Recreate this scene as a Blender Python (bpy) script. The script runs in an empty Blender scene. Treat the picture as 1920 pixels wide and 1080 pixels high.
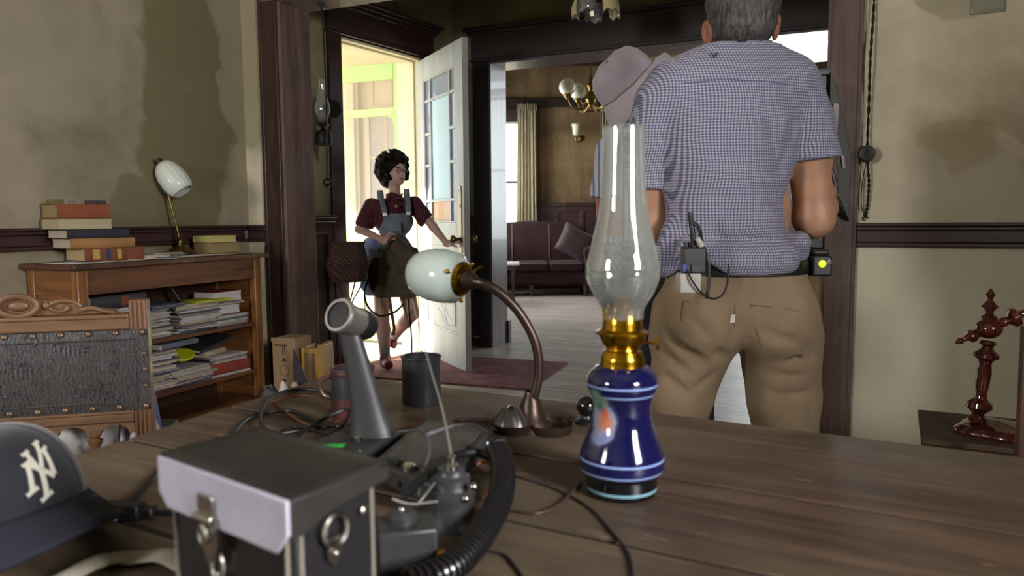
import bpy, bmesh, math, random
import numpy as np
from mathutils import Vector, Matrix, Quaternion
random.seed(7)
rng = np.random.default_rng(7)
sc = bpy.context.scene
COL = sc.collection
PI = math.pi
def rad(a): return math.radians(a)

# ------------------------------------------------------------------ camera, world, light, exposure
YAW, PITCH, ROLL = rad(24.0), rad(5.35), rad(-0.39)
FPX = 1400.0
CAMZ = 1.13
cd = bpy.data.cameras.new('camera')
cam = bpy.data.objects.new('camera', cd); COL.objects.link(cam)
cam.location = (0, 0, CAMZ)
RCF = Matrix.Rotation(PI/2 - PITCH, 3, 'X') @ Matrix.Rotation(ROLL, 3, 'Z')
cam.rotation_euler = (Matrix.Rotation(YAW, 3, 'Z') @ RCF).to_euler()
cd.sensor_width = 36.0
cd.lens = 36.0 * FPX / 1920.0
cd.clip_start = 0.02
cd.dof.use_dof = True
cd.dof.focus_distance = 2.6
cd.dof.aperture_fstop = 5.0
sc.camera = cam

sc.view_settings.view_transform = 'Standard'
sc.view_settings.look = 'None'
sc.view_settings.gamma = 1.0
sc.view_settings.use_curve_mapping = False
sc.view_settings.exposure = 0.28
sc.cycles.use_denoising = True
sc.cycles.max_bounces = 9
sc.cycles.diffuse_bounces = 5
sc.cycles.transparent_max_bounces = 12
sc.cycles.sample_clamp_indirect = 4.0
sc.cycles.caustics_refractive = False
sc.cycles.caustics_reflective = False

world = bpy.data.worlds.new('overcast_sky'); sc.world = world
world.use_nodes = True
wn = world.node_tree.nodes; wl = world.node_tree.links
wn['Background'].inputs[0].default_value = (0.86, 0.94, 1.0, 1)
wn['Background'].inputs[1].default_value = 5.0

# the two spaces: world (walls square to x and y) and the camera-aligned one (X right, Y ahead)
CY, SY = math.cos(YAW), math.sin(YAW)
def c2w(p):
    return Vector((p[0]*CY - p[1]*SY, p[0]*SY + p[1]*CY, p[2] if len(p) > 2 else 0.0))
def P(px, py, Y):
    r = RCF @ Vector(((px-960)/FPX, -(py-540)/FPX, -1.0))
    k = Y / r.y
    return Vector((r.x*k, Y, CAMZ + r.z*k))
def G(px, py, z):
    r = RCF @ Vector(((px-960)/FPX, -(py-540)/FPX, -1.0))
    k = (z-CAMZ)/r.z
    return Vector((r.x*k, r.y*k, z))
def W(px, py, Y): return c2w(P(px, py, Y))
def GW(px, py, z): return c2w(G(px, py, z))

def area(name, loc, direction, sx, sy, power, color=(1, 1, 1)):
    l = bpy.data.lights.new(name, 'AREA'); l.shape = 'RECTANGLE'
    l.size = sx; l.size_y = sy; l.energy = power; l.color = color
    o = bpy.data.objects.new(name, l); COL.objects.link(o)
    o.location = loc
    o.rotation_euler = Vector(direction).to_track_quat('-Z', 'Y').to_euler()
    return o
DAY = (0.90, 0.95, 1.0)
NEAR = (1.0, 0.94, 0.95)
# daylight entering through the windows of the three rooms
area('daylight_right_window', (2.37, -0.35, 1.85), (-1, 0.25, -0.08), .85, 1.0, 280, NEAR)
area('daylight_back_window', (-2.45, -2.37, 1.85), (0.15, 1, -0.08), .8, .9, 140, NEAR)
sun = bpy.data.lights.new('sun', 'SUN'); sun.energy = 17.0; sun.angle = rad(2); sun.color = (1.0, 0.93, 0.82)
so = bpy.data.objects.new('sun', sun); COL.objects.link(so)
so.location = (-8, 2, 8)
so.rotation_euler = Vector((0.55, 0.65, -0.60)).to_track_quat('-Z', 'Y').to_euler()

# ------------------------------------------------------------------ mesh helpers
def basis(d):
    d = Vector(d).normalized()
    a = Vector((0, 0, 1)) if abs(d.z) < 0.95 else Vector((1, 0, 0))
    x = a.cross(d).normalized(); y = d.cross(x)
    return x, y, d
class MB:
    def __init__(s): s.v = []; s.f = []; s.mi = []; s.m = 0
    def add(s, vs, fs):
        o = len(s.v); s.v += [tuple(v) for v in vs]
        s.f += [tuple(i+o for i in f) for f in fs]; s.mi += [s.m]*len(fs)
        return s
    def box(s, c, size, M=None):
        hx, hy, hz = size[0]/2, size[1]/2, size[2]/2
        vs = [Vector((x*hx, y*hy, z*hz)) for z in (-1, 1) for y in (-1, 1) for x in (-1, 1)]
        if M is not None: vs = [M @ v for v in vs]
        c = Vector(c)
        return s.add([v+c for v in vs], [(0,2,3,1),(4,5,7,6),(0,1,5,4),(2,6,7,3),(0,4,6,2),(1,3,7,5)])
    def bx(s, x0, x1, y0, y1, z0, z1):
        return s.box(((x0+x1)/2, (y0+y1)/2, (z0+z1)/2), (x1-x0, y1-y0, z1-z0))
    def rings(s, rs, cap0=True, cap1=True, closed=False):
        n = len(rs[0]); vs = [v for r in rs for v in r]; fs = []
        m = len(rs)
        for i in range(m if closed else m-1):
            a = i*n; b = ((i+1) % m)*n
            for j in range(n):
                k = (j+1) % n
                fs.append((a+j, a+k, b+k, b+j))
        if not closed:
            if cap0: fs.append(tuple(range(n))[::-1])
            if cap1: fs.append(tuple((m-1)*n+j for j in range(n)))
        return s.add(vs, fs)
    def cyl(s, p0, p1, r0, r1=None, n=20, cap0=True, cap1=True):
        r1 = r0 if r1 is None else r1
        p0, p1 = Vector(p0), Vector(p1); x, y, d = basis(p1-p0)
        ring = lambda p, r: [p + x*(r*math.cos(2*PI*j/n)) + y*(r*math.sin(2*PI*j/n)) for j in range(n)]
        return s.rings([ring(p0, r0), ring(p1, r1)], cap0, cap1)
    def lathe(s, prof, c=(0, 0, 0), n=40, d=(0, 0, 1), cap0=False, cap1=False, flute=0, nf=0):
        x, y, d = basis(d); c = Vector(c)
        if abs(d.z) > .999: x, y = Vector((1, 0, 0)), Vector((0, 1, 0))
        rs = []
        for r, z in prof:
            rs.append([c + d*z + x*(r*(1+flute*math.cos(nf*2*PI*j/n))*math.cos(2*PI*j/n)) + y*(r*(1+flute*math.cos(nf*2*PI*j/n))*math.sin(2*PI*j/n)) for j in range(n)])
        return s.rings(rs, cap0, cap1)
    def tube(s, pts, r, n=8, closed=False, smooth=0):
        pts = [Vector(p) for p in pts]
        if smooth: pts = catmull(pts, smooth, closed)
        m = len(pts)
        rr = [r(i/(m-1)) for i in range(m)] if callable(r) else [r]*m
        rs = []; x = None
        for i, p in enumerate(pts):
            a = pts[(i-1) % m] if (closed or i > 0) else p
            b = pts[(i+1) % m] if (closed or i < m-1) else p
            t = (b-a).normalized()
            if x is None: x = basis(t)[0]
            x = (x - t*x.dot(t)).normalized(); y = t.cross(x)
            rs.append([p + x*(rr[i]*math.cos(2*PI*j/n)) + y*(rr[i]*math.sin(2*PI*j/n)) for j in range(n)])
        return s.rings(rs, True, True, closed)
    def sphere(s, c, r, n=20, m=12, M=None):
        if not hasattr(r, '__len__'): r = (r, r, r)
        c = Vector(c); vs = [Vector((0, 0, -r[2]))]
        for i in range(1, m):
            a = -PI/2 + PI*i/m
            vs += [Vector((r[0]*math.cos(a)*math.cos(2*PI*j/n), r[1]*math.cos(a)*math.sin(2*PI*j/n), r[2]*math.sin(a))) for j in range(n)]
        vs.append(Vector((0, 0, r[2])))
        if M is not None: vs = [M @ v for v in vs]
        fs = [(0, 1+(j+1) % n, 1+j) for j in range(n)]
        for i in range(m-2):
            for j in range(n):
                k = (j+1) % n; a = 1+i*n; b = a+n
                fs.append((a+j, a+k, b+k, b+j))
        t = len(vs)-1; a = 1+(m-2)*n
        fs += [(a+j, a+(j+1) % n, t) for j in range(n)]
        return s.add([v+c for v in vs], fs)
    def prism(s, poly, z0, z1, M=None, c=(0, 0, 0)):
        n = len(poly); c = Vector(c)
        vs = [Vector((p[0], p[1], z0)) for p in poly] + [Vector((p[0], p[1], z1)) for p in poly]
        if M is not None: vs = [M @ v for v in vs]
        fs = [tuple(range(n))[::-1], tuple(range(n, 2*n))] + [(i, (i+1) % n, n+(i+1) % n, n+i) for i in range(n)]
        return s.add([v+c for v in vs], fs)
    def hexa(s, b, t):
        return s.add(list(b)+list(t), [(3,2,1,0),(4,5,6,7),(0,1,5,4),(1,2,6,5),(2,3,7,6),(3,0,4,7)])
    def grid(s, fn, nu, nv, closed_u=False):
        vs = [fn(i/(nu if closed_u else nu-1), j/(nv-1)) for j in range(nv) for i in range(nu)]
        fs = []
        for j in range(nv-1):
            for i in range(nu if closed_u else nu-1):
                k = (i+1) % nu
                fs.append((j*nu+i, j*nu+k, (j+1)*nu+k, (j+1)*nu+i))
        return s.add(vs, fs)
    def build(s, name, mat, parent=None, smooth=35, bevel=0, solid=0, sub=0, seg=2):
        me = bpy.data.meshes.new(name); me.from_pydata(s.v, [], s.f)
        bm = bmesh.new(); bm.from_mesh(me); bmesh.ops.recalc_face_normals(bm, faces=bm.faces)
        bm.to_mesh(me); bm.free()
        mats = mat if isinstance(mat, (list, tuple)) else [mat]
        for m in mats: me.materials.append(m)
        if len(mats) > 1: me.polygons.foreach_set('material_index', s.mi)
        if smooth:
            me.shade_smooth(); me.set_sharp_from_angle(angle=rad(smooth))
        o = bpy.data.objects.new(name, me); COL.objects.link(o)
        if parent is not None: o.parent = parent
        if bevel:
            b = o.modifiers.new('bevel', 'BEVEL'); b.width = bevel; b.segments = seg; b.limit_method = 'ANGLE'; b.angle_limit = rad(40)
        if solid:
            b = o.modifiers.new('solid', 'SOLIDIFY'); b.thickness = solid; b.offset = 0
        if sub:
            b = o.modifiers.new('sub', 'SUBSURF'); b.levels = sub; b.render_levels = sub
        return o
def catmull(pts, k, closed=False):
    out = []; n = len(pts)
    rng_ = range(n if closed else n-1)
    for i in rng_:
        g = lambda j: pts[j % n] if closed else pts[max(0, min(n-1, j))]
        a, b, c, d = g(i-1), g(i), g(i+1), g(i+2)
        for t in range(k):
            u = t/k
            out.append(0.5*((2*b) + (c-a)*u + (2*a-5*b+4*c-d)*u*u + (3*b-a-3*c+d)*u**3))
    if not closed: out.append(pts[-1])
    return out
def tag(o, label=None, cat=None, group=None, kind=None):
    if label: o['label'] = label
    if cat: o['category'] = cat
    if group: o['group'] = group
    if kind: o['kind'] = kind
    return o
def thing(name, label, cat, loc=(0, 0, 0), rz=0, group=None):
    o = bpy.data.objects.new(name, None); COL.objects.link(o); o.empty_display_size = 0.05
    o.location = loc; o.rotation_euler = (0, 0, rz)
    return tag(o, label, cat, group)
def cthing(name, label, cat, base, group=None):
    """thing whose local frame is the camera-aligned one; base given there"""
    o = thing(name, label, cat, c2w(base), YAW, group); return o
def struct(o, label=None): o['kind'] = 'structure'; return o
def RZ(a): return Matrix.Rotation(a, 3, 'Z')
def RX(a): return Matrix.Rotation(a, 3, 'X')
def RY(a): return Matrix.Rotation(a, 3, 'Y')

# ------------------------------------------------------------------ materials
def srgb(c):
    if isinstance(c, str):
        c = [int(c[i:i+2], 16)/255 for i in (0, 2, 4)]
    return tuple(x/12.92 if x <= 0.04045 else ((x+0.055)/1.055)**2.4 for x in c)
class NT:
    def __init__(s, name):
        s.m = bpy.data.materials.new(name); s.m.use_nodes = True
        s.t = s.m.node_tree; s.b = s.t.nodes['Principled BSDF']
        s.tc = s.t.nodes.new('ShaderNodeTexCoord')
    def n(s, typ, ins=None, **kw):
        x = s.t.nodes.new(typ)
        for k, v in kw.items(): setattr(x, k, v)
        for k, v in (ins or {}).items(): s.put(x.inputs[k], v)
        return x
    def put(s, inp, v):
        if isinstance(v, bpy.types.NodeSocket): s.t.links.new(v, inp)
        elif isinstance(v, bpy.types.Node): s.t.links.new(v.outputs[0], inp)
        else: inp.default_value = v
    def co(s, scale=(1, 1, 1), loc=(0, 0, 0), rot=(0, 0, 0)):
        if not hasattr(scale, '__len__'): scale = (scale,)*3
        return s.n('ShaderNodeMapping', {'Vector': s.tc.outputs['Object'], 'Scale': scale, 'Location': loc, 'Rotation': rot}).outputs[0]
    def noise(s, vec, scale, detail=4, rough=.55, dist=0):
        return s.n('ShaderNodeTexNoise', {'Vector': vec, 'Scale': scale, 'Detail': detail, 'Roughness': rough, 'Distortion': dist}).outputs[0]
    def ramp(s, fac, stops, interp='LINEAR'):
        r = s.n('ShaderNodeValToRGB', {0: fac}); cr = r.color_ramp; cr.interpolation = interp
        while len(cr.elements) < len(stops): cr.elements.new(0.5)
        for e, (p, c) in zip(cr.elements, stops):
            e.position = p; e.color = (*c, 1) if hasattr(c, '__len__') else (c, c, c, 1)
        return r.outputs[0]
    def mix(s, fac, a, b, typ='MIX'):
        x = s.n('ShaderNodeMix', data_type='RGBA', blend_type=typ)
        s.put(x.inputs[0], fac)
        for i, v in ((6, a), (7, b)):
            if hasattr(v, '__len__') and not isinstance(v, bpy.types.NodeSocket): v = (*v[:3], 1)
            s.put(x.inputs[i], v)
        return x.outputs[2]
    def math(s, op, a, b=0.0, c=None):
        x = s.n('ShaderNodeMath', operation=op); s.put(x.inputs[0], a); s.put(x.inputs[1], b)
        if c is not None: s.put(x.inputs[2], c)
        return x.outputs[0]
    def bump(s, h, strength=.3, dist=.01):
        b = s.n('ShaderNodeBump', {'Height': h, 'Strength': strength, 'Distance': dist})
        s.t.links.new(b.outputs[0], s.b.inputs['Normal'])
    def set(s, **kw):
        for k, v in kw.items():
            k = {'color': 'Base Color', 'rough': 'Roughness', 'metal': 'Metallic', 'coat': 'Coat Weight', 'trans': 'Transmission Weight',
                 'ior': 'IOR', 'sub': 'Subsurface Weight', 'sheen': 'Sheen Weight', 'spec': 'Specular IOR Level', 'alpha': 'Alpha'}[k]
            if k == 'Base Color' and not isinstance(v, bpy.types.NodeSocket): v = (*v[:3], 1)
            s.put(s.b.inputs[k], v)
        return s
MC = {}
def mat(name, col, rough=.6, metal=0, var=.2, scale=8, stretch=(1, 1, 1), bump=.15, bscale=60, col2=None, coat=0, trans=0, sub=0, sheen=0, spec=.5, bd=.002):
    if name in MC: return MC[name]
    t = NT(name); c = srgb(col)
    c2 = srgb(col2) if col2 else tuple(min(1, x*(1+var)) for x in c)
    c1 = c if col2 else tuple(x*(1-var) for x in c)
    f = t.noise(t.co(stretch), scale, 5)
    t.set(color=t.ramp(f, [(.3, c1), (.7, c2)]), rough=rough, metal=metal, coat=coat, trans=trans, sub=sub, sheen=sheen, spec=spec)
    if bump: t.bump(t.noise(t.co(stretch), bscale, 3), bump, bd)
    MC[name] = t.m
    return t.m
def wood(name, dark, light, axis='x', scale=10, rough=.5, coat=0, bump=.25, wear=None):
    if name in MC: return MC[name]
    t = NT(name); st = {'x': (.08, 1, 1), 'y': (1, .08, 1), 'z': (1, 1, .08)}[axis]
    v = t.co(st)
    f = t.noise(v, scale*2.2, 6, .6, .6)
    f2 = t.noise(v, scale*9, 3, .6)
    fm = t.math('ADD', t.math('MULTIPLY', f, .75), t.math('MULTIPLY', f2, .25))
    col = t.ramp(fm, [(.35, srgb(dark)), (.62, srgb(light))])
    if wear:
        w = t.ramp(t.noise(t.co(), 3.1, 7, .7), [(.5, 0), (.68, 1)])
        col = t.mix(t.math('MULTIPLY', w, .55), col, srgb(wear))
    t.set(color=col, rough=rough, coat=coat)
    t.bump(fm, bump, .002)
    MC[name] = t.m
    return t.m
def glass(name, col=(1, 1, 1), rough=0.02, ior=1.45, haze=0.0):
    if name in MC: return MC[name]
    t = NT(name)
    nt = t.t
    t.set(color=col, rough=rough, trans=1.0, ior=ior)
    if haze:
        out = nt.nodes['Material Output']
        d = t.n('ShaderNodeBsdfDiffuse', {0: (*col, 1)})
        mx = t.n('ShaderNodeMixShader', {0: haze})
        nt.links.new(t.b.outputs[0], mx.inputs[1]); nt.links.new(d.outputs[0], mx.inputs[2]); nt.links.new(mx.outputs[0], out.inputs[0])
    MC[name] = t.m
    return t.m
def thin_glass(name, tint=(.95, .97, .96), refl=.12, haze=.06, hazecol=(.8, .82, .8)):
    """clear thin pane: mostly transparent, a sharp reflection and a film of dust"""
    if name in MC: return MC[name]
    t = NT(name); nt = t.t; out = nt.nodes['Material Output']
    tr = t.n('ShaderNodeBsdfTransparent', {0: (*tint, 1)})
    gl = t.n('ShaderNodeBsdfGlossy', {0: (1, 1, 1, 1), 'Roughness': .03})
    fr = t.n('ShaderNodeLayerWeight', {0: .35})
    fac = t.math('MULTIPLY_ADD', fr.outputs[0], .55, refl)
    m1 = t.n('ShaderNodeMixShader', {0: fac}); nt.links.new(tr.outputs[0], m1.inputs[1]); nt.links.new(gl.outputs[0], m1.inputs[2])
    d = t.n('ShaderNodeBsdfDiffuse', {0: (*hazecol, 1)})
    hz = t.math('MULTIPLY', t.noise(t.co(), 14, 4), haze*2) if haze < .3 else t.math('MULTIPLY_ADD', t.noise(t.co(), 3, 2), .2, haze-.1)
    m2 = t.n('ShaderNodeMixShader', {0: hz}); nt.links.new(m1.outputs[0], m2.inputs[1]); nt.links.new(d.outputs[0], m2.inputs[2])
    nt.links.new(m2.outputs[0], out.inputs[0])
    MC[name] = t.m
    return t.m
def emit(name, col, strength):
    if name in MC: return MC[name]
    t = NT(name); t.set(color=col); t.b.inputs['Emission Color'].default_value = (*col, 1); t.b.inputs['Emission Strength'].default_value = strength
    MC[name] = t.m; return t.m

# ------------------------------------------------------------------ signed-distance bodies -> one continuous mesh
class SDF:
    def __init__(s, lo, hi, h):
        s.lo = np.array(lo, float); s.h = h
        n = np.ceil((np.array(hi)-s.lo)/h).astype(int)+1; s.n = n
        s.F = np.full(n, 1.0, np.float32)
        s.ax = [s.lo[i]+h*np.arange(n[i]) for i in range(3)]
    def sub(s, lo, hi):
        a = np.clip(np.floor((np.array(lo)-s.lo)/s.h).astype(int), 0, s.n-1)
        b = np.clip(np.ceil((np.array(hi)-s.lo)/s.h).astype(int)+1, 1, s.n)
        sl = tuple(slice(a[i], max(b[i], a[i]+1)) for i in range(3))
        X, Y, Z = np.meshgrid(s.ax[0][sl[0]], s.ax[1][sl[1]], s.ax[2][sl[2]], indexing='ij', copy=False)
        return sl, X, Y, Z
    def blend(s, sl, d, k, op='u'):
        A = s.F[sl]
        if op == 'u':
            h = np.clip(.5+.5*(d-A)/k, 0, 1) if k > 0 else (d > A)
            s.F[sl] = (d*(1-h)+A*h - (k*h*(1-h) if k > 0 else 0)).astype(np.float32)
        else:
            d = -d
            h = np.clip(.5-.5*(d-A)/k, 0, 1)
            s.F[sl] = (d*(1-h)+A*h + k*h*(1-h)).astype(np.float32)
    def cap(s, a, b, ra, rb=None, k=.02, sq=(1, 1, 1), op='u'):
        rb = ra if rb is None else rb
        a = np.array(a, float); b = np.array(b, float); sq = np.array(sq, float)
        R = max(ra, rb)*sq + 2*k + 3*s.h
        sl, X, Y, Z = s.sub(np.minimum(a, b)-R, np.maximum(a, b)+R)
        q = [(v-a[i])/sq[i] for i, v in enumerate((X, Y, Z))]; ba = (b-a)/sq
        L = max(1e-9, float(ba@ba))
        t = np.clip((q[0]*ba[0]+q[1]*ba[1]+q[2]*ba[2])/L, 0, 1)
        d = np.sqrt((q[0]-t*ba[0])**2+(q[1]-t*ba[1])**2+(q[2]-t*ba[2])**2) - (ra+(rb-ra)*t)
        s.blend(sl, d*min(sq.min(), 1), k, op); return s
    def chain(s, pts, rs, k=.02, sq=(1, 1, 1)):
        for i in range(len(pts)-1): s.cap(pts[i], pts[i+1], rs[i], rs[i+1], k, sq)
        return s
    def ell(s, c, r, k=.02, M=None, op='u'):
        if not hasattr(r, '__len__'): r = (r, r, r)
        c = np.array(c, float); R = max(r)+2*k+3*s.h
        Rb = np.array([max(r)]*3 if M is not None else r)+2*k+3*s.h
        sl, X, Y, Z = s.sub(c-Rb, c+Rb)
        X, Y, Z = X-c[0], Y-c[1], Z-c[2]
        if M is not None:
            m = np.array(M.transposed())
            X, Y, Z = m[0,0]*X+m[0,1]*Y+m[0,2]*Z, m[1,0]*X+m[1,1]*Y+m[1,2]*Z, m[2,0]*X+m[2,1]*Y+m[2,2]*Z
        k0 = np.sqrt((X/r[0])**2+(Y/r[1])**2+(Z/r[2])**2)+1e-9
        k1 = np.sqrt((X/r[0]**2)**2+(Y/r[1]**2)**2+(Z/r[2]**2)**2)+1e-9
        s.blend(sl, k0*(k0-1)/k1, k, op); return s
    def plane(s, p, nrm, k=.004, lo=None, hi=None):
        """cut away the side the normal points to (inside an optional box)"""
        p = np.array(p, float); nrm = np.array(nrm, float); nrm /= np.linalg.norm(nrm)
        lo = s.lo if lo is None else lo; hi = s.lo+s.h*s.n if hi is None else hi
        sl, X, Y, Z = s.sub(lo, hi)
        d = (X-p[0])*nrm[0]+(Y-p[1])*nrm[1]+(Z-p[2])*nrm[2]
        A = s.F[sl]; s.F[sl] = np.maximum(A, d).astype(np.float32); return s
    def ripple(s, fn, lo=None, hi=None):
        sl, X, Y, Z = s.sub(s.lo if lo is None else lo, s.lo+s.h*s.n if hi is None else hi)
        s.F[sl] += fn(X, Y, Z).astype(np.float32); return s
    def crease(s, a, b, depth, w):
        """a cloth fold: lowers the surface along the segment"""
        a = np.array(a, float); b = np.array(b, float); R = 3*w
        sl, X, Y, Z = s.sub(np.minimum(a, b)-R, np.maximum(a, b)+R)
        ba = b-a; L = max(1e-9, float(ba@ba))
        t = np.clip(((X-a[0])*ba[0]+(Y-a[1])*ba[1]+(Z-a[2])*ba[2])/L, 0, 1)
        d2 = (X-a[0]-t*ba[0])**2+(Y-a[1]-t*ba[1])**2+(Z-a[2]-t*ba[2])**2
        s.F[sl] += (depth*np.exp(-d2/w**2)*(1-(2*t-1)**4)).astype(np.float32); return s
    def mesh(s, name, m, parent=None, offset=0.0, smooth_it=2):
        F = s.F + offset
        F[0] = F[-1] = 1; F[:, 0] = F[:, -1] = 1; F[:, :, 0] = F[:, :, -1] = 1
        I = F < 0
        c = np.zeros(tuple(s.n-1), np.int8)
        for dx in (0, 1):
            for dy in (0, 1):
                for dz in (0, 1):
                    c += I[dx:I.shape[0]-1+dx, dy:I.shape[1]-1+dy, dz:I.shape[2]-1+dz]
        act = np.argwhere((c > 0) & (c < 8))
        idx = np.full(tuple(s.n-1), -1, np.int64); idx[tuple(act.T)] = np.arange(len(act))
        acc = np.zeros((len(act), 3)); cnt = np.zeros(len(act))
        for ax in range(3):
            o1, o2 = [i for i in range(3) if i != ax]
            for u in (0, 1):
                for v in (0, 1):
                    a = act.copy(); a[:, o1] += u; a[:, o2] += v; b = a.copy(); b[:, ax] += 1
                    fa = F[tuple(a.T)]; fb = F[tuple(b.T)]
                    w = (fa < 0) != (fb < 0)
                    t = np.where(w, fa/np.where(fa == fb, 1, fa-fb), 0)
                    p = a.astype(float); p[:, ax] += t
                    acc[w] += p[w]; cnt += w
        V = s.lo + s.h*acc/cnt[:, None]
        quads = []
        for ax in range(3):
            o1, o2 = [(1, 2), (2, 0), (0, 1)][ax]
            lo = [slice(None)]*3; hi = [slice(None)]*3; lo[ax] = slice(0, -1); hi[ax] = slice(1, None)
            for i in (o1, o2): lo[i] = hi[i] = slice(1, -1)
            A = I[tuple(lo)]; B = I[tuple(hi)]
            e = np.argwhere(A != B); 
            if not len(e): continue
            flip = A[tuple(e.T)]
            e[:, o1] += 1; e[:, o2] += 1
            def at(d1, d2):
                q = e.copy(); q[:, o1] += d1; q[:, o2] += d2; return idx[tuple(q.T)]
            Q = np.stack([at(-1, -1), at(0, -1), at(0, 0), at(-1, 0)], 1)
            Q[~flip] = Q[~flip][:, ::-1]
            quads.append(Q)
        Q = np.concatenate(quads); Q = Q[(Q >= 0).all(1)]
        # light laplacian relax
        for _ in range(smooth_it):
            S = np.zeros_like(V); N = np.zeros(len(V))
            for i in range(4):
                a, b = Q[:, i], Q[:, (i+1) % 4]
                np.add.at(S, a, V[b]); np.add.at(N, a, 1); np.add.at(S, b, V[a]); np.add.at(N, b, 1)
            V = .5*V + .5*S/np.maximum(N, 1)[:, None]
        me = bpy.data.meshes.new(name)
        me.from_pydata(V.tolist(), [], Q.tolist()); me.shade_smooth()
        for x in (m if isinstance(m, (list, tuple)) else [m]): me.materials.append(x)
        o = bpy.data.objects.new(name, me); COL.objects.link(o)
        if parent is not None: o.parent = parent
        return o
# ================================================================== THE SETTING
def plaster(name, base, light, dark, stains=(), streak=.5):
    """aged plaster; stains: (axis-space ellipse centre, radii, colour, amount)"""
    t = NT(name); v = t.co()
    f = t.noise(v, 1.3, 6, .62, .4); f2 = t.noise(v, 7, 5, .6)
    col = t.ramp(f, [(.32, srgb(dark)), (.5, srgb(base)), (.68, srgb(light))])
    sv = t.noise(t.co((3.0, 3.0, .25)), 2.2, 4, .6)
    col = t.mix(t.math('MULTIPLY', t.ramp(sv, [(.52, 0), (.7, 1)]), streak), col, srgb(dark))
    col = t.mix(.35, col, t.mix(1.0, col, t.ramp(f2, [(.35, .72), (.65, 1.12)]), 'MULTIPLY'))
    for c, r, sc_, amt in stains:
        w = t.n('ShaderNodeVectorMath', {0: v, 1: t.n('ShaderNodeVectorMath', {0: t.n('ShaderNodeTexNoise', {'Vector': v, 'Scale': 2.6, 'Detail': 6}).outputs[1], 1: (.5, .5, .5)}, operation='SUBTRACT').outputs[0]}, operation='MULTIPLY_ADD')
        w = t.n('ShaderNodeVectorMath', {0: t.n('ShaderNodeTexNoise', {'Vector': v, 'Scale': 2.6, 'Detail': 6}).outputs[1], 1: (.5, .5, .5)}, operation='SUBTRACT')
        w = t.n('ShaderNodeVectorMath', {0: w.outputs[0], 1: (.5, .5, .5), 2: v}, operation='MULTIPLY_ADD')
        w = t.n('ShaderNodeVectorMath', {0: w.outputs[0], 1: c}, operation='SUBTRACT')
        w = t.n('ShaderNodeVectorMath', {0: w.outputs[0], 1: tuple(1/x for x in r)}, operation='MULTIPLY')
        w = t.n('ShaderNodeVectorMath', {0: w.outputs[0]}, operation='LENGTH')
        m = t.ramp(w.outputs[1], [(.86, 1), (1.0, 0)])
        col = t.mix(t.math('MULTIPLY', m, amt), col, srgb(sc_))
    # flecks where the paint chipped
    ch = t.ramp(t.noise(v, 26, 2, .5), [(.735, 0), (.75, 1)])
    col = t.mix(t.math('MULTIPLY', ch, .5), col, srgb('c9c3a8'))
    t.set(color=col, rough=.85, spec=.25)
    t.bump(t.math('ADD', f2, t.noise(v, 40, 3)), .12, .006)
    return t.m
DK = wood('dark_trim_wood', '231714', '453029', 'z', 9, .42, .15)
DKX = wood('dark_trim_wood_across', '221516', '452c2b', 'x', 9, .42, .15)
POSTW = wood('worn_post_wood', '4b3a35', '6f5952', 'z', 7, .55, .05, wear='7f6a60')
HEADW = wood('near_black_header_wood', '140c0d', '261616', 'x', 9, .4, .2)

def wall(name, p0, p1, thick, h, m, holes=(), z0=0.0, side=1):
    """upright slab from p0 to p1; local x along, body on the +y side (side=1) or -y"""
    p0 = Vector((*p0[:2], 0)); p1 = Vector((*p1[:2], 0)); L = (p1-p0).length; a = math.atan2(p1.y-p0.y, p1.x-p0.x)
    xs = sorted({0, L, *[q for hh in holes for q in hh[:2]]}); zs = sorted({z0, h, *[q for hh in holes for q in hh[2:]]})
    mb = MB(); ys = (0, thick) if side > 0 else (-thick, 0)
    for i in range(len(xs)-1):
        runs = []
        for j in range(len(zs)-1):
            cx, cz = (xs[i]+xs[i+1])/2, (zs[j]+zs[j+1])/2
            if any(q[0] < cx < q[1] and q[2] < cz < q[3] for q in holes): continue
            if runs and abs(runs[-1][1]-zs[j]) < 1e-6: runs[-1][1] = zs[j+1]
            else: runs.append([zs[j], zs[j+1]])
        for r in runs: mb.bx(xs[i], xs[i+1], *ys, *r)
    o = mb.build(name, m, smooth=0); o.location = (p0.x, p0.y, 0); o.rotation_euler = (0, 0, a)
    return struct(o)
def trim(name, p0, p1, boxes, m, bevel=.004):
    p0 = Vector((*p0[:2], 0)); p1 = Vector((*p1[:2], 0)); a = math.atan2(p1.y-p0.y, p1.x-p0.x)
    mb = MB()
    for b in boxes: mb.bx(*b)
    o = mb.build(name, m, bevel=bevel); o.location = (p0.x, p0.y, 0); o.rotation_euler = (0, 0, a)
    return struct(o)

W2Y, W2T = 3.755, .25
XL = -3.54
CEIL = 3.3
OPL, OPR = -3.23, -.086          # opening between the near room and the hall
# near room ------------------------------------------------
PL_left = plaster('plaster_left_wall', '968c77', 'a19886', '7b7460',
    [((5.58, 0, 1.9), (.33, 1, 1.3), '6d6749', .85), ((5.28, 0, 1.15), (.34, 1, .26), '6e684c', .8), ((6.0, 0, 2.1), (.14, 1, .8), '8f8a72', .7), ((4.6, 0, 1.9), (.5, 1, .4), '99917e', .4)], .2)
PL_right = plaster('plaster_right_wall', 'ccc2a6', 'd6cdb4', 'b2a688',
    [((3.98, 0, 2.05), (.13, 1, .12), '8f8870', .5), ((3.95, 0, 1.42), (.16, 1, .12), 'a89a76', .4), ((4.25, 0, 1.52), (.3, 1, .07), 'a3946f', .4), ((4.25, 0, 1.22), (.35, 1, .12), 'cfc8ae', .6), ((.1, 0, 1.45), (.12, 1, .3), 'd0c9ae', .6), ((3.95, 0, .45), (.9, 1, .72), 'e2dcc2', .75), ((.06, 0, 2.3), (.22, 1, .85), '8f876a', .85)], .3)
PL_plain = plaster('plaster_other_walls', '8c8467', '968e72', '736b50', (), .3)
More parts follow.
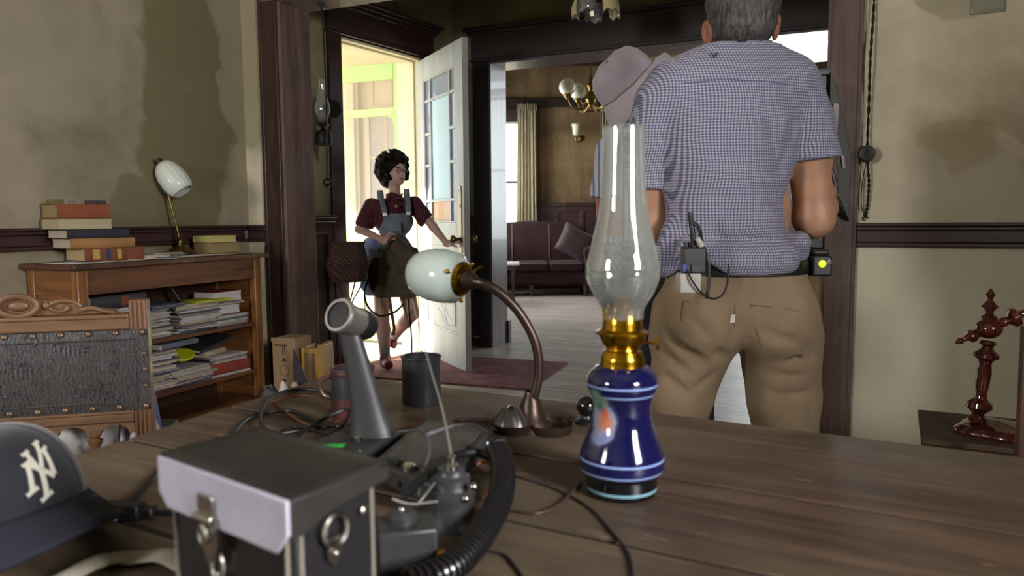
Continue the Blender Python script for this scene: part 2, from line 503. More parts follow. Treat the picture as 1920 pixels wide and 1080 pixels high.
wall('wall_left', (XL, -2.3), (XL, W2Y), .15, CEIL, PL_left, side=1)
LOP, ROP = OPL-XL, OPR-XL
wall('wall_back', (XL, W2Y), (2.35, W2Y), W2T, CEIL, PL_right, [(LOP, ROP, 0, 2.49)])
wall('wall_right', (2.2, W2Y), (2.2, -2.3), .15, CEIL, PL_plain, [(W2Y-.075, W2Y+.775, 1.35, 2.35)])
wall('wall_front', (2.35, -2.2), (XL, -2.2), .15, CEIL, PL_plain, [(4.4, 5.2, 1.4, 2.3)])
t = NT('worn_pale_floorboards'); v = t.co((1, 1, 1), rot=(0, 0, 0))
br = t.n('ShaderNodeTexBrick', {'Vector': v, 'Scale': 1.0, 'Mortar Size': .003, 'Brick Width': 2.4, 'Row Height': .085, 'Mortar Smooth': .2,
     'Color1': (*srgb('b8aea6'), 1), 'Color2': (*srgb('a39a93'), 1), 'Mortar': (*srgb('3a3432'), 1)})
br.offset = .37
fn = t.noise(t.co((.3, 2, 1)), 9, 6)
c = t.mix(.6, br.outputs[0], t.mix(1.0, br.outputs[0], t.ramp(fn, [(.3, .62), (.7, 1.3)]), 'MULTIPLY'))
t.set(color=c, rough=.5, spec=.35); t.bump(fn, .15, .003)
FLOORM = t.m
o = MB().bx(-7.5, 3.2, -2.4, 12.6, -.12, 0).build('floor', FLOORM, smooth=0); struct(o)
CEILM = mat('aged_ceiling_paint', '8a8470', .9, var=.15, scale=2, bump=.1)
struct(MB().bx(XL-.15, 2.35, -2.35, W2Y+W2T, CEIL, CEIL+.12).build('ceiling', CEILM, smooth=0))
struct(MB().bx(XL-.3, 2.35, W2Y+W2T, 6.14, CEIL, CEIL+.12).build('ceiling', CEILM, smooth=0))

# chair rails: shelf cap, fascia, lower bead
RT = 1.098
def rail_boxes(x0, x1, s=-1, zt=RT):
    y = lambda a, b: tuple(sorted((s*a, s*b)))
    return [(x0, x1, *y(0, .050), zt-.016, zt), (x0, x1, *y(0, .034), zt-.034, zt-.016), (x0, x1, *y(0, .020), zt-.088, zt-.034), (x0, x1, *y(0, .030), zt-.108, zt-.088)]
trim('trim_1', (XL, -2.2), (XL, W2Y-.02), rail_boxes(0, 5.9), DKX)
trim('trim_2', (XL, W2Y), (0, W2Y), rail_boxes(0, LOP-.142), DKX)
trim('trim_3', (XL, W2Y), (0, W2Y), rail_boxes(ROP+.134, 5.7), DKX)
trim('baseboard_left', (XL, -2.2), (XL, W2Y-.02), [(0, 5.9, -.02, 0, 0, .18), (0, 5.9, -.028, 0, .16, .185)], DKX)
trim('baseboard_back', (XL, W2Y), (0, W2Y), [(ROP+.134, 5.7, -.012, 0, 0, .05)], DKX)
# opening casings + jambs + header
trim('trim_4', (XL, W2Y), (0, W2Y), [(LOP-.14, LOP-.012, -.022, 0, 0, 2.62), (LOP-.15, LOP-.125, -.032, 0, 0, 2.62), (LOP-.028, LOP-.008, -.03, 0, 0, 2.62)], DK)
trim('trim_5', (XL, W2Y), (0, W2Y), [(LOP-.012, LOP+.012, -.012, W2T+.02, 0, 2.49)], POSTW)
trim('trim_6', (XL, W2Y), (0, W2Y), [(ROP+.004, ROP+.128, -.022, 0, 0, 2.62), (ROP+.118, ROP+.134, -.03, 0, 0, 2.62), (ROP-.012, ROP+.008, -.012, W2T+.02, 0, 2.49)], POSTW)
trim('trim_7', (XL, W2Y), (0, W2Y), [(LOP-.15, ROP+.15, -.03, 0, 2.47, 2.66), (LOP-.17, ROP+.17, -.05, 0, 2.66, 2.70), (LOP-.012, ROP+.012, -.012, W2T+.02, 2.465, 2.49)], POSTW)
trim('trim_8', (XL, W2Y+W2T), (0, W2Y+W2T), [(LOP-.13, LOP-.012, 0, .022, 0, 2.6), (ROP+.012, ROP+.13, 0, .022, 0, 2.6)], DK)

def sash_window(name, p0, p1, w, z0, z1, depth=.12):
    """white painted double-hung sash in an opening starting at p0 towards p1"""
    m = mat('white_window_paint', 'd8d8d2', .5, var=.06)
    p0 = Vector((*p0[:2], 0)); p1 = Vector((*p1[:2], 0)); a = math.atan2(p1.y-p0.y, p1.x-p0.x)
    mb = MB(); f = .055; y0, y1 = depth*.35, depth*.65; zm = (z0+z1)/2
    mb.bx(0, f, y0, y1, z0, z1); mb.bx(w-f, w, y0, y1, z0, z1); mb.bx(f, w-f, y0, y1, z0, z0+f); mb.bx(f, w-f, y0, y1, z1-f, z1); mb.bx(f, w-f, y0, y1, zm-.02, zm+.02)
    o = struct(mb.build(name, m, smooth=0, bevel=.003)); o.location = (p0.x, p0.y, 0); o.rotation_euler = (0, 0, a)
    c = MB(); e = .1
    c.bx(-e, 0, -.02, 0, z0-.04, z1+e); c.bx(w, w+e, -.02, 0, z0-.04, z1+e); c.bx(-e, w+e, -.025, 0, z1, z1+e); c.bx(-e-.02, w+e+.02, -.05, .03, z0-.04, z0)
    c.build('window_casing', DK, o, bevel=.003)
    g = MB().bx(f, w-f, (y0+y1)/2-.002, (y0+y1)/2+.002, z0+f, z1-f); g.build('window_pane', thin_glass('window_glass', (.97, .98, .97), .04, .02), o, smooth=0)
    return o
sash_window('window_1', (2.2, .075), (2.2, -2), .85, 1.35, 2.35)
sash_window('window_2', (2.35-4.4, -2.2), (-3.4, -2.2), .8, 1.4, 2.3)

# hall ------------------------------------------------------
A = c2w((-1.2276, 5.49)); B = c2w((-.739, 6.27)); K = c2w((-.486, 6.67)); dv = (B-A).normalized()
S0 = A - dv*.62
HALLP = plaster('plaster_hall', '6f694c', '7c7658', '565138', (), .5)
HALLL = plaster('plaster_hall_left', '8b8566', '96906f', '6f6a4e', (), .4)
DW = (A-S0).length; LD = (B-A).length; WL = (K-S0).length
DH = 2.44
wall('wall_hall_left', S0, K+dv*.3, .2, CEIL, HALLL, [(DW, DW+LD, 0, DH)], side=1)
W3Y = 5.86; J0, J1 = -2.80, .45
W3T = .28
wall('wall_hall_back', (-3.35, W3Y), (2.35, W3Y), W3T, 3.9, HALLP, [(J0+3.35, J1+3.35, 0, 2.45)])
wall('wall_hall_right', (1.9, W3Y), (1.9, W2Y+W2T), .15, CEIL, HALLP)
# hall wainscot of dark panels with its rail
def panelled(name, p0, p1, x0, x1, h, n, s=-1):
    y = lambda a, b: tuple(sorted((s*a, s*b))); bs = [(x0, x1, *y(0, .012), 0, h)]
    w = (x1-x0)/n
    for i in range(n+1):
        c = min(max(x0+i*w, x0+.03), x1-.03); bs.append((c-.03, c+.03, *y(0, .026), .16, h-.12))
    bs += [(x0, x1, *y(0, .026), 0, .18), (x0, x1, *y(0, .026), h-.13, h-.05), (x0, x1, *y(0, .05), h-.05, h-.02), (x0, x1, *y(0, .06), h-.02, h)]
    return trim(name, p0, p1, bs, DKX)
panelled('trim_9', S0, K, 0, DW-.13, 1.16, 1)
panelled('trim_10', S0, K, DW+LD+.13, WL, 1.16, 1)
panelled('trim_11', (-3.35, W3Y), (2, W3Y), .2, J0+3.35-.14, 1.16, 1)
panelled('trim_12', (-3.35, W3Y), (2, W3Y), J1+3.35+.14, 5.2, 1.16, 3)
# door casing with crowned head
x0, x1 = DW, DW+LD
trim('trim_13', S0, K, [(x0-.13, x0-.005, -.03, 0, 0, DH+.01), (x1+.005, x1+.12, -.03, 0, 0, DH+.01), (x0-.14, x1+.13, -.04, 0, DH, DH+.20),
    (x0-.15, x1+.14, -.052, 0, DH+.0, DH+.02), (x0-.155, x1+.15, -.06, 0, DH+.19, DH+.215), (x0-.18, x1+.17, -.085, 0, DH+.215, DH+.24), (x0-.20, x1+.19, -.11, 0, DH+.24, DH+.265)], DKX)
CREAM = mat('cream_exterior_paint', 'd9cfae', .6, var=.1, scale=3, bump=.08)
trim('trim_14', S0, K, [(x0, x0+.02, .0, .24, 0, DH), (x1-.02, x1, 0, .24, 0, DH), (x0, x1, 0, .24, DH-.02, DH), (x1-.035, x1-.02, .05, .1, 0, DH), (x0+.02, x1-.02, .05, .1, DH-.035, DH-.02), (x0, x1, 0, .24, .0, .03)], CREAM)
# wide opening casing of the far wall: dark header with crown
x0, x1 = J0+3.35, J1+3.35
trim('trim_15', (-3.35, W3Y), (2, W3Y), [(x0-.15, x0-.01, -.03, 0, 0, 2.45), (x1+.01, x1+.15, -.03, 0, 0, 2.45), (x0-.16, x1+.16, -.04, 0, 2.45, 2.68),
    (x0-.165, x1+.165, -.055, 0, 2.45, 2.475), (x0-.18, x1+.18, -.07, 0, 2.67, 2.70), (x0-.21, x1+.21, -.1, 0, 2.70, 2.73)], HEADW)
JAMB = wood('grey_worn_jamb_wood', '4f4648', '6b6164', 'z', 6, .35, .1)
trim('trim_16', (-3.35, W3Y), (2, W3Y), [(x0-.01, x0+.012, -.02, W3T+.02, 0, 2.45), (x1-.012, x1+.01, -.02, W3T+.02, 0, 2.45), (x0-.01, x1+.01, -.02, W3T+.02, 2.43, 2.452)], JAMB)
# plinth block showing at the foot of the jamb, far side
trim('trim_17', (-3.35, W3Y), (2, W3Y), [(x0-.17, x0+.03, W3T+.0, W3T+.06, 0, .2)], DKX)

# parlour ---------------------------------------------------
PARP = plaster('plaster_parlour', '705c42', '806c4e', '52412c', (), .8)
PX0 = -.65
F0 = c2w((PX0, 11.9)); F1 = c2w((1.9, 11.9)); F2 = Vector((-1.9, 10.2, 0)); F3 = Vector((2.3, 10.2, 0))
PL0 = Vector((-3.42, W3Y+W3T, 0))
PC = 3.75
def fx(px, Y=11.9): return P(px, 400, Y).x - PX0
wl0, wl1 = fx(925), fx(985)
wall('wall_parlour_back', F0, F1, .2, PC, PARP, [(wl0, wl1, .7, 2.62)])
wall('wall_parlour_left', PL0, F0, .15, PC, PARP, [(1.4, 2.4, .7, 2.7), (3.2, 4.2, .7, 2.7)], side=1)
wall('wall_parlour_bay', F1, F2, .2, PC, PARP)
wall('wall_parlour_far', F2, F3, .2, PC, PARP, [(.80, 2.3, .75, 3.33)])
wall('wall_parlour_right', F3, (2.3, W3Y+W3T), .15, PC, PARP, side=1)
mb = MB(); pf = [F0, F1, F2, F3+Vector((0, 0, 0)), Vector((2.3, 6.14, 0)), PL0]
mb.prism([(p.x, p.y) for p in pf][::-1], PC, PC+.12); struct(mb.build('ceiling', mat('parlour_ceiling_paint', '8d8468', .9, var=.15), smooth=0))
FL = (F1-F0).length; L12 = (F2-F1).length; L23 = (F3-F2).length
for nm, a_, b_, l_ in (('trim_18', F0, F1, FL), ('trim_19', F1, F2, L12), ('trim_20', F2, F3, L23)):
    bs = [(0, l_, -.14, 0, 3.48, PC), (0, l_, -.2, 0, 3.62, PC)]
    if nm != 'trim_20': bs += [(0, l_, -.04, 0, 2.85, 2.97), (0, l_, -.055, 0, 2.95, 2.985)]
    trim(nm, a_, b_, bs, HEADW)
panelled('trim_21', F0, F1, 0, wl0-.12, 1.36, 1)
panelled('trim_22', F0, F1, wl1+.12, FL, 1.36, 4)
panelled('trim_24', F1, F2, 0, L12, 1.36, 4)
panelled('trim_25', F2, F3, 0, .68, 1.36, 1)
trim('trim_26', F0, F1, [(wl0-.12, wl0, -.03, 0, .6, 2.74), (wl1, wl1+.12, -.03, 0, .6, 2.74), (wl0-.14, wl1+.14, -.05, 0, 2.62, 2.84), (wl0-.14, wl1+.14, -.08, .02, .62, .7), (wl0, wl1, .05, .09, 1.68, 1.72), (wl0, wl1, .05, .09, .7, .74)], DKX)
sash_window('window_3', F2+Vector((.8, 0, 0)), F3, 1.5, .75, 2.93)
trim('trim_27', F2, F3, [(.8, 2.3, .0, .1, 2.95, 3.02), (.68, .8, -.03, 0, .7, 3.42), (2.3, 2.42, -.03, 0, .7, 3.42), (.68, 2.42, -.04, 0, 3.33, 3.46)], mat('grey_window_trim', '8f8f8c', .6))
area('daylight_parlour_window', (-.35, 10.6, 2.0), (0, -1, -.1), 1.5, 2.4, 130, DAY)
dl = (F0-PL0).normalized(); n2 = Vector((dl.y, -dl.x, 0))
for s_ in (1.9, 3.7):
    p = PL0+dl*s_-n2*.25; area('daylight_parlour_window', (p.x, p.y, 1.7), (n2.x, n2.y, -.1), 1.0, 2.0, 60, DAY)
# outdoors: pale ground
struct(MB().bx(-30, 30, -20, 40, -.5, -.42).build('ground', mat('pale_dry_ground', 'a39c82', .95, var=.2, scale=1), smooth=0))

# porch beyond the front door -------------------------------
PF = mat('faded_red_porch_boards', '9a6a62', .7, var=.25, scale=3, stretch=(.2, 2, 1), bump=.2)
nd = Vector((-dv.y, dv.x, 0))
Kn = K+nd*.22; Fo = F0-n2*.2
pp = [S0-dv*.4+nd*.2, Kn, PL0-n2*.2+dl*.3, Fo, Fo+Vector((-2.6, 0, 0)), S0-dv*.4+nd*3.4]
struct(MB().prism([(p.x, p.y) for p in pp], -.10, -.02).build('floor', PF, smooth=0))
struct(MB().prism([(p.x, p.y) for p in pp], 2.86, 2.90).build('ceiling', CREAM, smooth=0))
# ================================================================== FRONT DOOR, PORCH, PARLOUR THINGS
BRASS = mat('aged_brass', '6e5830', .36, 1, var=.25, scale=20, bump=.05)
IRON = mat('blackened_iron', '1c1a1a', .5, .6, var=.3, bump=.1)
WHITEP = mat('chipped_white_door_paint', '90928f', .5, scale=5, stretch=(1, 1, .3), bump=.2, col2='b0b2ae')
def door_leaf():
    hinge = Vector((*(B - dv*.02).xy, 0)); tip = c2w((-.303, 5.36)); d = (tip-hinge); L = .96; a = math.atan2(d.y, d.x)
    t = bpy.data.objects.new('door_1', None); COL.objects.link(t); t.location = hinge; t.rotation_euler = (0, 0, a); struct(t)
    H = 2.40; T = .045; st = .15; z0 = .012
    mb = MB(); y0, y1 = -T/2, T/2
    mb.bx(0, st, y0, y1, z0, H); mb.bx(L-st, L, y0, y1, z0, H)
    mb.bx(st, L-st, y0, y1, z0, .26); mb.bx(st, L-st, y0, y1, .92, 1.10); mb.bx(st, L-st, y0, y1, H-.17, H)
    mb.bx(st-.01, L-st+.01, -.012, .012, .25, .93)
    # raised lower panel, both faces
    for s in (-1, 1):
        mb.bx(st+.05, L-st-.05, *sorted((s*.012, s*.019)), .32, .86)
        for (xa, xb, za, zb) in ((st, st+.02, .26, .92), (L-st-.02, L-st, .26, .92), (st, L-st, .26, .28), (st, L-st, .90, .92)):
            mb.bx(xa, xb, *sorted((s*.008, s*.022)), za, zb)
    mb.build('door_slab', WHITEP, t, bevel=.003)
    # margin-light glazing bars: narrow border panes round one tall pane
    gx0, gx1, gz0, gz1 = st, L-st, 1.10, H-.17
    m = MB(); b = .022; mx = .13; mz = .17
    m.bx(gx0+mx-b/2, gx0+mx+b/2, -.016, .016, gz0, gz1); m.bx(gx1-mx-b/2, gx1-mx+b/2, -.016, .016, gz0, gz1)
    m.bx(gx0, gx1, -.016, .016, gz0+mz-b/2, gz0+mz+b/2); m.bx(gx0, gx1, -.016, .016, gz1-mz-b/2, gz1-mz+b/2)
    for z in (.40, .62):
        zz = gz0+(gz1-gz0)*z
        m.bx(gx0, gx0+mx, -.016, .016, zz-b/2, zz+b/2); m.bx(gx1-mx, gx1, -.016, .016, zz-b/2, zz+b/2)
    m.bx(gx0, gx0+.012, -.02, .02, gz0, gz1); m.bx(gx1-.012, gx1, -.02, .02, gz0, gz1); m.bx(gx0, gx1, -.02, .02, gz0, gz0+.012); m.bx(gx0, gx1, -.02, .02, gz1-.012, gz1)
    m.build('glazing_bars', WHITEP, t, bevel=.002)
    blue = thin_glass('pale_blue_door_glass', (.62, .80, .86), .04, .9, (.55, .74, .82))
    amber = thin_glass('amber_door_glass', (.86, .62, .42), .04, .8, (.72, .52, .38))
    lilac = thin_glass('smoky_lilac_door_glass', (.58, .60, .74), .05, .5, (.40, .44, .58))
    def pane(x0, x1, za, zb, gm, lab):
        o = MB().bx(x0, x1, -.003, .003, za, zb).build('pane', gm, t, smooth=0); o['label'] = lab
    pane(gx0+mx, gx1-mx, gz0+mz, gz1-mz, blue, 'tall pale blue centre pane')
    pane(gx0+mx, gx1-mx, gz0, gz0+mz, amber, 'amber pane below the tall blue pane')
    pane(gx0+mx, gx1-mx, gz1-mz, gz1, lilac, 'smoky pane above the tall blue pane')
    pane(gx0, gx0+mx, gz0, gz1, lilac, 'smoky margin panes on the hinge side')
    pane(gx1-mx, gx1, gz0, gz1, lilac, 'smoky margin panes on the knob side')
    # tall escutcheon plate, knobs on both faces, hinges
    for s in (-1, 1):
        p = MB(); kx = L-.065; kz = .98
        p.bx(kx-.025, kx+.025, *sorted((s*T/2, s*(T/2+.006))), kz-.10, kz+.36); p.cyl((kx, s*(T/2+.006), kz+.24), (kx, s*(T/2+.010), kz+.24), .012)
        p.cyl((kx, s*T/2, kz+.36), (kx, s*(T/2+.006), kz+.36), .025)
        p.build('lock_plate', BRASS, t, bevel=.002)
        k = MB(); k.lathe([(.02, 0), (.011, .006), (.010, .03), (.018, .038), (.030, .05), (.032, .06), (.026, .07), (0.001, .074)], (kx, s*(T/2+.006), kz), 24, (0, s, 0))
        k.build('door_knob', BRASS, t)
    h = MB()
    for z in (.25, 1.2, 2.15): h.cyl((-.008, T/2, z-.05), (-.008, T/2, z+.05), .009)
    h.build('hinge', BRASS, t)
    # faded child's pencil scribbles on the lower panel (scratches, run diagonally)
    s_ = MB(); r = random.Random(3)
    for i in range(26):
        x = st+.07+r.random()*(L-2*st-.2); z = .36+r.random()*.44; ln = .05+r.random()*.12; 
        s_.tube([(x, -.0195, z), (x+ln*.5, -.0195, z-ln*.45+r.uniform(-.02, .02)), (x+ln, -.0195, z-ln*.6)], .0012, 4, smooth=4)
        s_.tube([(x, .0195, z), (x+ln*.5, .0195, z-ln*.45+r.uniform(-.02, .02)), (x+ln, .0195, z-ln*.6)], .0012, 4, smooth=4)
    s_.build('scratch_marks', mat('grey_scratch', '6d7076', .8), t)
    return t
DOOR = door_leaf()
# the hinge plate on the cream jamb
o = MB().box((0, 0, 0), (.012, .05, .10)).cyl((.01, 0, -.06), (.01, 0, .06), .009, n=12).build('jamb_latch_plate', IRON); o.location = W(768, 220, 6.42); o.rotation_euler[2] = math.atan2(dv.y, dv.x)
tag(o, 'small black iron latch keeper on the cream outer door frame', 'latch')

# green screen door swung out over the porch
GREEN = mat('pale_green_paint', 'b3cf86', .5, var=.1, scale=4, bump=.1)
def screen_door():
    a = P(762, 400, 6.6); b = P(600, 400, 6.95); base = (a.x, a.y, -.02)
    d = b-a; ang = math.atan2(d.y, d.x)
    t = thing('screen_door', 'pale green wooden screen door swung open on the porch', 'screen door', c2w(base), YAW+ang)
    L = .95; H = 2.50; f = .095
    m = MB(); m.bx(0, f, -.018, .018, .05, H); m.bx(L-f, L, -.018, .018, .05, H); m.bx(f, L-f, -.018, .018, H-.14, H); m.bx(f, L-f, -.018, .018, 2.05, 2.12)
    m.bx(f, L-f, -.018, .018, .95, 1.05); m.bx(f, L-f, -.018, .018, .05, .25)
    m.bx(L/2-.02, L/2+.02, -.015, .015, .25, .95)
    m.build('frame', GREEN, t, bevel=.004)
    k = MB()
    for z, s in ((2.05, -1), (1.05, 1)):
        for xx, sx in ((f, 1), (L-f, -1)):
            poly = [(0, 0), (.075, 0), (.065, .012), (.035, .018), (.02, .035), (.015, .07), (0, .09)]
            M = Matrix(((sx, 0, 0), (0, 0, 1), (0, s, 0)))
            k.prism(poly, -.008, .008, M, (xx, 0, z))
    k.build('bracket', GREEN, t)
    n = NT('fly_screen'); tr = n.n('ShaderNodeBsdfTransparent'); df = n.n('ShaderNodeBsdfDiffuse', {0: (.5, .5, .5, 1)}); mx = n.n('ShaderNodeMixShader', {0: .18})
    n.t.links.new(tr.outputs[0], mx.inputs[1]); n.t.links.new(df.outputs[0], mx.inputs[2]); n.t.links.new(mx.outputs[0], n.t.nodes['Material Output'].inputs[0])
    MB().bx(f, L-f, -.001, .001, .25, H-.14).build('mesh_panel', n.m, t, smooth=0)
    # stile of the door's own frame beside it
    MB().bx(-.085, -.012, -.03, .03, 0, H+.03).build('door_post', GREEN, t, bevel=.003)
screen_door()
# board wall of the house wing across the porch, and its window
def porch_wing():
    a = P(560, 400, 9.6); base = (a.x, a.y, -.42)
    t = bpy.data.objects.new('wall_porch_wing', None); COL.objects.link(t); t.location = c2w(base); t.rotation_euler[2] = YAW; struct(t)
    m = MB(); w = 3.0
    for i in range(8):
        x = i*.24
        m.bx(x, x+.236, 0, .03, 0, 3.3); m.bx(x-.02, x+.03, -.02, 0, 0, 3.3)
    m.build('board_siding', mat('sunny_cream_boards', 'e3d2b0', .65, scale=3, stretch=(1, 1, .15), col2='efe2c6', bump=.15), t, smooth=0)
    x0 = P(697, 400, 9.6).x-a.x; x1 = P(758, 400, 9.6).x-a.x
    f = MB(); f.bx(x0-.07, x0, -.05, .0, 1.1, 2.95); f.bx(x1, x1+.07, -.05, 0, 1.1, 2.95); f.bx(x0-.07, x1+.07, -.05, 0, 2.85, 2.97); f.bx(x0-.09, x1+.09, -.07, 0, 1.06, 1.12)
    f.bx(x0, x1, -.035, -.01, 2.3, 2.34)
    f.bx((x0+x1)/2-.012, (x0+x1)/2+.012, -.035, -.01, 2.34, 2.9)
    f.build('window_frame', CREAM, t, smooth=0)
    MB().bx(x0, x1, -.025, -.015, 1.12, 2.85).build('window_pane', mat('hazy_lilac_reflecting_glass', 'b7b4c8', .15, var=.2, scale=2, col2='c9b7a4', bump=0, spec=.8), t, smooth=0)
    m = MB()
    m.bx(x0-.32, x0-.12, -.12, 0, 0, 3.3); m.bx(x0-.28, x0-.16, -.16, -.12, 0, 3.3)
    m.build('corner_pilaster', CREAM, t, smooth=0, bevel=.01)
porch_wing()
def porch_post(px, Y, lab):
    a = P(px, 400, Y); t = thing('porch_post', lab, 'porch post', c2w((a.x, a.y, -.02)), YAW)
    MB().bx(-.055, .055, -.055, .055, .25, 2.88).build('shaft', CREAM, t, bevel=.012)
    MB().bx(-.075, .075, -.075, .075, 0, .25).build('plinth', CREAM, t, bevel=.006)
porch_post(662, 8.9, 'cream square porch post seen through the front doorway')
# ceiling light fitting hung by chain in the hall
AMBG = thin_glass('amber_ribbed_glass', (.80, .68, .36), .10, .75, (.72, .62, .34))
CLG = thin_glass('clear_bevelled_glass', (.9, .92, .9), .2, .12)
def hall_pendant():
    c = P(1118, 20, 4.9); base = (c.x, c.y, 2.42)
    t = cthing('pendant_light', 'brass pendant light with scalloped glass petals hanging in the hall', 'pendant light', base)
    m = MB(); m.cyl((0, 0, .16), (0, 0, CEIL-base[2]-.03), .006); m.lathe([(.05, 0), (.05, .01), (.015, .03)], (0, 0, CEIL-base[2]-.03), 24); m.lathe([(.0, .02), (.03, .025), (.045, .06), (.03, .1), (.055, .14), (.02, .18)], (0, 0, 0), 24)
    m.build('stem', BRASS, t)
    for i in range(5):
        a = i*2*PI/5+.35; M = RZ(a)
        r = MB()
        def fn(u, v, M=M):
            ang = (u-.5)*2.2; rr = .080*(1-.25*abs(u-.5)*2*v); zz = -.02+.16*(1-v)
            return M @ Vector((.085+.075*math.sin(v*PI*.55)*math.cos(ang), rr*math.sin(ang), .15-.17*v**1.2+.02*abs(math.sin(2.5*PI*u))*v))
        r.grid(fn, 15, 9); o = r.build('glass_petal', AMBG if i % 2 == 0 else CLG, t, solid=.003)
        e = MB(); e.tube([fn(0, v/6) for v in range(7)]+[fn(u/14, 1) for u in range(1, 15)]+[fn(1, 1-v/6) for v in range(1, 7)], .0028, 6)
        e.build('petal_rim', mat('dull_lead_rim', '7f7d78', .35, .8), t)
    e = MB(); e.lathe([(.001, -.025), (.03, -.015), (.05, .02), (.052, .06)], (0, 0, 0), 12, flute=.08, nf=6)
    e.build('centre_bowl', thin_glass('smoky_cut_glass', (.55, .5, .6), .22, .3, (.25, .23, .3)), t)
hall_pendant()

# ------------- parlour: sofa, cushion, low table, curtains, chandelier, sconce, radiator
VEL = mat('dark_maroon_velvet', '2a1517', .85, var=.3, scale=5, sheen=.04, spec=.2, bump=.25, bscale=14, bd=.01)
VELP = mat('worn_maroon_piping', '5a4446', .7)
def sofa():
    b = P(1035, 500, 11.0); c0 = P(940, 545, 10.95); x0 = P(880, 500, 11).x; x1 = P(1112, 500, 11).x; base = ((x0+x1)/2, 10.7, 0); w = x1-x0
    t = cthing('sofa', 'dark maroon velvet sofa with camel back against the parlour wall', 'sofa', base)
    h = w/2
    m = MB(); m.bx(-h+.1, h-.1, 0, .62, .16, .36); m.build('seat_frame', VEL, t, bevel=.03)
    for i in range(3):
        a = -h+.16+i*(w-.32)/3; s = MB(); s.bx(a+.005, a+(w-.32)/3-.005, -.04, .55, .36, .50); s.build('seat_cushion', VEL, t, bevel=.045, seg=4)
        p = MB(); p.tube([(a+.03, -.04, .475), (a+(w-.32)/3-.03, -.04, .475)], .009, 8); p.build('piping', VELP, t)
    m = MB()
    def bk(u, v):
        x = -h+.08+u*(w-.16); top = .98+.07*math.sin(PI*u)
        return Vector((x, .60-.09*math.sin(PI*v*.9)+.12*v, .36+(top-.36)*v))
    m.grid(bk, 40, 10); o = m.build('backrest', VEL, t, solid=.14)
    for k in (1, 2):
        p = MB(); p.tube([bk(k/3, v/8)+Vector((0, -.075, 0)) for v in range(9)], .008, 6); p.build('piping', VELP, t)
    for s in (-1, 1):
        m = MB(); m.bx(s*(h-.08)-.08, s*(h-.08)+.08, -.06, .66, .12, .60); m.build('armrest', VEL, t, bevel=.05, seg=3)
        r = MB(); r.cyl((s*(h-.08), -.08, .62), (s*(h-.08), .66, .66), .095, .085, 24); r.build('arm_roll', VEL, t, bevel=.02)
    for sx in (-1, 1):
        for y in (.02, .6):
            m = MB(); m.lathe([(.022, 0), (.03, .02), (.02, .05), (.035, .1), (.04, .17)], (sx*(h-.14), y, 0), 16, cap0=True); m.build('leg', DKX, t)
    m = MB(); m.lathe([(.022, 0), (.03, .02), (.02, .05), (.035, .1), (.04, .17)], (0, .02, 0), 16, cap0=True); m.build('leg', DKX, t)
    return base, h
sb, sh = sofa()
def pillow(name, m, w, h, d):
    mb = MB()
    def f(s):
        def g(u, v):
            a, b = 2*u-1, 2*v-1; e = max(0, (1-a**4)*(1-b**4))**.5
            k = 1-.06*(1-abs(a))*0
            return Vector((a*w/2*(1-.08*(1-b*b)), s*d/2*e, b*h/2*(1-.08*(1-a*a))))
        return g
    mb.grid(f(1), 18, 18); mb.grid(f(-1), 18, 18)
    return mb.build(name, m, smooth=80)
o = pillow('cushion', mat('dusty_plum_cushion', '3f2a2e', .85, sheen=.3, bump=.3), .5, .46, .17)
p = P(1078, 456, 10.86); o.location = c2w((p.x, 10.90, .77)); o.rotation_euler = (rad(-16), rad(28), YAW+rad(8)); tag(o, 'dusty plum square cushion tilted against the sofa arm', 'cushion')
def low_table():
    p = P(940, 494, 9.6); base = (p.x, p.y, 0)
    t = cthing('side_table', 'low wooden table with pale marble top in front of the sofa', 'side table', base)
    z = P(950, 492, 9.6).z
    MB().bx(-.3, .235, -.2, .25, z-.03, z+.0).build('table_top', mat('pale_veined_marble', 'a8a29e', .3, var=.2, scale=5), t, bevel=.008)
    MB().bx(-.26, .18, -.16, .2, z-.09, z-.03).build('apron', DKX, t)
    for sx in (-.23, .15):
        for sy in (-.13, .17):
            MB().lathe([(.018, 0), (.022, .1), (.013, .2), (.025, .3), (.028, z-.09)], (sx, sy, 0), 14, cap0=True).build('leg', DKX, t)
low_table()
CURT = None
t_ = NT('cream_curtain_cloth'); t_.set(color=t_.ramp(t_.noise(t_.co((1, 1, .2)), 4, 4), [(.3, srgb('b0a78c')), (.7, srgb('cfc6aa'))]), rough=.9, trans=0)
tl = t_.n('ShaderNodeBsdfTranslucent', {0: (*srgb('cfc6aa'), 1)}); mx = t_.n('ShaderNodeMixShader', {0: .35}); nt = t_.t
nt.links.new(t_.b.outputs[0], mx.inputs[1]); nt.links.new(tl.outputs[0], mx.inputs[2]); nt.links.new(mx.outputs[0], nt.nodes['Material Output'].inputs[0]); CURT = t_.m
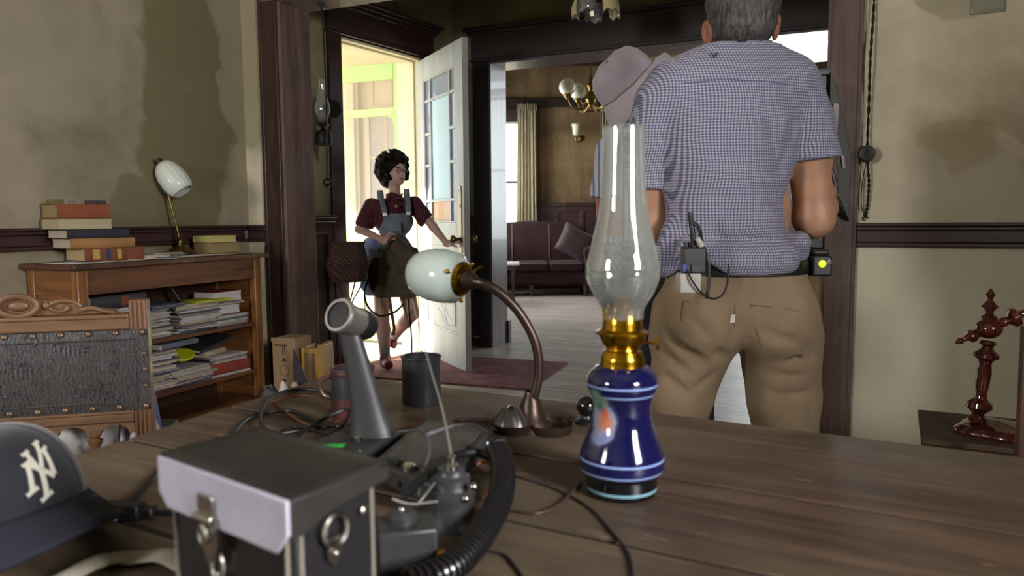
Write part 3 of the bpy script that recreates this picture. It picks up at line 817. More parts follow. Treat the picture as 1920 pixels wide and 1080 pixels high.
def curtain(px0, px1, zt, zb, Y, lab, folds=9, seed=0, rod=True, gather=.0):
    a = P(px0, 300, Y); b = P(px1, 300, Y); base = ((a.x+b.x)/2, Y, 0); w = b.x-a.x; r = random.Random(seed)
    t = cthing('curtain', lab, 'curtain', (base[0], base[1], zb))
    ph = [r.uniform(0, 6) for _ in range(4)]
    def fn(u, v):
        z = (1-v)*(zt-zb); k = 1.0 + gather*math.sin(PI*v)
        x = (u-.5)*w*(.86+.14*v)*k + gather*.0
        y = .035*(.5+.5*v)*math.sin(2*PI*folds*u+ph[0]+.4*v) + .015*math.sin(2*PI*folds*2.3*u+ph[1]+v)
        return Vector((x, y, z))
    MB().grid(fn, folds*12, 14).build('cloth', CURT, t, smooth=80, solid=.003)
    def hd(u, v):
        return Vector(((u-.5)*w*.88, .05*math.sin(2*PI*folds*1.5*u+ph[2]), zt-zb+.0-.06+.10*v+.015*math.sin(2*PI*folds*u)))
    MB().grid(hd, folds*12, 5).build('gathered_heading', CURT, t, smooth=80, solid=.003)
curtain(968, 1008, 2.84, .72, 11.72, 'cream gathered curtain beside the tall parlour window', 6, 1)
curtain(1124, 1150, 2.80, .9, 11.70, 'narrow cream curtain behind the hat wearer', 4, 2)
c = P(975, 208, 11.73); o = MB().cyl((-.75, 0, 0), (.75, 0, 0), .012, n=12).build('curtain_rod', BRASS); o.location = c2w((c.x-.45, 11.83, 2.80)); o.rotation_euler[2] = YAW; tag(o, 'thin brass rod over the tall parlour window', 'curtain rod')
c = P(1137, 208, 11.73); o = MB().cyl((-.3, 0, 0), (.3, 0, 0), .012, n=12).build('curtain_rod', BRASS); o.location = c2w((c.x, 11.83, 2.78)); o.rotation_euler[2] = YAW; tag(o, 'short brass rod behind the hat wearer', 'curtain rod')
OPAL = mat('opal_white_glass', 'd9d6c0', .25, var=.05, sub=.2, bump=0, coat=.5)
def chandelier():
    Y = 8.4; c = P(1108, 178, Y); k = Y/FPX
    t = cthing('chandelier', 'brass chandelier with white globe shades hanging in the parlour', 'chandelier', (c.x, c.y, c.z-.1))
    S = lambda px, py, dy=0: P(px, py, Y+dy)-Vector((c.x, c.y, c.z-.1))
    m = MB(); m.cyl((0, 0, .3), (0, 0, PC-(c.z-.1)), .008); m.lathe([(.001, -.05), (.02, -.03), (.035, 0), (.06, .05), (.05, .1), (.02, .14), (.03, .17), (.045, .2), (.02, .24), (.015, .32)], (0, 0, 0), 24)
    m.lathe([(.07, 0), (.06, .03), (.01, .05)], (0, 0, PC-(c.z-.1)-.05), 24)
    m.build('stem', BRASS, t)
    ends = [S(1064, 178, -.1), S(1084, 186, .25), S(1140, 186, -.25), S(1128, 180, .3), S(1100, 190, -.4)]
    for e in ends[:4]:
        h = Vector((e.x, e.y, 0)); 
        m = MB(); m.tube([(0, 0, .04), h*.35+Vector((0, 0, -.05)), h*.75+Vector((0, 0, -.05)), h+Vector((0, 0, e.z-.03))], .009, 8, smooth=6)
        m.lathe([(.012, -.05), (.035, -.02), (.05, 0), (.048, .02)], e, 20)
        m.tube([h*.3+Vector((0, 0, -.04)), h*.45+Vector((0, 0, .04)), h*.6+Vector((0, 0, .0))], .006, 6, smooth=6)
        o = m.build('arm', BRASS, t)
        g = MB(); g.sphere(e+Vector((0, 0, .085)), .092, 28, 18); g.build('globe_shade', OPAL, t)
chandelier()
def wall_sconce():
    c = P(1080, 240, 11.8); t = cthing('wall_sconce', 'small brass wall sconce with white tulip shade in the parlour', 'wall sconce', (c.x, 11.9, c.z-.2))
    m = MB(); m.lathe([(.05, 0), (.045, .015), (.02, .025)], (.09, 0, .05), 20, (0, -1, 0)); m.tube([(.09, -.02, .05), (.06, -.1, -.02), (0, -.15, 0), (-.005, -.15, .08)], .009, 8, smooth=6); m.build('arm', BRASS, t)
    g = MB(); g.lathe([(.03, .08), (.045, .11), (.05, .17), (.058, .22), (.075, .25)], (-.005, -.15, 0), 24, flute=.03, nf=8); g.build('tulip_shade', OPAL, t, solid=.004)
wall_sconce()

# ------------- hall: rug, wicker stand, wall lamp, hanging pull
t = NT('worn_red_rug'); v = t.co()
base = t.ramp(t.noise(v, 5, 6, .7), [(.3, srgb('5a2a33')), (.6, srgb('7d4650'))])
vor = t.n('ShaderNodeTexVoronoi', {'Vector': v, 'Scale': 14.0}, feature='DISTANCE_TO_EDGE')
base = t.mix(t.ramp(vor.outputs[0], [(.02, .55), (.06, 0)]), base, srgb('2e1f26'))
base = t.mix(t.ramp(t.noise(v, 9, 5, .7), [(.55, 0), (.7, .6)]), base, srgb('8c6a68'))
t.set(color=base, rough=.95); t.bump(t.noise(v, 200, 2), .3, .004)
p1, p2, p3 = G(892, 662, 0), G(1066, 680, 0), G(1012, 712, 0)
o = MB(); cor = [G(800, 668, 0), G(905, 661, 0), G(1066, 682, 0), G(985, 722, 0), G(840, 715, 0)]
ctr = Vector((-.15, 5.6, 0))
e1 = c2w(G(1066, 682, 0)); 
mb = MB(); mb.bx(-1.45, 0, -.95, 0, 0, .012); o = mb.build('rug', t.m, bevel=.004); o.location = e1; o.rotation_euler[2] = rad(4)+0; tag(o, 'worn red patterned rug on the hall floor behind the open door', 'rug')
WICK = NT('dark_wicker'); v = WICK.co()
wv = WICK.n('ShaderNodeTexWave', {'Vector': v, 'Scale': 28.0, 'Distortion': 1.5, 'Detail': 2.0}, bands_direction='Z')
wv2 = WICK.n('ShaderNodeTexWave', {'Vector': v, 'Scale': 16.0, 'Distortion': 1.0}, bands_direction='DIAGONAL')
hh = WICK.math('MULTIPLY', wv.outputs[0], wv2.outputs[0]); WICK.set(color=WICK.ramp(hh, [(.1, srgb('2e1d19')), (.8, srgb('6a493c'))]), rough=.5); WICK.bump(hh, .8, .006); WICK = WICK.m
def wicker_stand():
    Y = 4.95; c = P(652, 525, Y); base = (c.x, Y, 0)
    t = cthing('wicker_plant_stand', 'dark wicker basket planter raised on slim pole legs by the front door', 'planter', base)
    z0 = P(650, 526, Y).z; z1 = P(650, 455, Y).z; zm = P(650, 494, Y).z
    m = MB(); m.lathe([(.001, z0), (.118, z0), (.15, zm), (.142, zm+.012), (.118, z1-.03), (.115, z1), (.10, z1-.004), (.10, z1-.05), (.001, z1-.05)], (0, 0, 0), 8); m.build('basket', WICK, t, smooth=20)
    for z, r in ((zm, .153), (z0, .122), (z1, .118)):
        e = MB(); e.tube([(r*math.cos(2*PI*i/8), r*math.sin(2*PI*i/8), z) for i in range(8)], .006, 6, closed=True); e.build('braided_rim', WICK, t)
    m = MB(); m.cyl((.005, 0, 0), (0, 0, z0), .011, n=12); m.build('pole', wood('bamboo_pole', '7a6038', '9c8050', 'z'), t)
    for a in (-.9, .2, 1.3, 2.6):
        m = MB(); m.tube([(.015*math.cos(a), .015*math.sin(a), z0-.16), (.05*math.cos(a), .05*math.sin(a), z0-.1), (.11*math.cos(a), .11*math.sin(a), z0)], .005, 6, smooth=4); m.build('brace', WICK, t)
    for a in (.3, 2.4, 4.5):
        m = MB(); m.tube([(.01*math.cos(a), .01*math.sin(a), .35), (.1*math.cos(a), .1*math.sin(a), .12), (.16*math.cos(a), .16*math.sin(a), 0.006)], .008, 6, smooth=4); m.build('foot', WICK, t)
wicker_stand()
LG = thin_glass('lamp_chimney_glass', (.93, .95, .93), .10, .07)
def hall_wall_lamp():
    Y = 4.93; c = P(607, 272, Y); 
    t = cthing('wall_oil_lamp', 'small dark oil lamp with glass chimney mounted beside the front door', 'oil lamp', (c.x, c.y, c.z))
    k = Y/FPX
    m = MB(); m.lathe([(.001, 0), (.048, 0), (.055, .02), (.055, .06), (.048, .085), (.02, .1), (.015, .11)], (0, 0, 0), 24); m.build('tank', IRON, t)
    m = MB(); m.lathe([(.015, .11), (.03, .12), (.04, .13), (.028, .14), (.026, .16), (.012, .18)], (0, 0, 0), 24); m.build('burner', mat('tarnished_burner', '4a453c', .4, .8), t)
    m = MB(); m.lathe([(.026, .145), (.03, .17), (.05, .215), (.048, .25), (.028, .31), (.019, .38), (.018, .42)], (0, 0, 0), 28); m.build('glass_chimney', LG, t)
    m = MB(); m.cyl((.03, .085, .24), (.055, .06, .24), .06, .06, 24); m.build('reflector_disc', mat('tin_reflector', '55534c', .3, .9), t)
    m = MB(); m.box((.0, .085, .15), (.02, .01, .42)); m.tube([(0, .08, .02), (0, .05, -.01), (0, 0, -.008)], .006, 6); m.build('bracket', IRON, t)
hall_wall_lamp()
a = P(604, 20, 4.80); b = P(614, 342, 4.80)
t = cthing('bell_pull', 'black twisted cord ending in a round pull beside the wall oil lamp', 'cord pull', (b.x, b.y, b.z))
m = MB(); m.tube([(a.x-b.x, 0, a.z-b.z+.02), ((a.x-b.x)*.5+.01, 0, (a.z-b.z)*.5), (0, 0, .02)], .005, 6, smooth=10); m.build('cord', IRON, t)
m = MB(); m.sphere((0, 0, 0), (.028, .022, .03), 20, 12); m.cyl((0, .02, 0), (0, .05, 0), .008); m.build('round_pull', mat('black_turned_wood', '15100f', .35), t)
m = MB(); m.cyl((a.x-b.x, .03, a.z-b.z+.03), (a.x-b.x, -.02, a.z-b.z+.03), .02, n=16); m.build('ceiling_hook', IRON, t)
# ================================================================== NEAR ROOM FURNITURE
ORD = ['first', 'second', 'third', 'fourth', 'fifth', 'sixth', 'seventh', 'eighth', 'ninth', 'tenth', 'eleventh', 'twelfth', 'thirteenth', 'fourteenth', 'fifteenth', 'sixteenth', 'seventeenth']
OAK = wood('warm_oak', '4f2f18', '86572e', 'x', 9, .45, .25)
OAKZ = wood('warm_oak_upright', '573519', '8f5f30', 'z', 9, .45, .25)
OAKY = wood('warm_oak_long', '3e2415', '6f4627', 'y', 9, .45, .25)
OAKD = wood('worn_dark_oak_top', '3a241a', '5c3b28', 'y', 8, .5, .1, wear='7a5a42')
BT = .935                      # top of the bookcase
BX0, BX1 = XL+.034+.002, -3.155
BY0, BY1 = 2.27, 3.43
SH = [.25, .53]         # shelf heights (top faces)
def bookcase():
    t = thing('bookcase', 'open oak bookcase crammed with papers against the left wall', 'bookcase', (BX1, BY0, 0))
    w = BX1-BX0; L = BY1-BY0
    def part(n, m, bs, bev=.003):
        mb = MB()
        for b in bs: mb.bx(*b)
        return mb.build(n, m, t, bevel=bev)
    part('top_board', OAKD, [(-w-.0, .03, -.035, L+.035, BT-.026, BT)], .006)
    for y in (0, L-.05):
        for x in (-w, -.045): part('corner_post', OAKZ, [(x, x+.045, y, y+.05, 0, BT-.026)], .004)
    for y, s in ((.012, 1), (L-.03, 1)):
        p = part('side_panel', OAK, [(-w+.045, -.045, y, y+.018, .08, BT-.05)])
        part('side_rail', OAK, [(-w+.045, -.045, y-.008, y+.026, BT-.15, BT-.026)]); part('side_rail', OAK, [(-w+.045, -.045, y-.008, y+.026, .06, .14)])
    part('front_apron', OAKY, [(-.03, -.006, .05, L-.05, BT-.145, BT-.026)])
    part('back_panel', wood('dark_oak_back', '24130c', '3e2416', 'z', 8, .6), [(-w, -w+.012, .05, L-.05, .06, BT-.026)])
    for z in SH: part('shelf', OAKY, [(-w+.012, -.008, .02, L-.02, z-.02, z)])
    part('plinth_rail', OAKY, [(-.03, -.006, .05, L-.05, .0, .08)])
    part('bottom_board', OAKY, [(-w+.012, -.03, .02, L-.02, .06, .08)])
bookcase()

def paper_m(name, c): return mat(name, c, .8, var=.06, scale=3, bump=.05)
PAGES = {}
def pages(c):
    if c in PAGES: return PAGES[c]
    t = NT('book_pages_'+c); wv = t.n('ShaderNodeTexWave', {'Vector': t.co(), 'Scale': 260.0, 'Distortion': .6, 'Detail': 2.0}, bands_direction='Z')
    t.set(color=t.mix(t.math('MULTIPLY', wv.outputs[0], .35), srgb(c), tuple(x*.45 for x in srgb(c))), rough=.85); PAGES[c] = t.m; return t.m
def book(label, loc, rz, L, Wd, H, cover, page, group=None, bands=None, tilt=(0, 0), spine=1, name='book', cat='book', hard=True):
    """lies flat; local x: away from the spine (spine at +x when spine=1), y along the spine"""
    t = thing(name, label, cat, loc, rz, group); t.rotation_euler = (tilt[0], tilt[1], rz)
    ct = .003 if hard else .0012; s = spine
    pg = MB(); o_ = .004 if hard else .001
    n = 5; prof = [(s*(Wd/2-.003-.0), ct), (s*(Wd/2-.003), H-ct), (-s*(Wd/2-o_), H-ct), (-s*(Wd/2-o_-.004), H/2), (-s*(Wd/2-o_), ct)]
    pg.prism([(a, b) for a, b in prof], -L/2+o_, L/2-o_, Matrix(((1, 0, 0), (0, 0, 1), (0, 1, 0))))
    pg.build('pages', pages(page), t, smooth=0)
    cv = MB(); outer = [(-s*Wd/2, 0), (s*(Wd/2), 0), (s*(Wd/2+.006 if hard else Wd/2+.001), H*.25), (s*(Wd/2+.006 if hard else Wd/2+.001), H*.75), (s*(Wd/2), H), (-s*Wd/2, H), (-s*Wd/2, H-ct), (s*(Wd/2-.002), H-ct), (s*(Wd/2+.001), H*.72), (s*(Wd/2+.001), H*.28), (s*(Wd/2-.002), ct), (-s*Wd/2, ct)]
    cv.prism(outer, -L/2, L/2, Matrix(((1, 0, 0), (0, 0, 1), (0, 1, 0))))
    cv.build('cover', cover, t, bevel=.0008, smooth=30)
    for (yy, hw, m) in (bands or []):
        b = MB(); x = s*(Wd/2+.0045); b.bx(min(x, x+s*.0022), max(x, x+s*.0022), yy-hw, yy+hw, H*.12, H*.88); b.build('spine_label', m, t, bevel=.0005)
    return t
RUST = mat('rust_red_cloth', '7a3c22', .75, var=.15); BLACKC = mat('blue_black_cloth', '1d1f2a', .6); TANL = mat('scuffed_tan_leather', '8a6238', .6, var=.25, scale=12)
BROWNL = mat('reddish_brown_leather', '6a3a26', .5, var=.2); OLIVEC = mat('olive_cloth', '5e5832', .75); GOLDT = mat('gold_tooling', 'c9a860', .4, .6); NAVYC = mat('dark_blue_label', '24284a', .6)
GREYC = mat('grey_card', '6f6a66', .8); CREAMC = mat('cream_card', 'a89c80', .8); WHITEC = mat('white_paper', 'c9c5c2', .85, var=.04); REDC = mat('brick_red_cloth', '7d3529', .7); YELC = mat('pale_yellow_cover', 'b5ad6a', .7)
# the leaning stack at the left end, bottom to top
TOPZ = BT
def onp(px, py, z): g = GW(px, py, z); return g
z = TOPZ+.004
a = onp(172, 462, z)
stk = [  # label, dx, dy, L, W, H, rz, cover, page, bands
 ('thick brown leather book with gilt spine, lowest of the leaning stack', .0, 0, .285, .20, .062, -12, BROWNL, 'b59f74', [(-.09, .016, GOLDT), (-.035, .012, NAVYC), (.02, .01, GOLDT)]),
 ('scuffed tan leather book second from the bottom of the leaning stack', -.01, -.05, .30, .20, .046, -13, TANL, 'b4a797', None),
 ('thin blue-black book in the middle of the leaning stack', -.015, -.07, .29, .20, .042, -12, BLACKC, 'b4a797', None),
 ('cream edged book with its pages outward, under the rust book', -.03, -.115, .245, .19, .052, -13, OLIVEC, 'a79b7c', None),
 ('rust red cloth book on top of the leaning stack', -.03, -.12, .235, .18, .066, -14, RUST, '8d7d52', None)]
bx = -3.345; by = BY0+.29
for lab, dx, dy, L, Wd, H, rz, cv, pg, bands in stk:
    if 'pages outward' in lab: book(lab, (bx+dx, by+dy, z), rad(rz), L, Wd, H, cv, pg, 'books in the leaning stack', None, (rad(0), 0), spine=-1)
    else: book(lab, (bx+dx, by+dy, z), rad(rz), L, Wd, H, cv, pg, 'books in the leaning stack', bands)
    z += H+.0005
ztop = z
for lab, dx, dy, s_, m, nm in (('small olive box lid at the left end of the rust book', -.045, -.21, (.05, .06, .022), OLIVEC, 'small_box'), ('tiny striped matchbox next to the olive box lid', .01, -.165, (.03, .02, .016), GREYC, 'matchbox'), ('dark ridged harmonica-like bar lying on the rust red book', .02, -.05, (.028, .09, .018), mat('dark_ridged_metal', '3e3b3a', .5, .4), 'metal_bar')):
    mb = MB(); mb.bx(-s_[0]/2, s_[0]/2, -s_[1]/2, s_[1]/2, 0, s_[2])
    if nm == 'metal_bar':
        for i in range(8): mb.bx(s_[0]/2-.001, s_[0]/2+.002, -.04+i*.0105, -.036+i*.0105, .003, s_[2]-.003)
    o = mb.build(nm, m, bevel=.002); o.location = (bx+dx, by+dy, ztop); o.rotation_euler[2] = rad(-14); tag(o, lab, {'small_box': 'box', 'matchbox': 'matchbox', 'metal_bar': 'metal bar'}[nm])
# stack right of the lamp
c1 = onp(402, 455, TOPZ+.006)
book('red cloth book with olive page edge under the yellow book', (-3.33, BY1-.155, TOPZ+.006), rad(-6), .20, .15, .062, REDC, '8d7d52', 'books right of the brass lamp', spine=-1)
book('pale yellow book lying on the red book beside the brass lamp', (-3.335, BY1-.165, TOPZ+.0685), rad(-9), .185, .145, .038, YELC, 'b5ad6a', 'books right of the brass lamp', spine=-1)
# loose papers over the bookcase top
r = random.Random(11)
def sheet(name, lab, cat, loc, rz, w, l, m, th=.0012, curl=.006, group=None, tilt=(0, 0)):
    mb = MB()
    cx, cy = r.uniform(-1, 1), r.uniform(-1, 1)
    def fn(u, v): return Vector(((u-.5)*w, (v-.5)*l, max(0, curl*((u-.5)*cx+(v-.5)*cy)**2*4)))
    mb.grid(fn, 7, 7); o = mb.build(name, m, solid=th, smooth=60); o.location = (loc[0], loc[1], loc[2]+th/2+.0004); o.rotation_euler = (tilt[0], tilt[1], rz)
    return tag(o, lab, cat, group)
BLUEP = mat('blue_printed_paper', '3f4c66', .7, scale=14, col2='8a8f9c'); GREYP = mat('grey_newsprint', '7f7a76', .85, scale=18, col2='9b9690')
zz = TOPZ
for i in range(9):
    m = [WHITEC, GREYP, CREAMC][i % 3]
    sheet('paper_sheet', ['white', 'newsprint grey', 'cream'][i % 3]+' loose sheet on the bookcase top, '+ORD[i]+' from its left end', 'paper', (r.uniform(-3.31, -3.25), BY0+.14+i*.105, zz), r.uniform(-.4, .4), .23, .28, m, .001, .002, 'loose sheets on the bookcase top'); zz += .0004
sheet('pamphlet', 'blue printed pamphlet left of the brass lamp base', 'pamphlet', (-3.26, BY0+.56, zz+.001), rad(18), .15, .22, BLUEP, .004, .003)
book('thin white booklet sticking out under the leaning stack', (-3.27, BY0+.46, TOPZ+.002), rad(-20), .20, .13, .016, WHITEC, 'b4a797', None, hard=False, spine=-1, name='booklet', cat='booklet')
book('white notebook between the leaning stack and brass lamp', (-3.36, BY0+.64, TOPZ+.005), rad(-8), .17, .12, .018, CREAMC, 'b4a797', None, hard=False, spine=1, name='notebook', cat='notebook')
z_lamp = TOPZ+.012
# the contents of the shelves -------------------------------
MAGC = [mat('magazine_white', 'b9b4b2', .6), mat('magazine_grey', '8b8584', .6), mat('magazine_mauve', '7b6876', .6), mat('magazine_slate', '565a66', .6), mat('magazine_cream', 'a39a84', .6), mat('magazine_dark', '2a292c', .5), mat('magazine_yellow', 'b9b426', .6)]
def pile(x, y, z0, n, grp, lab, L=.28, Wd=.2, thr=(.006, .014), seed=0, spread=.02, skip=(), jit=.14, mats=None):
    q = random.Random(seed); z = z0
    for i in range(n):
        h = q.uniform(*thr); mi = q.choice(mats or [0, 0, 0, 1, 2, 4, 3]); m = MAGC[mi]
        lb = ['white', 'grey', 'mauve', 'slate', 'cream', 'dark', 'yellow'][mi]+' '+('magazine lowest' if i == 0 else 'magazine topmost' if i == n-1 else 'magazine '+ORD[i]+' from the bottom')+' '+lab
        book(lb, (x+q.uniform(-spread, spread*.6), y+q.uniform(-spread, spread), z+.0003), q.uniform(-jit, jit), L*q.uniform(.88, 1.02), Wd*q.uniform(.9, 1.0), h, m, 'b4a797' if i % 3 else 'c9c5c2', grp, hard=False, spine=q.choice((-1, 1)), name='magazine', cat='magazine')
        z += h+.0006
    return z
xm = BX1-.135
g1 = 'magazines piled on the middle shelf'
za = pile(xm, BY0+.40, SH[1]+.0, 15, g1, 'in the left pile on the middle shelf', seed=1, spread=.02, mats=[0, 1, 3, 4, 0])
zb = pile(xm+.01, BY0+.72, SH[1], 13, g1, 'in the centre pile on the middle shelf', seed=2, spread=.02)
zc = pile(xm+.015, BY0+.945, SH[1], 7, g1, 'beneath the two red books on the middle shelf', seed=3, L=.24, spread=.008, jit=.06)
book('cream paged red book directly above the magazines, right end of middle shelf', (xm, BY0+.94, zc+.001), rad(-4), .2, .16, .055, REDC, 'c9c5c2', None, spine=-1)
book('grey magazine lying between the two red books on the middle shelf', (xm+.005, BY0+.94, zc+.058), rad(3), .24, .18, .010, MAGC[0], 'c9c5c2', None, hard=False, name='magazine', cat='magazine')
book('red book with white page edge, topmost at the right end of middle shelf', (xm+.0, BY0+.955, zc+.070), rad(2), .21, .16, .062, REDC, 'c9c5c2', None, spine=-1)
# yellow edged covers and tilted card
book('yellow covered magazine at the front edge of the middle shelf', (xm+.06, BY0+.80, zb+.001), rad(-8), .24, .17, .009, MAGC[6], 'c9c5c2', None, hard=False, name='magazine', cat='magazine')
book('slate folder with yellow edge drooping at the left of the middle shelf', (xm+.03, BY0+.49, za+.001), rad(5), .22, .19, .016, MAGC[3], 'b9b426', None, hard=False, name='folder', cat='folder')
book('black binder with red emblem lying at the left of the middle shelf', (xm-.04, BY0+.26, za+.03), rad(4), .32, .2, .06, MAGC[5], 'b4a797', None, name='binder', cat='binder', bands=[(.03, .025, REDC)])
for k_, (dy, dz) in enumerate(((.22, .0), (.31, .0))):
    book(['white magazine directly under the black binder, lower one', 'white magazine directly under the black binder, upper one'][k_], (xm, BY0+.22+k_*.02, za+.001+k_*.013), rad(3+4*k_), .27, .2, .011, MAGC[0], 'c9c5c2', 'magazines under the black binder', hard=False, name='magazine', cat='magazine')
o = sheet('striped_card', 'small white striped card propped up among the magazines', 'card', (xm-.0, BY0+.66, zb+.045), rad(25), .09, .10, None or mat('striped_card_paper', 'b8b4b0', .8, scale=30, stretch=(.1, .1, 2), col2='8c8884'), .002, .0)
o.rotation_euler = (rad(-35), rad(55), rad(10))
g2 = 'magazines and folders piled on the lower shelf'
ya = pile(xm, BY0+.42, SH[0], 16, g2, 'in the left pile on the lower shelf', seed=5, spread=.022, thr=(.007, .016), mats=[0, 1, 2, 4, 3, 2])
yb = pile(xm+.01, BY0+.66, SH[0], 9, g2, 'in the centre pile on the lower shelf', seed=6, spread=.02)
book('dark red leather volume low at the right of the lower shelf', (xm-.0, BY0+.93, SH[0]+.013), rad(-3), .27, .2, .06, REDC, 'b4a797', None)
book('white magazine beneath the dark red volume', (xm+.005, BY0+.93, SH[0]+.0005), rad(-5), .28, .2, .011, MAGC[0], 'c9c5c2', None, hard=False, name='magazine', cat='magazine')
yc = pile(xm+.01, BY0+.93, SH[0]+.075, 4, g2, 'of those on the dark red volume', seed=8, spread=.012, L=.27, jit=.08)
book('thick cream book on the right pile of the lower shelf', (xm-.03, BY0+.86, yc+.001), rad(10), .19, .14, .03, CREAMC, 'a79b7c', None)
f1 = book('black ring folder tilted against the papers of the lower shelf', (xm-.02, BY0+.86, yc+.062), rad(0), .25, .19, .02, MAGC[5], 'c9c5c2', None, name='ring_folder', cat='folder', tilt=(rad(12), rad(4)))
o = MB().lathe([(.001, 0), (.055, 0), (.058, .006), (.055, .012), (.001, .012)], (0, 0, 0), 32).build('yellow_disc', mat('acid_yellow_plastic', 'b5b51c', .4, var=.08)); o.location = (xm+.02, BY0+.665, yb+.060); o.rotation_euler = (rad(12), rad(20), 0); o.scale = (1, 1.1, 1); tag(o, 'acid yellow round lid lying on the lower shelf papers', 'lid')
book('grey folder sloping over the left pile of the lower shelf', (xm+.01, BY0+.56, max(ya, yb)+.006), rad(6), .26, .2, .03, MAGC[3], 'b4a797', None, name='folder', cat='folder')

# small brass lamp with ribbed white shade on the bookcase
def bookcase_lamp():
    c = onp(338, 457, z_lamp); Y = 4.02
    b = Vector((-3.395, BY0+.80, z_lamp))
    # camera-aligned offsets for the tilted arm and shade
    cb = Vector((b.x*CY+b.y*SY, -b.x*SY+b.y*CY, b.z))
    t = thing('desk_lamp', 'small brass desk lamp with ribbed white glass shade on the bookcase', 'desk lamp', b, YAW)
    Y = cb.y
    S = lambda px, py, dy=0: P(px, py, Y+dy)-cb
    AB = mat('dull_brass', '7a6436', .38, .9, var=.3)
    m = MB(); m.lathe([(.001, .0), (.075, 0), (.078, .008), (.06, .02), (.035, .032), (.018, .045), (.014, .07), (.02, .08), (.008, .09)], (0, 0, 0), 32, flute=.05, nf=8); m.build('base', AB, t)
    p0, p1 = Vector((-.005, 0, .08)), S(304, 320)
    m = MB(); m.cyl(p0, p1, .006, n=12); m.build('arm', AB, t)
    m = MB(); m.cyl(S(296, 300, .0), S(308, 312, .0), .018, .02, 16); m.tube([p1, S(298, 312), S(290, 300)], .007, 8, smooth=4); m.build('socket', mat('dark_socket', '3a2c24', .5, .4), t)
    k = MB(); k.cyl((.018, -.02, .055), (.03, -.03, .055), .008, n=12); k.build('switch', mat('bakelite_switch', '1a1514', .4), t)
    a, e = S(302, 306), S(338, 352); d = (e-a); L = d.length
    m = MB(); m.lathe([(.020, 0), (.040, L*.06), (.060, L*.22), (.072, L*.45), (.076, L*.75), (.072, L*.98), (.060, L*1.12), (.052, L*1.16)], a, 64, d, flute=.015, nf=16); m.build('shade', mat('ribbed_milk_glass', 'cfd2c8', .3, var=.05, bump=0, coat=.4, sub=.1), t, solid=.004)
bookcase_lamp()

# big plank table -------------------------------------------
TZ = .76
FARL, FARR = G(660, 692, TZ), G(1920, 838, TZ)
tdir = (c2w(FARR)-c2w(FARL)); tdir.z = 0; TA = math.atan2(tdir.y, tdir.x)
def table():
    c = c2w(G(628, 700, TZ)); t = thing('plank_table', 'long weathered plank table filling the foreground', 'table', (c.x, c.y, 0), TA)
    L, D = 2.9, 1.24
    n = NT('weathered_table_planks'); v = n.co((.09, 1, 1))
    f = n.noise(v, 16, 7, .62, .8); f2 = n.noise(v, 70, 3, .6); f3 = n.noise(n.co(), 2.3, 5, .65)
    fm = n.math('ADD', n.math('MULTIPLY', f, .7), n.math('MULTIPLY', f2, .3))
    col = n.ramp(fm, [(.34, srgb('30251f')), (.5, srgb('4e3e33')), (.66, srgb('6e5a4a'))])
    sh = n.ramp(f3, [(.4, 0), (.62, 1)])
    col = n.mix(n.math('MULTIPLY', sh, .5), col, srgb('716855'))
    red = n.ramp(n.noise(n.co(loc=(3, 1, 0)), 1.8, 5, .6), [(.45, 0), (.65, 1)])
    col = n.mix(n.math('MULTIPLY', red, .35), col, srgb('4a2f22'))
    sc_ = n.ramp(n.noise(n.co((.6, 2.5, 1), loc=(5, 0, 0)), 11, 4, .6), [(.67, 0), (.72, 1)])
    col = n.mix(n.math('MULTIPLY', sc_, .6), col, srgb('a58467'))
    n.set(color=col, rough=n.ramp(f, [(.3, .38), (.7, .62)]), spec=.4); n.bump(fm, .5, .003)
    ws = [.342, .235, .225, .22, .218]; y = 0
    for i, w in enumerate(ws):
        m = MB()
        def top(u, v): return None
        e = .0045; k = random.Random(i)
        sk = .085; m.prism([((y+e)*sk+k.uniform(0, .004), -y-e), ((y+w-e)*sk+k.uniform(0, .004), -y-w+e), (L, -y-w+e), (L, -y-e)][::-1], TZ-.042, TZ)
        m.build('plank', n.m, t, bevel=.002); y += w
        if i < len(ws)-1: MB().bx(y*.085+.02, L-.01, -y-e, -y+e, TZ-.03, TZ-.003).build('seam_shade_strip', mat('dark_seam_shade', '0f0b09', .95), t)  # dark strip added in each plank gap, its colour standing in for shade
    a = MB(); a.bx(.10, L-.1, -.13, -.10, TZ-.15, TZ-.042); a.build('apron', n.m, t)
    a = MB(); a.bx(.10, L-.1, -D+.10, -D+.13, TZ-.15, TZ-.042); a.build('apron', n.m, t)
    a = MB(); a.bx(.10, .13, -D+.13, -.13, TZ-.15, TZ-.042); a.build('apron', n.m, t)
    a = MB(); a.bx(L-.13, L-.10, -D+.13, -.13, TZ-.15, TZ-.042); a.build('apron', n.m, t)
    for x in (.14, L-.14):
        for yy in (-.14, -D+.14):
            m = MB(); m.bx(x-.045, x+.045, yy-.045, yy+.045, TZ-.20, TZ-.05); m.lathe([(.03, 0), (.035, .04), (.028, .1), (.045, .3), (.035, .45), (.045, .52), (.04, .56)], (x, yy, 0), 20, cap0=True); m.build('leg', n.m, t, bevel=.003)
    return t
TABLE = table()

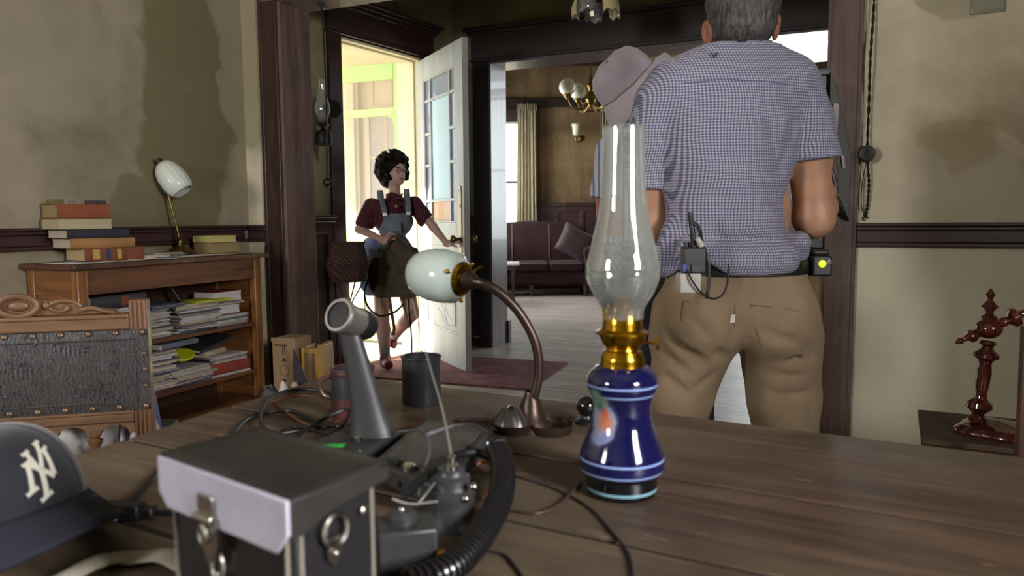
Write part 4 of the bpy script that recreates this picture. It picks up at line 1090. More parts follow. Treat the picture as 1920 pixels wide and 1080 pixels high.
# carved chair with embossed leather back
def carved_chair():
    CW = wood('carved_chair_oak', '4a3020', '7a5534', 'z', 10, .5, .1); CWX = wood('carved_chair_oak_rail', '45301f', '755538', 'x', 10, .5, .1)
    Y = 1.98; r0 = P(268, 700, Y); base = (r0.x, Y, 0); ang = rad(14)
    t = thing('carved_chair', 'carved oak chair with studded dark embossed leather back by the table', 'chair', c2w(base), YAW+ang)
    # local: right post at x=0, back runs to -x; y ahead; z up
    k = Y/FPX
    zf = lambda py, x=0: P(150, py, Y-.06).z
    W_ = .56; yb = 0
    zt = zf(566); zl0, zl1 = zf(775), zf(622)
    for x in (0, -W_):
        m = MB(); m.bx(x-.022, x+.022, -.022, .022, 0, zt)
        m.build('back_post', CW, t, bevel=.004)
        for z0_, z1_ in ((zl1+.002, zt-.004), (zl0-.07, zl0-.002)):
            for i in range(4):
                f = MB(); f.cyl((x-.0165+i*.011, -.0225, z0_), (x-.0165+i*.011, -.0225, z1_), .0038, n=8); f.build('flute', CW, t)
    m = MB(); m.bx(-W_+.022, -.022, -.02, .02, zl1, zl1+.042); m.bx(-W_+.02, -.02, -.026, .02, zl1+.03, zl1+.042); m.build('top_rail', CWX, t, bevel=.004)
    m = MB(); m.bx(-W_+.022, -.022, -.02, .02, zl0-.034, zl0); m.bx(-W_+.02, -.02, -.026, .0, zl0-.01, zl0); m.build('lower_rail', CWX, t, bevel=.004)
    # carved cresting: medallion with scrolls
    cx = -W_/2; zc = zl1+.042
    m = MB(); pts = []
    outl = [(-.23, 0), (-.22, .012), (-.17, .018), (-.13, .032), (-.09, .034), (-.05, .044), (0, .048), (.05, .044), (.09, .034), (.13, .032), (.17, .018), (.22, .012), (.23, 0)]
    m.prism(outl, -.012, .014, Matrix(((1, 0, 0), (0, 0, 1), (0, 1, 0))), (cx, 0, zc))
    m.build('crest_board', CWX, t, bevel=.004)
    m = MB()
    el = lambda a, rx, rz, z: Vector((cx+rx*math.cos(a), -.020, zc+z+rz*math.sin(a)))
    m.tube([el(i*2*PI/24, .045, .026, .028) for i in range(24)], .008, 8, closed=True)
    m.sphere((cx, -.012, zc+.028), (.026, .010, .014), 20, 10)
    for s in (-1, 1):
        sp = [Vector((cx+s*(.10+(.045-.0028*i)*math.cos(i*.55)), -.016, zc+.022+(.020-.0012*i)*math.sin(i*.55))) for i in range(14)]
        m.tube(sp, .0055, 8, smooth=3)
        m.tube([(cx+s*.14, -.016, zc+.012), (cx+s*.17, -.018, zc+.018), (cx+s*.20, -.016, zc+.008), (cx+s*.225, -.015, zc+.004)], .006, 8, smooth=4)
        m.sphere((cx+s*.066, -.018, zc+.028), .010, 14, 8)
    m.build('crest_scrollwork', CWX, t)
    # leather with embossing
    n = NT('embossed_dark_leather'); v = n.co()
    vo = n.n('ShaderNodeTexVoronoi', {'Vector': n.n('ShaderNodeVectorMath', {0: v, 1: n.n('ShaderNodeTexNoise', {'Vector': v, 'Scale': 9.0}).outputs[1]}, operation='ADD').outputs[0], 'Scale': 26.0}, feature='DISTANCE_TO_EDGE')
    wv = n.n('ShaderNodeTexWave', {'Vector': v, 'Scale': 30.0, 'Distortion': 9.0, 'Detail': 2.0, 'Detail Scale': 1.2})
    hgt = n.math('ADD', n.math('MULTIPLY', n.ramp(vo.outputs[0], [(.0, 0), (.12, 1)]), .5), n.math('MULTIPLY', wv.outputs[0], .5))
    n.set(color=n.ramp(hgt, [(.2, srgb('1f1e20')), (.9, srgb('3c3a3a'))]), rough=.42, spec=.5); n.bump(n.math('ADD', n.math('MULTIPLY', hgt, .35), n.math('MULTIPLY', n.noise(v, 90, 3), .3)), .45, .003)
    m = MB()
    def lf(u, v): 
        return Vector((-W_-.022+u*(W_+.044), -.024-.012*max(0, math.sin(PI*u))**.5*max(0, math.sin(PI*v))**.5, zl0+v*(zl1-zl0)))
    m.grid(lf, 24, 16); m.bx(-W_-.022, .022, -.0245, -.015, zl0, zl1); m.build('leather_back', n.m, t, smooth=60)
    # raised relief: feathered fans, leaf scrolls and a border line
    e = MB(); q = random.Random(4)
    def on(x, z): 
        u = (x+W_+.022)/(W_+.044); vv = (z-zl0)/(zl1-zl0); return lf(min(max(u, .001), .999), min(max(vv, .001), .999))
    H_ = zl1-zl0
    for (fx_, fz_, n_, sgn) in ((-.42, .72, 9, 1), (-.20, .80, 7, -1), (-.44, .22, 9, 1), (-.16, .26, 9, -1), (-.30, .52, 6, 1)):
        for i in range(n_):
            x = fx_+i*.011; h = .012+.018*math.sin(PI*(i+.5)/n_)
            z = zl0+H_*fz_+i*.0015*sgn; e.tube([on(x, z-h*.5), on(x, z+h*.5)], .0038, 6)
    for i in range(34):
        x = q.uniform(-W_+.06, -.06); z = zl0+q.uniform(.1, .9)*H_; a0 = q.uniform(0, 6.3); rr = q.uniform(.008, .022); s_ = q.choice((-1, 1))
        e.tube([on(x+rr*(1-j*.08)*math.cos(a0+s_*j*.5), z+rr*(1-j*.08)*math.sin(a0+s_*j*.5)) for j in range(8)], .0034, 5, smooth=2)
    bd = [on(a_, b_) for a_, b_ in [(-W_+.01+i*(W_-.02)/12, zl0+.025) for i in range(12)]+[(-.01, zl0+.025+i*(H_-.05)/6) for i in range(6)]+[(-.01-i*(W_-.02)/12, zl1-.025) for i in range(12)]+[(-W_+.01, zl1-.025-i*(H_-.05)/6) for i in range(6)]]
    e.tube(bd, .003, 6, closed=True)
    e.build('embossed_relief', n.m, t)
    TACK = mat('old_brass_tack', '6d5c4c', .4, .7)
    for i in range(10):
        for z in (zl1-.008, zl0+.010):
            x = .010-i*(W_+.02)/9; m = MB(); m.sphere((x, -.0275, z), (.0085, .006, .0085), 12, 8); m.build('tack', TACK, t)
    for z in [zl0+H_*f for f in (.3, .5, .7)]:
        for x in (.012, -W_-.012):
            m = MB(); m.sphere((x, -.0265, z), (.006, .004, .006), 10, 6); m.build('tack', TACK, t)
    # arcade with spindles between lower rail and seat
    seatz = .47; m = MB()
    n_a = 5; w_a = (W_-.044)/n_a; za = zl0-.034
    poly = [(-W_+.022, 0)]
    for i in range(n_a):
        x0 = -W_+.022+i*w_a; poly.append((x0, -.030)); poly.append((x0+.016, -.030))
        for j in range(9):
            a = PI-j*PI/8; poly.append((x0+w_a/2+(w_a/2-.016)*math.cos(a), -.030+.025*math.sin(a)))
        poly.append((x0+w_a-.016, -.030))
    poly += [(-.022, -.030), (-.022, 0)]
    pp = [poly[0]]
    for q_ in poly[1:]:
        if abs(q_[0]-pp[-1][0]) > 1e-5 or abs(q_[1]-pp[-1][1]) > 1e-5: pp.append(q_)
    m.prism(pp, -.012, .012, Matrix(((1, 0, 0), (0, 0, 1), (0, 1, 0))), (0, 0, za)); m.build('arcade_rail', CWX, t)
    for i in range(1, n_a):
        x = -W_+.022+i*w_a; h = za-.030-seatz-.03
        m = MB(); m.lathe([(.008, 0), (.012, h*.08), (.007, h*.16), (.010, h*.4), (.018, h*.62), (.020, h*.72), (.010, h*.84), (.016, h*.93), (.012, h)], (x, 0, seatz+.03), 16); m.build('spindle', CW, t)
    m = MB(); m.bx(-W_+.022, -.022, -.018, .018, seatz-.02, seatz+.03); m.bx(-W_-.02, .02, .02, .46, seatz-.07, seatz-.02); m.build('seat_frame', CWX, t, bevel=.005)
    m = MB(); m.bx(-W_-.0, .0, .025, .45, seatz-.02, seatz+.012); m.build('seat', mat('dark_seat_leather', '2a2625', .5), t, bevel=.012)
    for x in (0, -W_):
        m = MB(); m.lathe([(.02, 0), (.025, .03), (.016, .08), (.026, .2), (.018, .3), (.024, .4)], (x, .43, 0), 18, cap0=True); m.build('front_leg', CW, t)
    m = MB(); m.bx(-W_, 0, .42, .44, .14, .17); m.bx(-W_, 0, -.01, .01, .14, .17); m.build('stretcher', CWX, t, bevel=.003)
    return t, seatz+.012, base, ang, W_
chair, seat_top, cb, cang, CWid = carved_chair()
# folded shirts on the chair seat, seen through the spindles
def cloth_heap(lab, cx, cy, w, d, h, m, name, cat, seed, z0):
    q = random.Random(seed); ph = [q.uniform(0, 6) for _ in range(6)]
    mb = MB()
    def fn(u, v):
        a = u*2*PI; r_ = v
        k = 1+.12*math.sin(3*a+ph[0])+.06*math.sin(7*a+ph[1])
        x = w/2*r_*k*math.cos(a); y = d/2*r_*k*math.sin(a)
        z = h*(1-r_**3)*(1+.18*math.sin(9*x/w*2+ph[2]+5*y)+.12*math.sin(16*y/d+ph[3])) + .004*math.sin(40*x+ph[4])
        return Vector((x, y, max(z, 0)*1.0+.003))
    mb.grid(fn, 48, 20, closed_u=True)
    o = mb.build(name, m, smooth=80, solid=.003)
    p = RZ(cang) @ Vector((cx, cy, 0)); q_ = Vector((cb[0]+p.x, cb[1]+p.y, z0)); w_ = c2w(q_); o.location = w_; o.rotation_euler[2] = YAW+cang
    return tag(o, lab, cat)
WC = mat('rumpled_white_cotton', 'c4bfbc', .9, var=.08, scale=6, bump=.3, bscale=20, bd=.01)
cloth_heap('rumpled white shirt heaped on the carved chair seat', -.265, .16, .30, .24, .17, WC, 'folded_shirt', 'shirt', 1, seat_top)
t = NT('blue_striped_towel_cloth'); wv = t.n('ShaderNodeTexWave', {'Vector': t.co(rot=(0, 0, .6)), 'Scale': 6.0}); t.set(color=t.ramp(wv.outputs[0], [(.55, srgb('c2bdc0')), (.62, srgb('5b5a86'))], 'LINEAR'), rough=.9); t.bump(t.noise(t.co(), 60), .3, .003)
cloth_heap('white towel with blue stripes bunched beside the rumpled shirt', -.045, .12, .11, .16, .20, t.m, 'striped_towel', 'towel', 2, seat_top)

# floor clutter by the post: cardboard carton and small wooden crate-chair
CARD = mat('brown_cardboard', '8d7354', .85, var=.12, scale=4, bump=.1)
def carton():
    Y = 4.35; a = P(512, 700, Y); base = (a.x, Y, 0); an = rad(-38)
    t = thing('cardboard_box', 'tall brown cardboard carton standing beside the bookcase', 'box', c2w(base), YAW+rad(-18))
    h = P(512, 634, Y).z
    MB().bx(0, .155, 0, .17, 0, h).build('carton_body', CARD, t, bevel=.004)
    MB().bx(-.002, .157, -.004, .0, h-.02, h+.004).build('top_flap', CARD, t)
    m = MB(); M = Matrix(((1, 0, 0), (0, 0, 1), (0, 1, 0))); zc = h*.55
    m.prism([(.063, zc+.062), (.095, zc+.062), (.079, zc+.085)], -.002, 0, M, (0, -.0, 0)); m.prism([(.063, zc-.045), (.095, zc-.045), (.079, zc-.07)], -.002, 0, M)
    m.tube([(.079+.03*math.cos(i*PI/10), -.001, zc+.008+.033*math.sin(i*PI/10)) for i in range(20)], .0015, 4, closed=True)
    for i in range(2): m.bx(.07+i*.014, .074+i*.014, -.002, 0, zc+.10, zc+.15)
    for i in range(7): m.bx(.02+i*.012, .028+i*.012, -.002, 0, h-.045, h-.035)
    m.build('printed_marks', mat('black_print', '2a211c', .8), t, smooth=0)
carton()
def slat_crate():
    PINE = wood('varnished_pine', '7a5424', 'a07a34', 'z', 8, .4, .2)
    Y = 4.3; a = P(556, 700, Y); t = thing('wooden_crate', 'small varnished pine magazine crate with slatted side by the post', 'crate', c2w((a.x+.03, Y, 0)), YAW+rad(-10))
    h = P(560, 648, Y).z; w = .145
    m = MB(); m.prism([(0, 0), (.05, 0), (.035, h), (.02, h+.012), (.005, h)], 0, .16, Matrix(((1, 0, 0), (0, 1, 0), (0, 0, 1))) @ Matrix(((1, 0, 0), (0, 0, 1), (0, 1, 0))), (w-.05, 0, 0)); m.build('end_board', PINE, t, bevel=.003)
    m = MB(); m.bx(-.0, .018, 0, .16, 0, h-.01); m.build('end_board', PINE, t, bevel=.003)
    m = MB(); m.bx(.018, w-.03, .0, .014, h-.045, h-.015); m.build('top_rail', PINE, t, bevel=.003)
    for x in (.045, .085): MB().bx(x, x+.014, .002, .012, .05, h-.045).build('slat', PINE, t, bevel=.002)
    MB().bx(.018, w-.03, 0, .16, .04, .052).build('bottom_board', PINE, t)
slat_crate()
o = MB().prism([(0, 0), (.17, 0), (.0, .17)], 0, .02, Matrix(((1, 0, 0), (0, 0, 1), (0, 1, 0)))).build('dark_portfolio', mat('black_card', '17161a', .6), bevel=.002)
p = P(549, 735, 4.15); o.location = c2w((p.x, 4.17, .0)); o.scale = (1, 1, 2.4); o.rotation_euler[2] = YAW; tag(o, 'black triangular portfolio leaning between carton and crate', 'portfolio')
for i, (px, lab, m, rz_) in enumerate(((504, 'black folded umbrella-like bundle at the foot of the carton', MAGC[5], .4), (531, 'crumpled white paper at the foot of the carton', WHITEC, .9), (553, 'crumpled pale paper right of the white crumple', CREAMC, -.3))):
    Y = 4.12; z = P(px, 722, Y).z; p = P(px, 722, Y); nm = ['cloth_bundle', 'crumpled_paper', 'crumpled_paper'][i]
    q = random.Random(i); mb = MB(); M = RZ(rz_); mb.sphere((0, 0, z*.5), (.060 if i == 0 else .030, .030, z*.5+.02*(i > 0)), 14, 10, M); mb.v = [(x*(1+q.uniform(-.12, .12)), y*(1+q.uniform(-.12, .12)), max(0, zz_*(1+q.uniform(-.05, .05)))) for x, y, zz_ in mb.v]
    o = mb.build(nm, m, smooth=0); o.location = c2w((p.x, Y, 0)); o.rotation_euler[2] = YAW; tag(o, ['black crumpled cloth bundle at the foot of the carton', lab, lab][i], ['cloth', 'paper', 'paper'][i])

# right side: low chest, turned-wood swing-arm lamp, chair post ------------------
CH = wood('old_chest_wood', '3a2a20', '54402f', 'x', 8, .6)
def chest():
    z = .50; z = .47; a = G(1730, 768, z)
    t = thing('low_chest', 'low brown wooden chest behind the table under the turned wood lamp', 'chest', c2w((a.x, a.y, 0)), YAW+rad(-27))
    L = 1.0; D = .36
    MB().bx(-.0, L, -D, 0, .03, z-.02).build('chest_body', CH, t, bevel=.004)
    MB().bx(-.015, L+.015, -D-.015, .0, z-.02, z).build('lid', CH, t, bevel=.005)
    for x in (.16, .5): MB().bx(x, x+.06, -.0, .008, .03, z-.02).build('batten', CH, t)
    return z, a
cz, ca = chest()
MAHOG = wood('glossy_mahogany', '240b09', '5a1f14', 'z', 12, .16, .9, bump=.05)
def turned_lamp():
    g = G(1845, 812, cz); base = (g.x, g.y, cz+.001); Y = g.y
    t = cthing('turned_wood_lamp', 'glossy mahogany lamp of turned wood with swing arm on the low chest', 'table lamp', base)
    C0 = Vector(base); S = lambda px, py, dy=0: P(px, py, Y+dy)-C0
    k = Y/FPX; H = lambda py: S(1840, py).z
    top = S(1857, 560)
    b = MB(); s8 = []
    def foot(u, v):
        a = u*2*PI; r_ = .105*(1+.10*math.cos(4*a))
        prof = [(1, 0), (1.02, .006), (1.0, .014), (.9, .02), (.82, .026), (.5, .034), (.2, .04), (.0, .041)]
        f = v*(len(prof)-1); i = min(int(f), len(prof)-2); w = f-i
        rr = prof[i][0]*(1-w)+prof[i+1][0]*w; zz = prof[i][1]*(1-w)+prof[i+1][1]*w
        return Vector((r_*rr*math.cos(a)+.03, r_*rr*math.sin(a), zz))
    b.grid(foot, 64, 16, closed_u=True); b.build('foot', MAHOG, t)
    # column, axis slightly leaning as in the photo
    a0, a1 = S(1832, 792)+Vector((0, 0, 0)), S(1853, 640); d = a1-a0; Lc = d.length
    a0 = Vector((a0.x, 0, .035)); d = a1-a0; Lc = d.length
    m = MB(); m.lathe([(.001, 0), (.022, .0), (.024, .012), (.016, .022), (.02, .03), (.036, .045), (.034, .058), (.018, .072), (.015, .085), (.018, Lc*.45), (.021, Lc*.62), (.017, Lc*.72), (.019, Lc*.76), (.034, Lc*.80), (.035, Lc*.84), (.018, Lc*.90), (.015, Lc*.94), (.024, Lc*.97), (.02, Lc)], a0, 32, d); m.build('column', MAHOG, t)
    m = MB(); c = S(1854, 616); m.sphere(c, (.038, .036, .030), 28, 16); m.build('knuckle', MAHOG, t)
    m = MB(); q = top-c; m.lathe([(.02, .022), (.022, .035), (.010, .045), (.012, .055), (.024, .066), (.013, .078), (.006, .088), (.013, .102), (.006, .114), (.001, .122)], c, 24, q); m.build('finial', MAHOG, t)
    ad = (S(1925, 590)-c).normalized(); ad = (S(1925, 585, -.02)-c).normalized()
    m = MB(); m.lathe([(.02, .02), (.013, .035), (.015, .045), (.012, .055), (.029, .068), (.029, .082), (.012, .095), (.010, .12), (.013, .2), (.016, .26), (.012, .3), (.03, .31)], c, 24, ad); m.build('swing_arm', MAHOG, t)
    m = MB(); e2 = -ad; m.lathe([(.02, .02), (.012, .035), (.020, .047), (.020, .056), (.009, .066), (.006, .075), (.011, .085), (.006, .097), (.001, .102)], c, 20, e2); m.build('arm_finial', MAHOG, t)
    e = c+ad*.31
    m = MB(); m.lathe([(.02, 0), (.03, .02), (.06, .05), (.075, .1), (.07, .14)], e+Vector((.0, 0, .02)), 24, (0.2, 0, -1)); m.build('lamp_shade', mat('lamp_shade_glass', 'c9c5b4', .3, bump=0), t, solid=.003)
turned_lamp()
# edge of a pale wooden chair back at the frame's right edge
def side_chair():
    Y = 1.93; a = P(1913, 700, Y); t = thing('side_chair', 'wooden chair whose back post shows at the right frame edge', 'chair', c2w((a.x+.012, Y, 0)), YAW+rad(-27))
    CW = wood('side_chair_wood', '3f2a20', '6a4a38', 'z', 9, .45)
    h = P(1912, 612, Y).z; w = .42
    for x in (0, w):
        m = MB(); m.tube([(x, 0, 0), (x, -.02, .45), (x, .0, h)], .016, 12, smooth=6); m.build('back_post', CW, t)
        m = MB(); m.tube([(x, -.38, 0), (x, -.38, .45)], .017, 12); m.build('front_leg', CW, t)
    m = MB(); m.bx(-.01, w+.01, -.40, .0, .44, .475); m.build('seat', CW, t, bevel=.01)
    for z in (.62, h-.06):
        m = MB(); m.bx(0, w, -.012, .010, z, z+.05); m.build('back_rail', CW, t, bevel=.005)
side_chair()

# things fixed to the right-hand wall
def wpt(px, py, off=0):
    r_ = RCF @ Vector(((px-960)/FPX, -(py-540)/FPX, -1.0)); d = c2w(r_); k = (W2Y-off)/d.y
    return Vector((d.x*k, d.y*k, CAMZ+r_.z*k))
def wall_cable():
    b = wpt(1622, 290, .02)
    t = thing('wall_cable', 'black twisted electric cable hanging down the right wall', 'cable', b)
    pts = [wpt(1641, -60, .02), wpt(1638, 20, .03), wpt(1632, 110, .05), wpt(1629, 200, .03), wpt(1626, 290, .04), wpt(1629, 340, .03), wpt(1627, 380, .02), wpt(1622, 408, .012)]
    pts = [p-b for p in pts]; cl = catmull(pts, 14)
    for s in (0, PI):
        m = MB(); n_ = len(cl); m.tube([p+Vector((.0035*math.cos(i*.95+s), .0035*math.sin(i*.95+s), 0)) for i, p in enumerate(cl)], .0032, 6); m.build('cord_strand', IRON, t)
    m = MB(); l = [wpt(1626, 300, .03)-b, wpt(1617, 340, .02)-b, wpt(1615, 385, .02)-b, wpt(1622, 408, .012)-b]; m.tube(l, .0025, 6, smooth=6); m.build('tail_loop', IRON, t)
    m = MB(); e = wpt(1622, 408, .012)-b; m.tube([e+Vector((.012*math.cos(i*.8), 0, .008*math.sin(i*.8)-.004)) for i in range(7)], .003, 6); m.build('wire_hook', IRON, t)
    return b
wb = wall_cable()
t = thing('wall_insulator', 'round dark turned insulator knob on the right wall cable', 'insulator', wpt(1624, 290, .0))
m = MB(); m.lathe([(.030, 0), (.036, .008), (.037, .03), (.036, .07), (.030, .085), (.012, .088), (.010, .082), (.001, .082)], (0, 0, 0), 36, (0, -1, 0)); m.build('insulator_body', mat('dark_bakelite', '17110f', .5, bump=.1), t)
m = MB(); m.cyl((0, -.083, 0), (0, -.092, 0), .005, n=12); m.build('screw', IRON, t)
t = thing('switch_plate', 'small frosted twin plate high on the right wall', 'switch plate', wpt(1853, 0, 0))
m = MB(); w = wpt(1886, 0, 0).x-wpt(1820, 0, 0).x
m.bx(-w/2, w/2, -.010, 0, -.055, .03); m.build('plate', mat('frosted_grey_glass', '858571', .35, bump=0, coat=.5), t, bevel=.006, seg=3)
for s in (-1, 1):
    m = MB(); m.bx(s*w*.25-w*.2, s*w*.25+w*.2, -.014, -.010, -.045, .02); m.build('raised_pane', mat('frosted_grey_glass', '8a8a76', .3), t, bevel=.004)
# ================================================================== THINGS ON THE TABLE
ZT = TZ+.0005
BLK = mat('black_rubber', '121214', .45, var=.15)
BLKP = mat('black_painted_metal', '19191c', .42, .1, var=.2)
GRYP = mat('dark_grey_hammered_paint', '3c3c3e', .42, .3, var=.2, scale=40, bump=.2, bscale=160, bd=.0008)
CHR = mat('worn_chrome', 'b5b2ac', .22, 1, var=.12)
BRZ = mat('brown_bronze', '40322b', .38, .7, var=.35, scale=14)
POLB = mat('polished_yellow_brass', 'c79a2a', .18, 1, var=.15, scale=10, bump=.03)

def oil_lamp():
    g = G(1165, 921, ZT); t = cthing('oil_lamp', 'cobalt blue porcelain oil lamp with tall glass chimney on the plank table', 'oil lamp', g)
    Y = g.y
    Z = lambda py: P(1165, py, Y).z - ZT
    k = Y/FPX*1.0
    R = lambda px: px*k
    n = NT('cobalt_blue_glazed_porcelain'); v = n.co()
    sep = n.n('ShaderNodeSeparateXYZ', {0: v}); zc = sep.outputs[2]
    col = n.ramp(n.noise(v, 5, 3), [(.3, srgb('0a0b33')), (.7, srgb('12144a'))])
    def band(z0, z1, c, a):
        global _b
        m = n.math('MULTIPLY', n.math('GREATER_THAN', zc, z0), n.math('LESS_THAN', zc, z1))
        return n.mix(n.math('MULTIPLY', m, a), col, srgb(c))
    col = n.mix(n.math('LESS_THAN', zc, Z(898)-Z(936)), col, srgb('05070f'))
    for py, h in ((733, 2.0), (750, 2.0), (868, 2.2), (889, 2.2), (923, 3.0)):
        z = Z(py)-Z(936); col = band(z-h*k, z+h*k, '8ba4d6' if py < 900 else '7fb0c0', .85)
    # painted posy on the left shoulder
    def blob(c, r_, colr, a):
        global _c
        d = n.n('ShaderNodeVectorMath', {0: n.n('ShaderNodeVectorMath', {0: n.n('ShaderNodeTexNoise', {'Vector': v, 'Scale': 40.0}).outputs[1], 1: (.022, .022, .022), 2: v}, operation='MULTIPLY_ADD').outputs[0], 1: tuple(x+.011 for x in c)}, operation='DISTANCE').outputs[1]
        return n.mix(n.math('MULTIPLY', n.ramp(d, [(r_*.8, 1), (r_, 0)]), a), col, srgb(colr))
    for px, py, dy, rr, cl in ((1124, 800, -.026, .024, '8f9ab0'), (1120, 768, -.024, .016, '6f8a7a'), (1119, 828, -.036, .020, '7f8cb4'), (1126, 806, -.030, .013, 'c9763a'), (1116, 812, -.03, .009, 'c9a23a'), (1130, 790, -.026, .008, 'c65a3a'), (1118, 779, -.024, .008, '3f6a44')):
        c = P(px, py, Y+dy) - g - Vector((0, 0, Z(936))); col = blob(c, rr, cl, .85)
    n.set(color=col, rough=.1, coat=.8, spec=.6)
    pf = [(60, 936), (66, 934), (69, 922), (67, 906), (68, 900), (79, 892), (82, 878), (80, 862), (71, 838), (60, 812), (55.5, 790), (55, 775), (59, 757), (66, 742), (67.5, 730), (66, 720), (58, 708), (47, 701), (40, 699)]
    pf = [(.3, 936)]+pf
    z0 = Z(936)
    prof = [(R(r_), Z(y)-z0) for r_, y in pf]
    cc = [Vector((a, 0, b)) for a, b in prof]; cc = cc[:2]+catmull(cc[2:], 5)
    m = MB(); m.lathe([(p.x, p.z) for p in cc], (0, 0, 0), 64); m.build('porcelain_font', n.m, t, smooth=60)
    br = [(41, 704), (43, 707), (43.5, 700), (41, 694), (42, 689), (40, 683), (38, 678), (36, 673), (31, 670), (30, 667), (36, 661), (39, 655), (42, 648), (44, 643), (50, 641), (50.5, 638), (46, 635), (38, 632), (37, 622), (36, 606), (33, 600), (30, 598)]
    m = MB(); m.lathe([(R(r_), Z(y)-z0) for r_, y in br], (0, 0, 0), 64, flute=.012, nf=32); m.build('brass_collar', POLB, t)
    m = MB(); m.lathe([(R(a), Z(b)-z0) for a, b in ((29, 600), (22, 596), (17, 586), (15, 576), (13, 574), (4, 574))], (0, 0, 0), 40); m.build('burner_cone', POLB, t)
    for i in range(12):
        a = i*PI/6; m = MB(); p0 = Vector((R(36)*math.cos(a), R(36)*math.sin(a), Z(612)-z0)); m.tube([p0, p0*1.0+Vector((0, 0, R(14))), Vector((p0.x*.95, p0.y*.95, p0.z+R(26)))], .0022, 6); m.build('gallery_prong', POLB, t)
    m = MB(); m.cyl((R(36), -.01, Z(655)-z0), (R(60), -.02, Z(655)-z0), .0018, n=8); m.lathe([(.001, 0), (.009, .0), (.009, .003), (.001, .003)], (R(60), -.02, Z(655)-z0), 20, (1, -.3, 0)); m.build('wick_wheel', POLB, t)
    ch = [(38, 612), (38, 600), (42, 588), (56, 565), (66, 540), (67.5, 522), (64, 498), (57, 470), (50, 440), (44.5, 412), (41, 380), (39, 340), (37.5, 290), (37, 252)]
    cc = catmull([Vector((R(a), 0, Z(b)-z0)) for a, b in ch], 5)
    m = MB(); m.lathe([(p.x, p.z) for p in cc], (0, 0, 0), 64)
    gl = glass('lamp_glass_clear', (.96, .98, .97), .0, 1.45)
    m.build('glass_chimney', thin_glass('dusty_chimney_glass', (.93, .955, .945), .10, .07, (.75, .79, .77)), t, solid=.0016, smooth=60)
oil_lamp()
# a second round dark knob half hidden behind the blue lamp
g = G(1100, 792, ZT); t = cthing('black_bell_knob', 'small glossy black round bell behind the blue oil lamp', 'bell', g)
m = MB(); m.lathe([(.001, 0), (.022, 0), (.022, .004), (.010, .008), (.008, .014)], (0, 0, 0), 24); m.build('foot', BLKP, t)
m = MB(); m.sphere((0, 0, .030), (.019, .019, .019), 24, 14); m.build('ball', mat('gloss_black', '0d0c0d', .12, coat=.6), t)

def gooseneck_lamp():
    g = G(996, 806, ZT); Y = g.y; t = cthing('gooseneck_desk_lamp', 'bronze desk lamp with curved arm and milk glass shade on the plank table', 'desk lamp', g)
    S = lambda px, py, dy=0: P(px, py, Y+dy)-Vector(g)
    # cast base: two shallow dishes joined at the stem
    m = MB()
    for cx, cy, s in ((-.030, -.005, 1), (.034, -.012, 1)):
        m.lathe([(.001, .002), (.030, .002), (.036, .006), (.039, .016), (.041, .017), (.036, .0), (.001, 0)], (cx, cy, 0), 36)
    m.bx(-.045, .045, -.02, .025, 0, .006)
    m.build('dish_base', BRZ, t)
    m = MB()
    def shell(u, v):
        a = PI*(u); r_ = .040*v; return Vector((-.040+r_*math.cos(a)*1.0, -.004+.6*r_*math.sin(a)-.0, .014+.026*v**.7*(1+.07*math.cos(14*a)) * math.sin(PI*(.15+.7*v))))
    m.grid(lambda u, v: Vector((-.034+.037*v*math.cos(2*PI*u), -.008+.031*v*math.sin(2*PI*u), .008+.036*(1-v**2.4)*(1+.06*math.cos(12*2*PI*u)))), 72, 10, closed_u=True)
    m.build('shell_cover', mat('grey_pewter_shell', '55504e', .3, .7, var=.3), t, smooth=60)
    top = S(1001, 748)
    m = MB(); m.lathe([(.040, 0), (.038, .008), (.028, .020), (.020, .036), (.018, .048), (.013, .058), (.010, .068)], (0, .005, 0), 28); m.build('stem_socket', BRZ, t)
    pts = [(.0, .005, .045), S(1002, 740), S(1010, 700), S(1008, 660), S(997, 625), S(975, 588), S(950, 560), S(925, 541), S(900, 531), S(884, 527, -.005)]
    m = MB(); m.tube(pts, .0085, 14, smooth=8); m.build('curved_arm', BRZ, t)
    m = MB(); a = S(892, 529, -.004); b = S(858, 522, .02); m.lathe([(.009, 0), (.013, .004), (.015, .012), (.019, .016), (.020, .026), (.014, .032), (.016, .04)], a, 28, b-a); m.build('socket', BRZ, t)
    m = MB(); a = S(872, 524, .004); d_ = (S(800, 512, .055)-S(880, 524, -.0)).normalized()
    m.lathe([(.010, .0), (.026, .001), (.0305, .006), (.029, .013), (.022, .018)], a, 36, d_)
    for i in range(3):
        q_ = basis(d_); an = i*2*PI/3+.4; p_ = a+d_*.01+q_[0]*.026*math.cos(an)+q_[1]*.026*math.sin(an); o_ = (q_[0]*math.cos(an)+q_[1]*math.sin(an)); m.cyl(p_, p_+o_*.012, .0022, n=8); m.sphere(p_+o_*.013, .004, 10, 6)
    m.build('shade_holder', POLB, t)
    # egg-like milk glass shade, its axis pointing down-left to the viewer
    m = MB(); L = .105
    pr = [(.024, 0), (.032, .004), (.043, .018), (.0455, .040), (.046, .062), (.042, .084), (.034, .100), (.028, .106)]
    m.lathe([(a_, b_) for a_, b_ in pr], a+d_*.006, 56, d_)
    m.build('milk_glass_shade', mat('milk_glass', 'c3ccc6', .16, var=.04, bump=0, coat=.7, sub=.15), t, solid=.003, smooth=60)
    k = MB(); p_ = S(893, 510, .02); k.tube([S(885, 520), S(893, 505, .01), S(905, 500, .02)], .002, 6, smooth=4); k.build('pull_chain', POLB, t)
gooseneck_lamp()

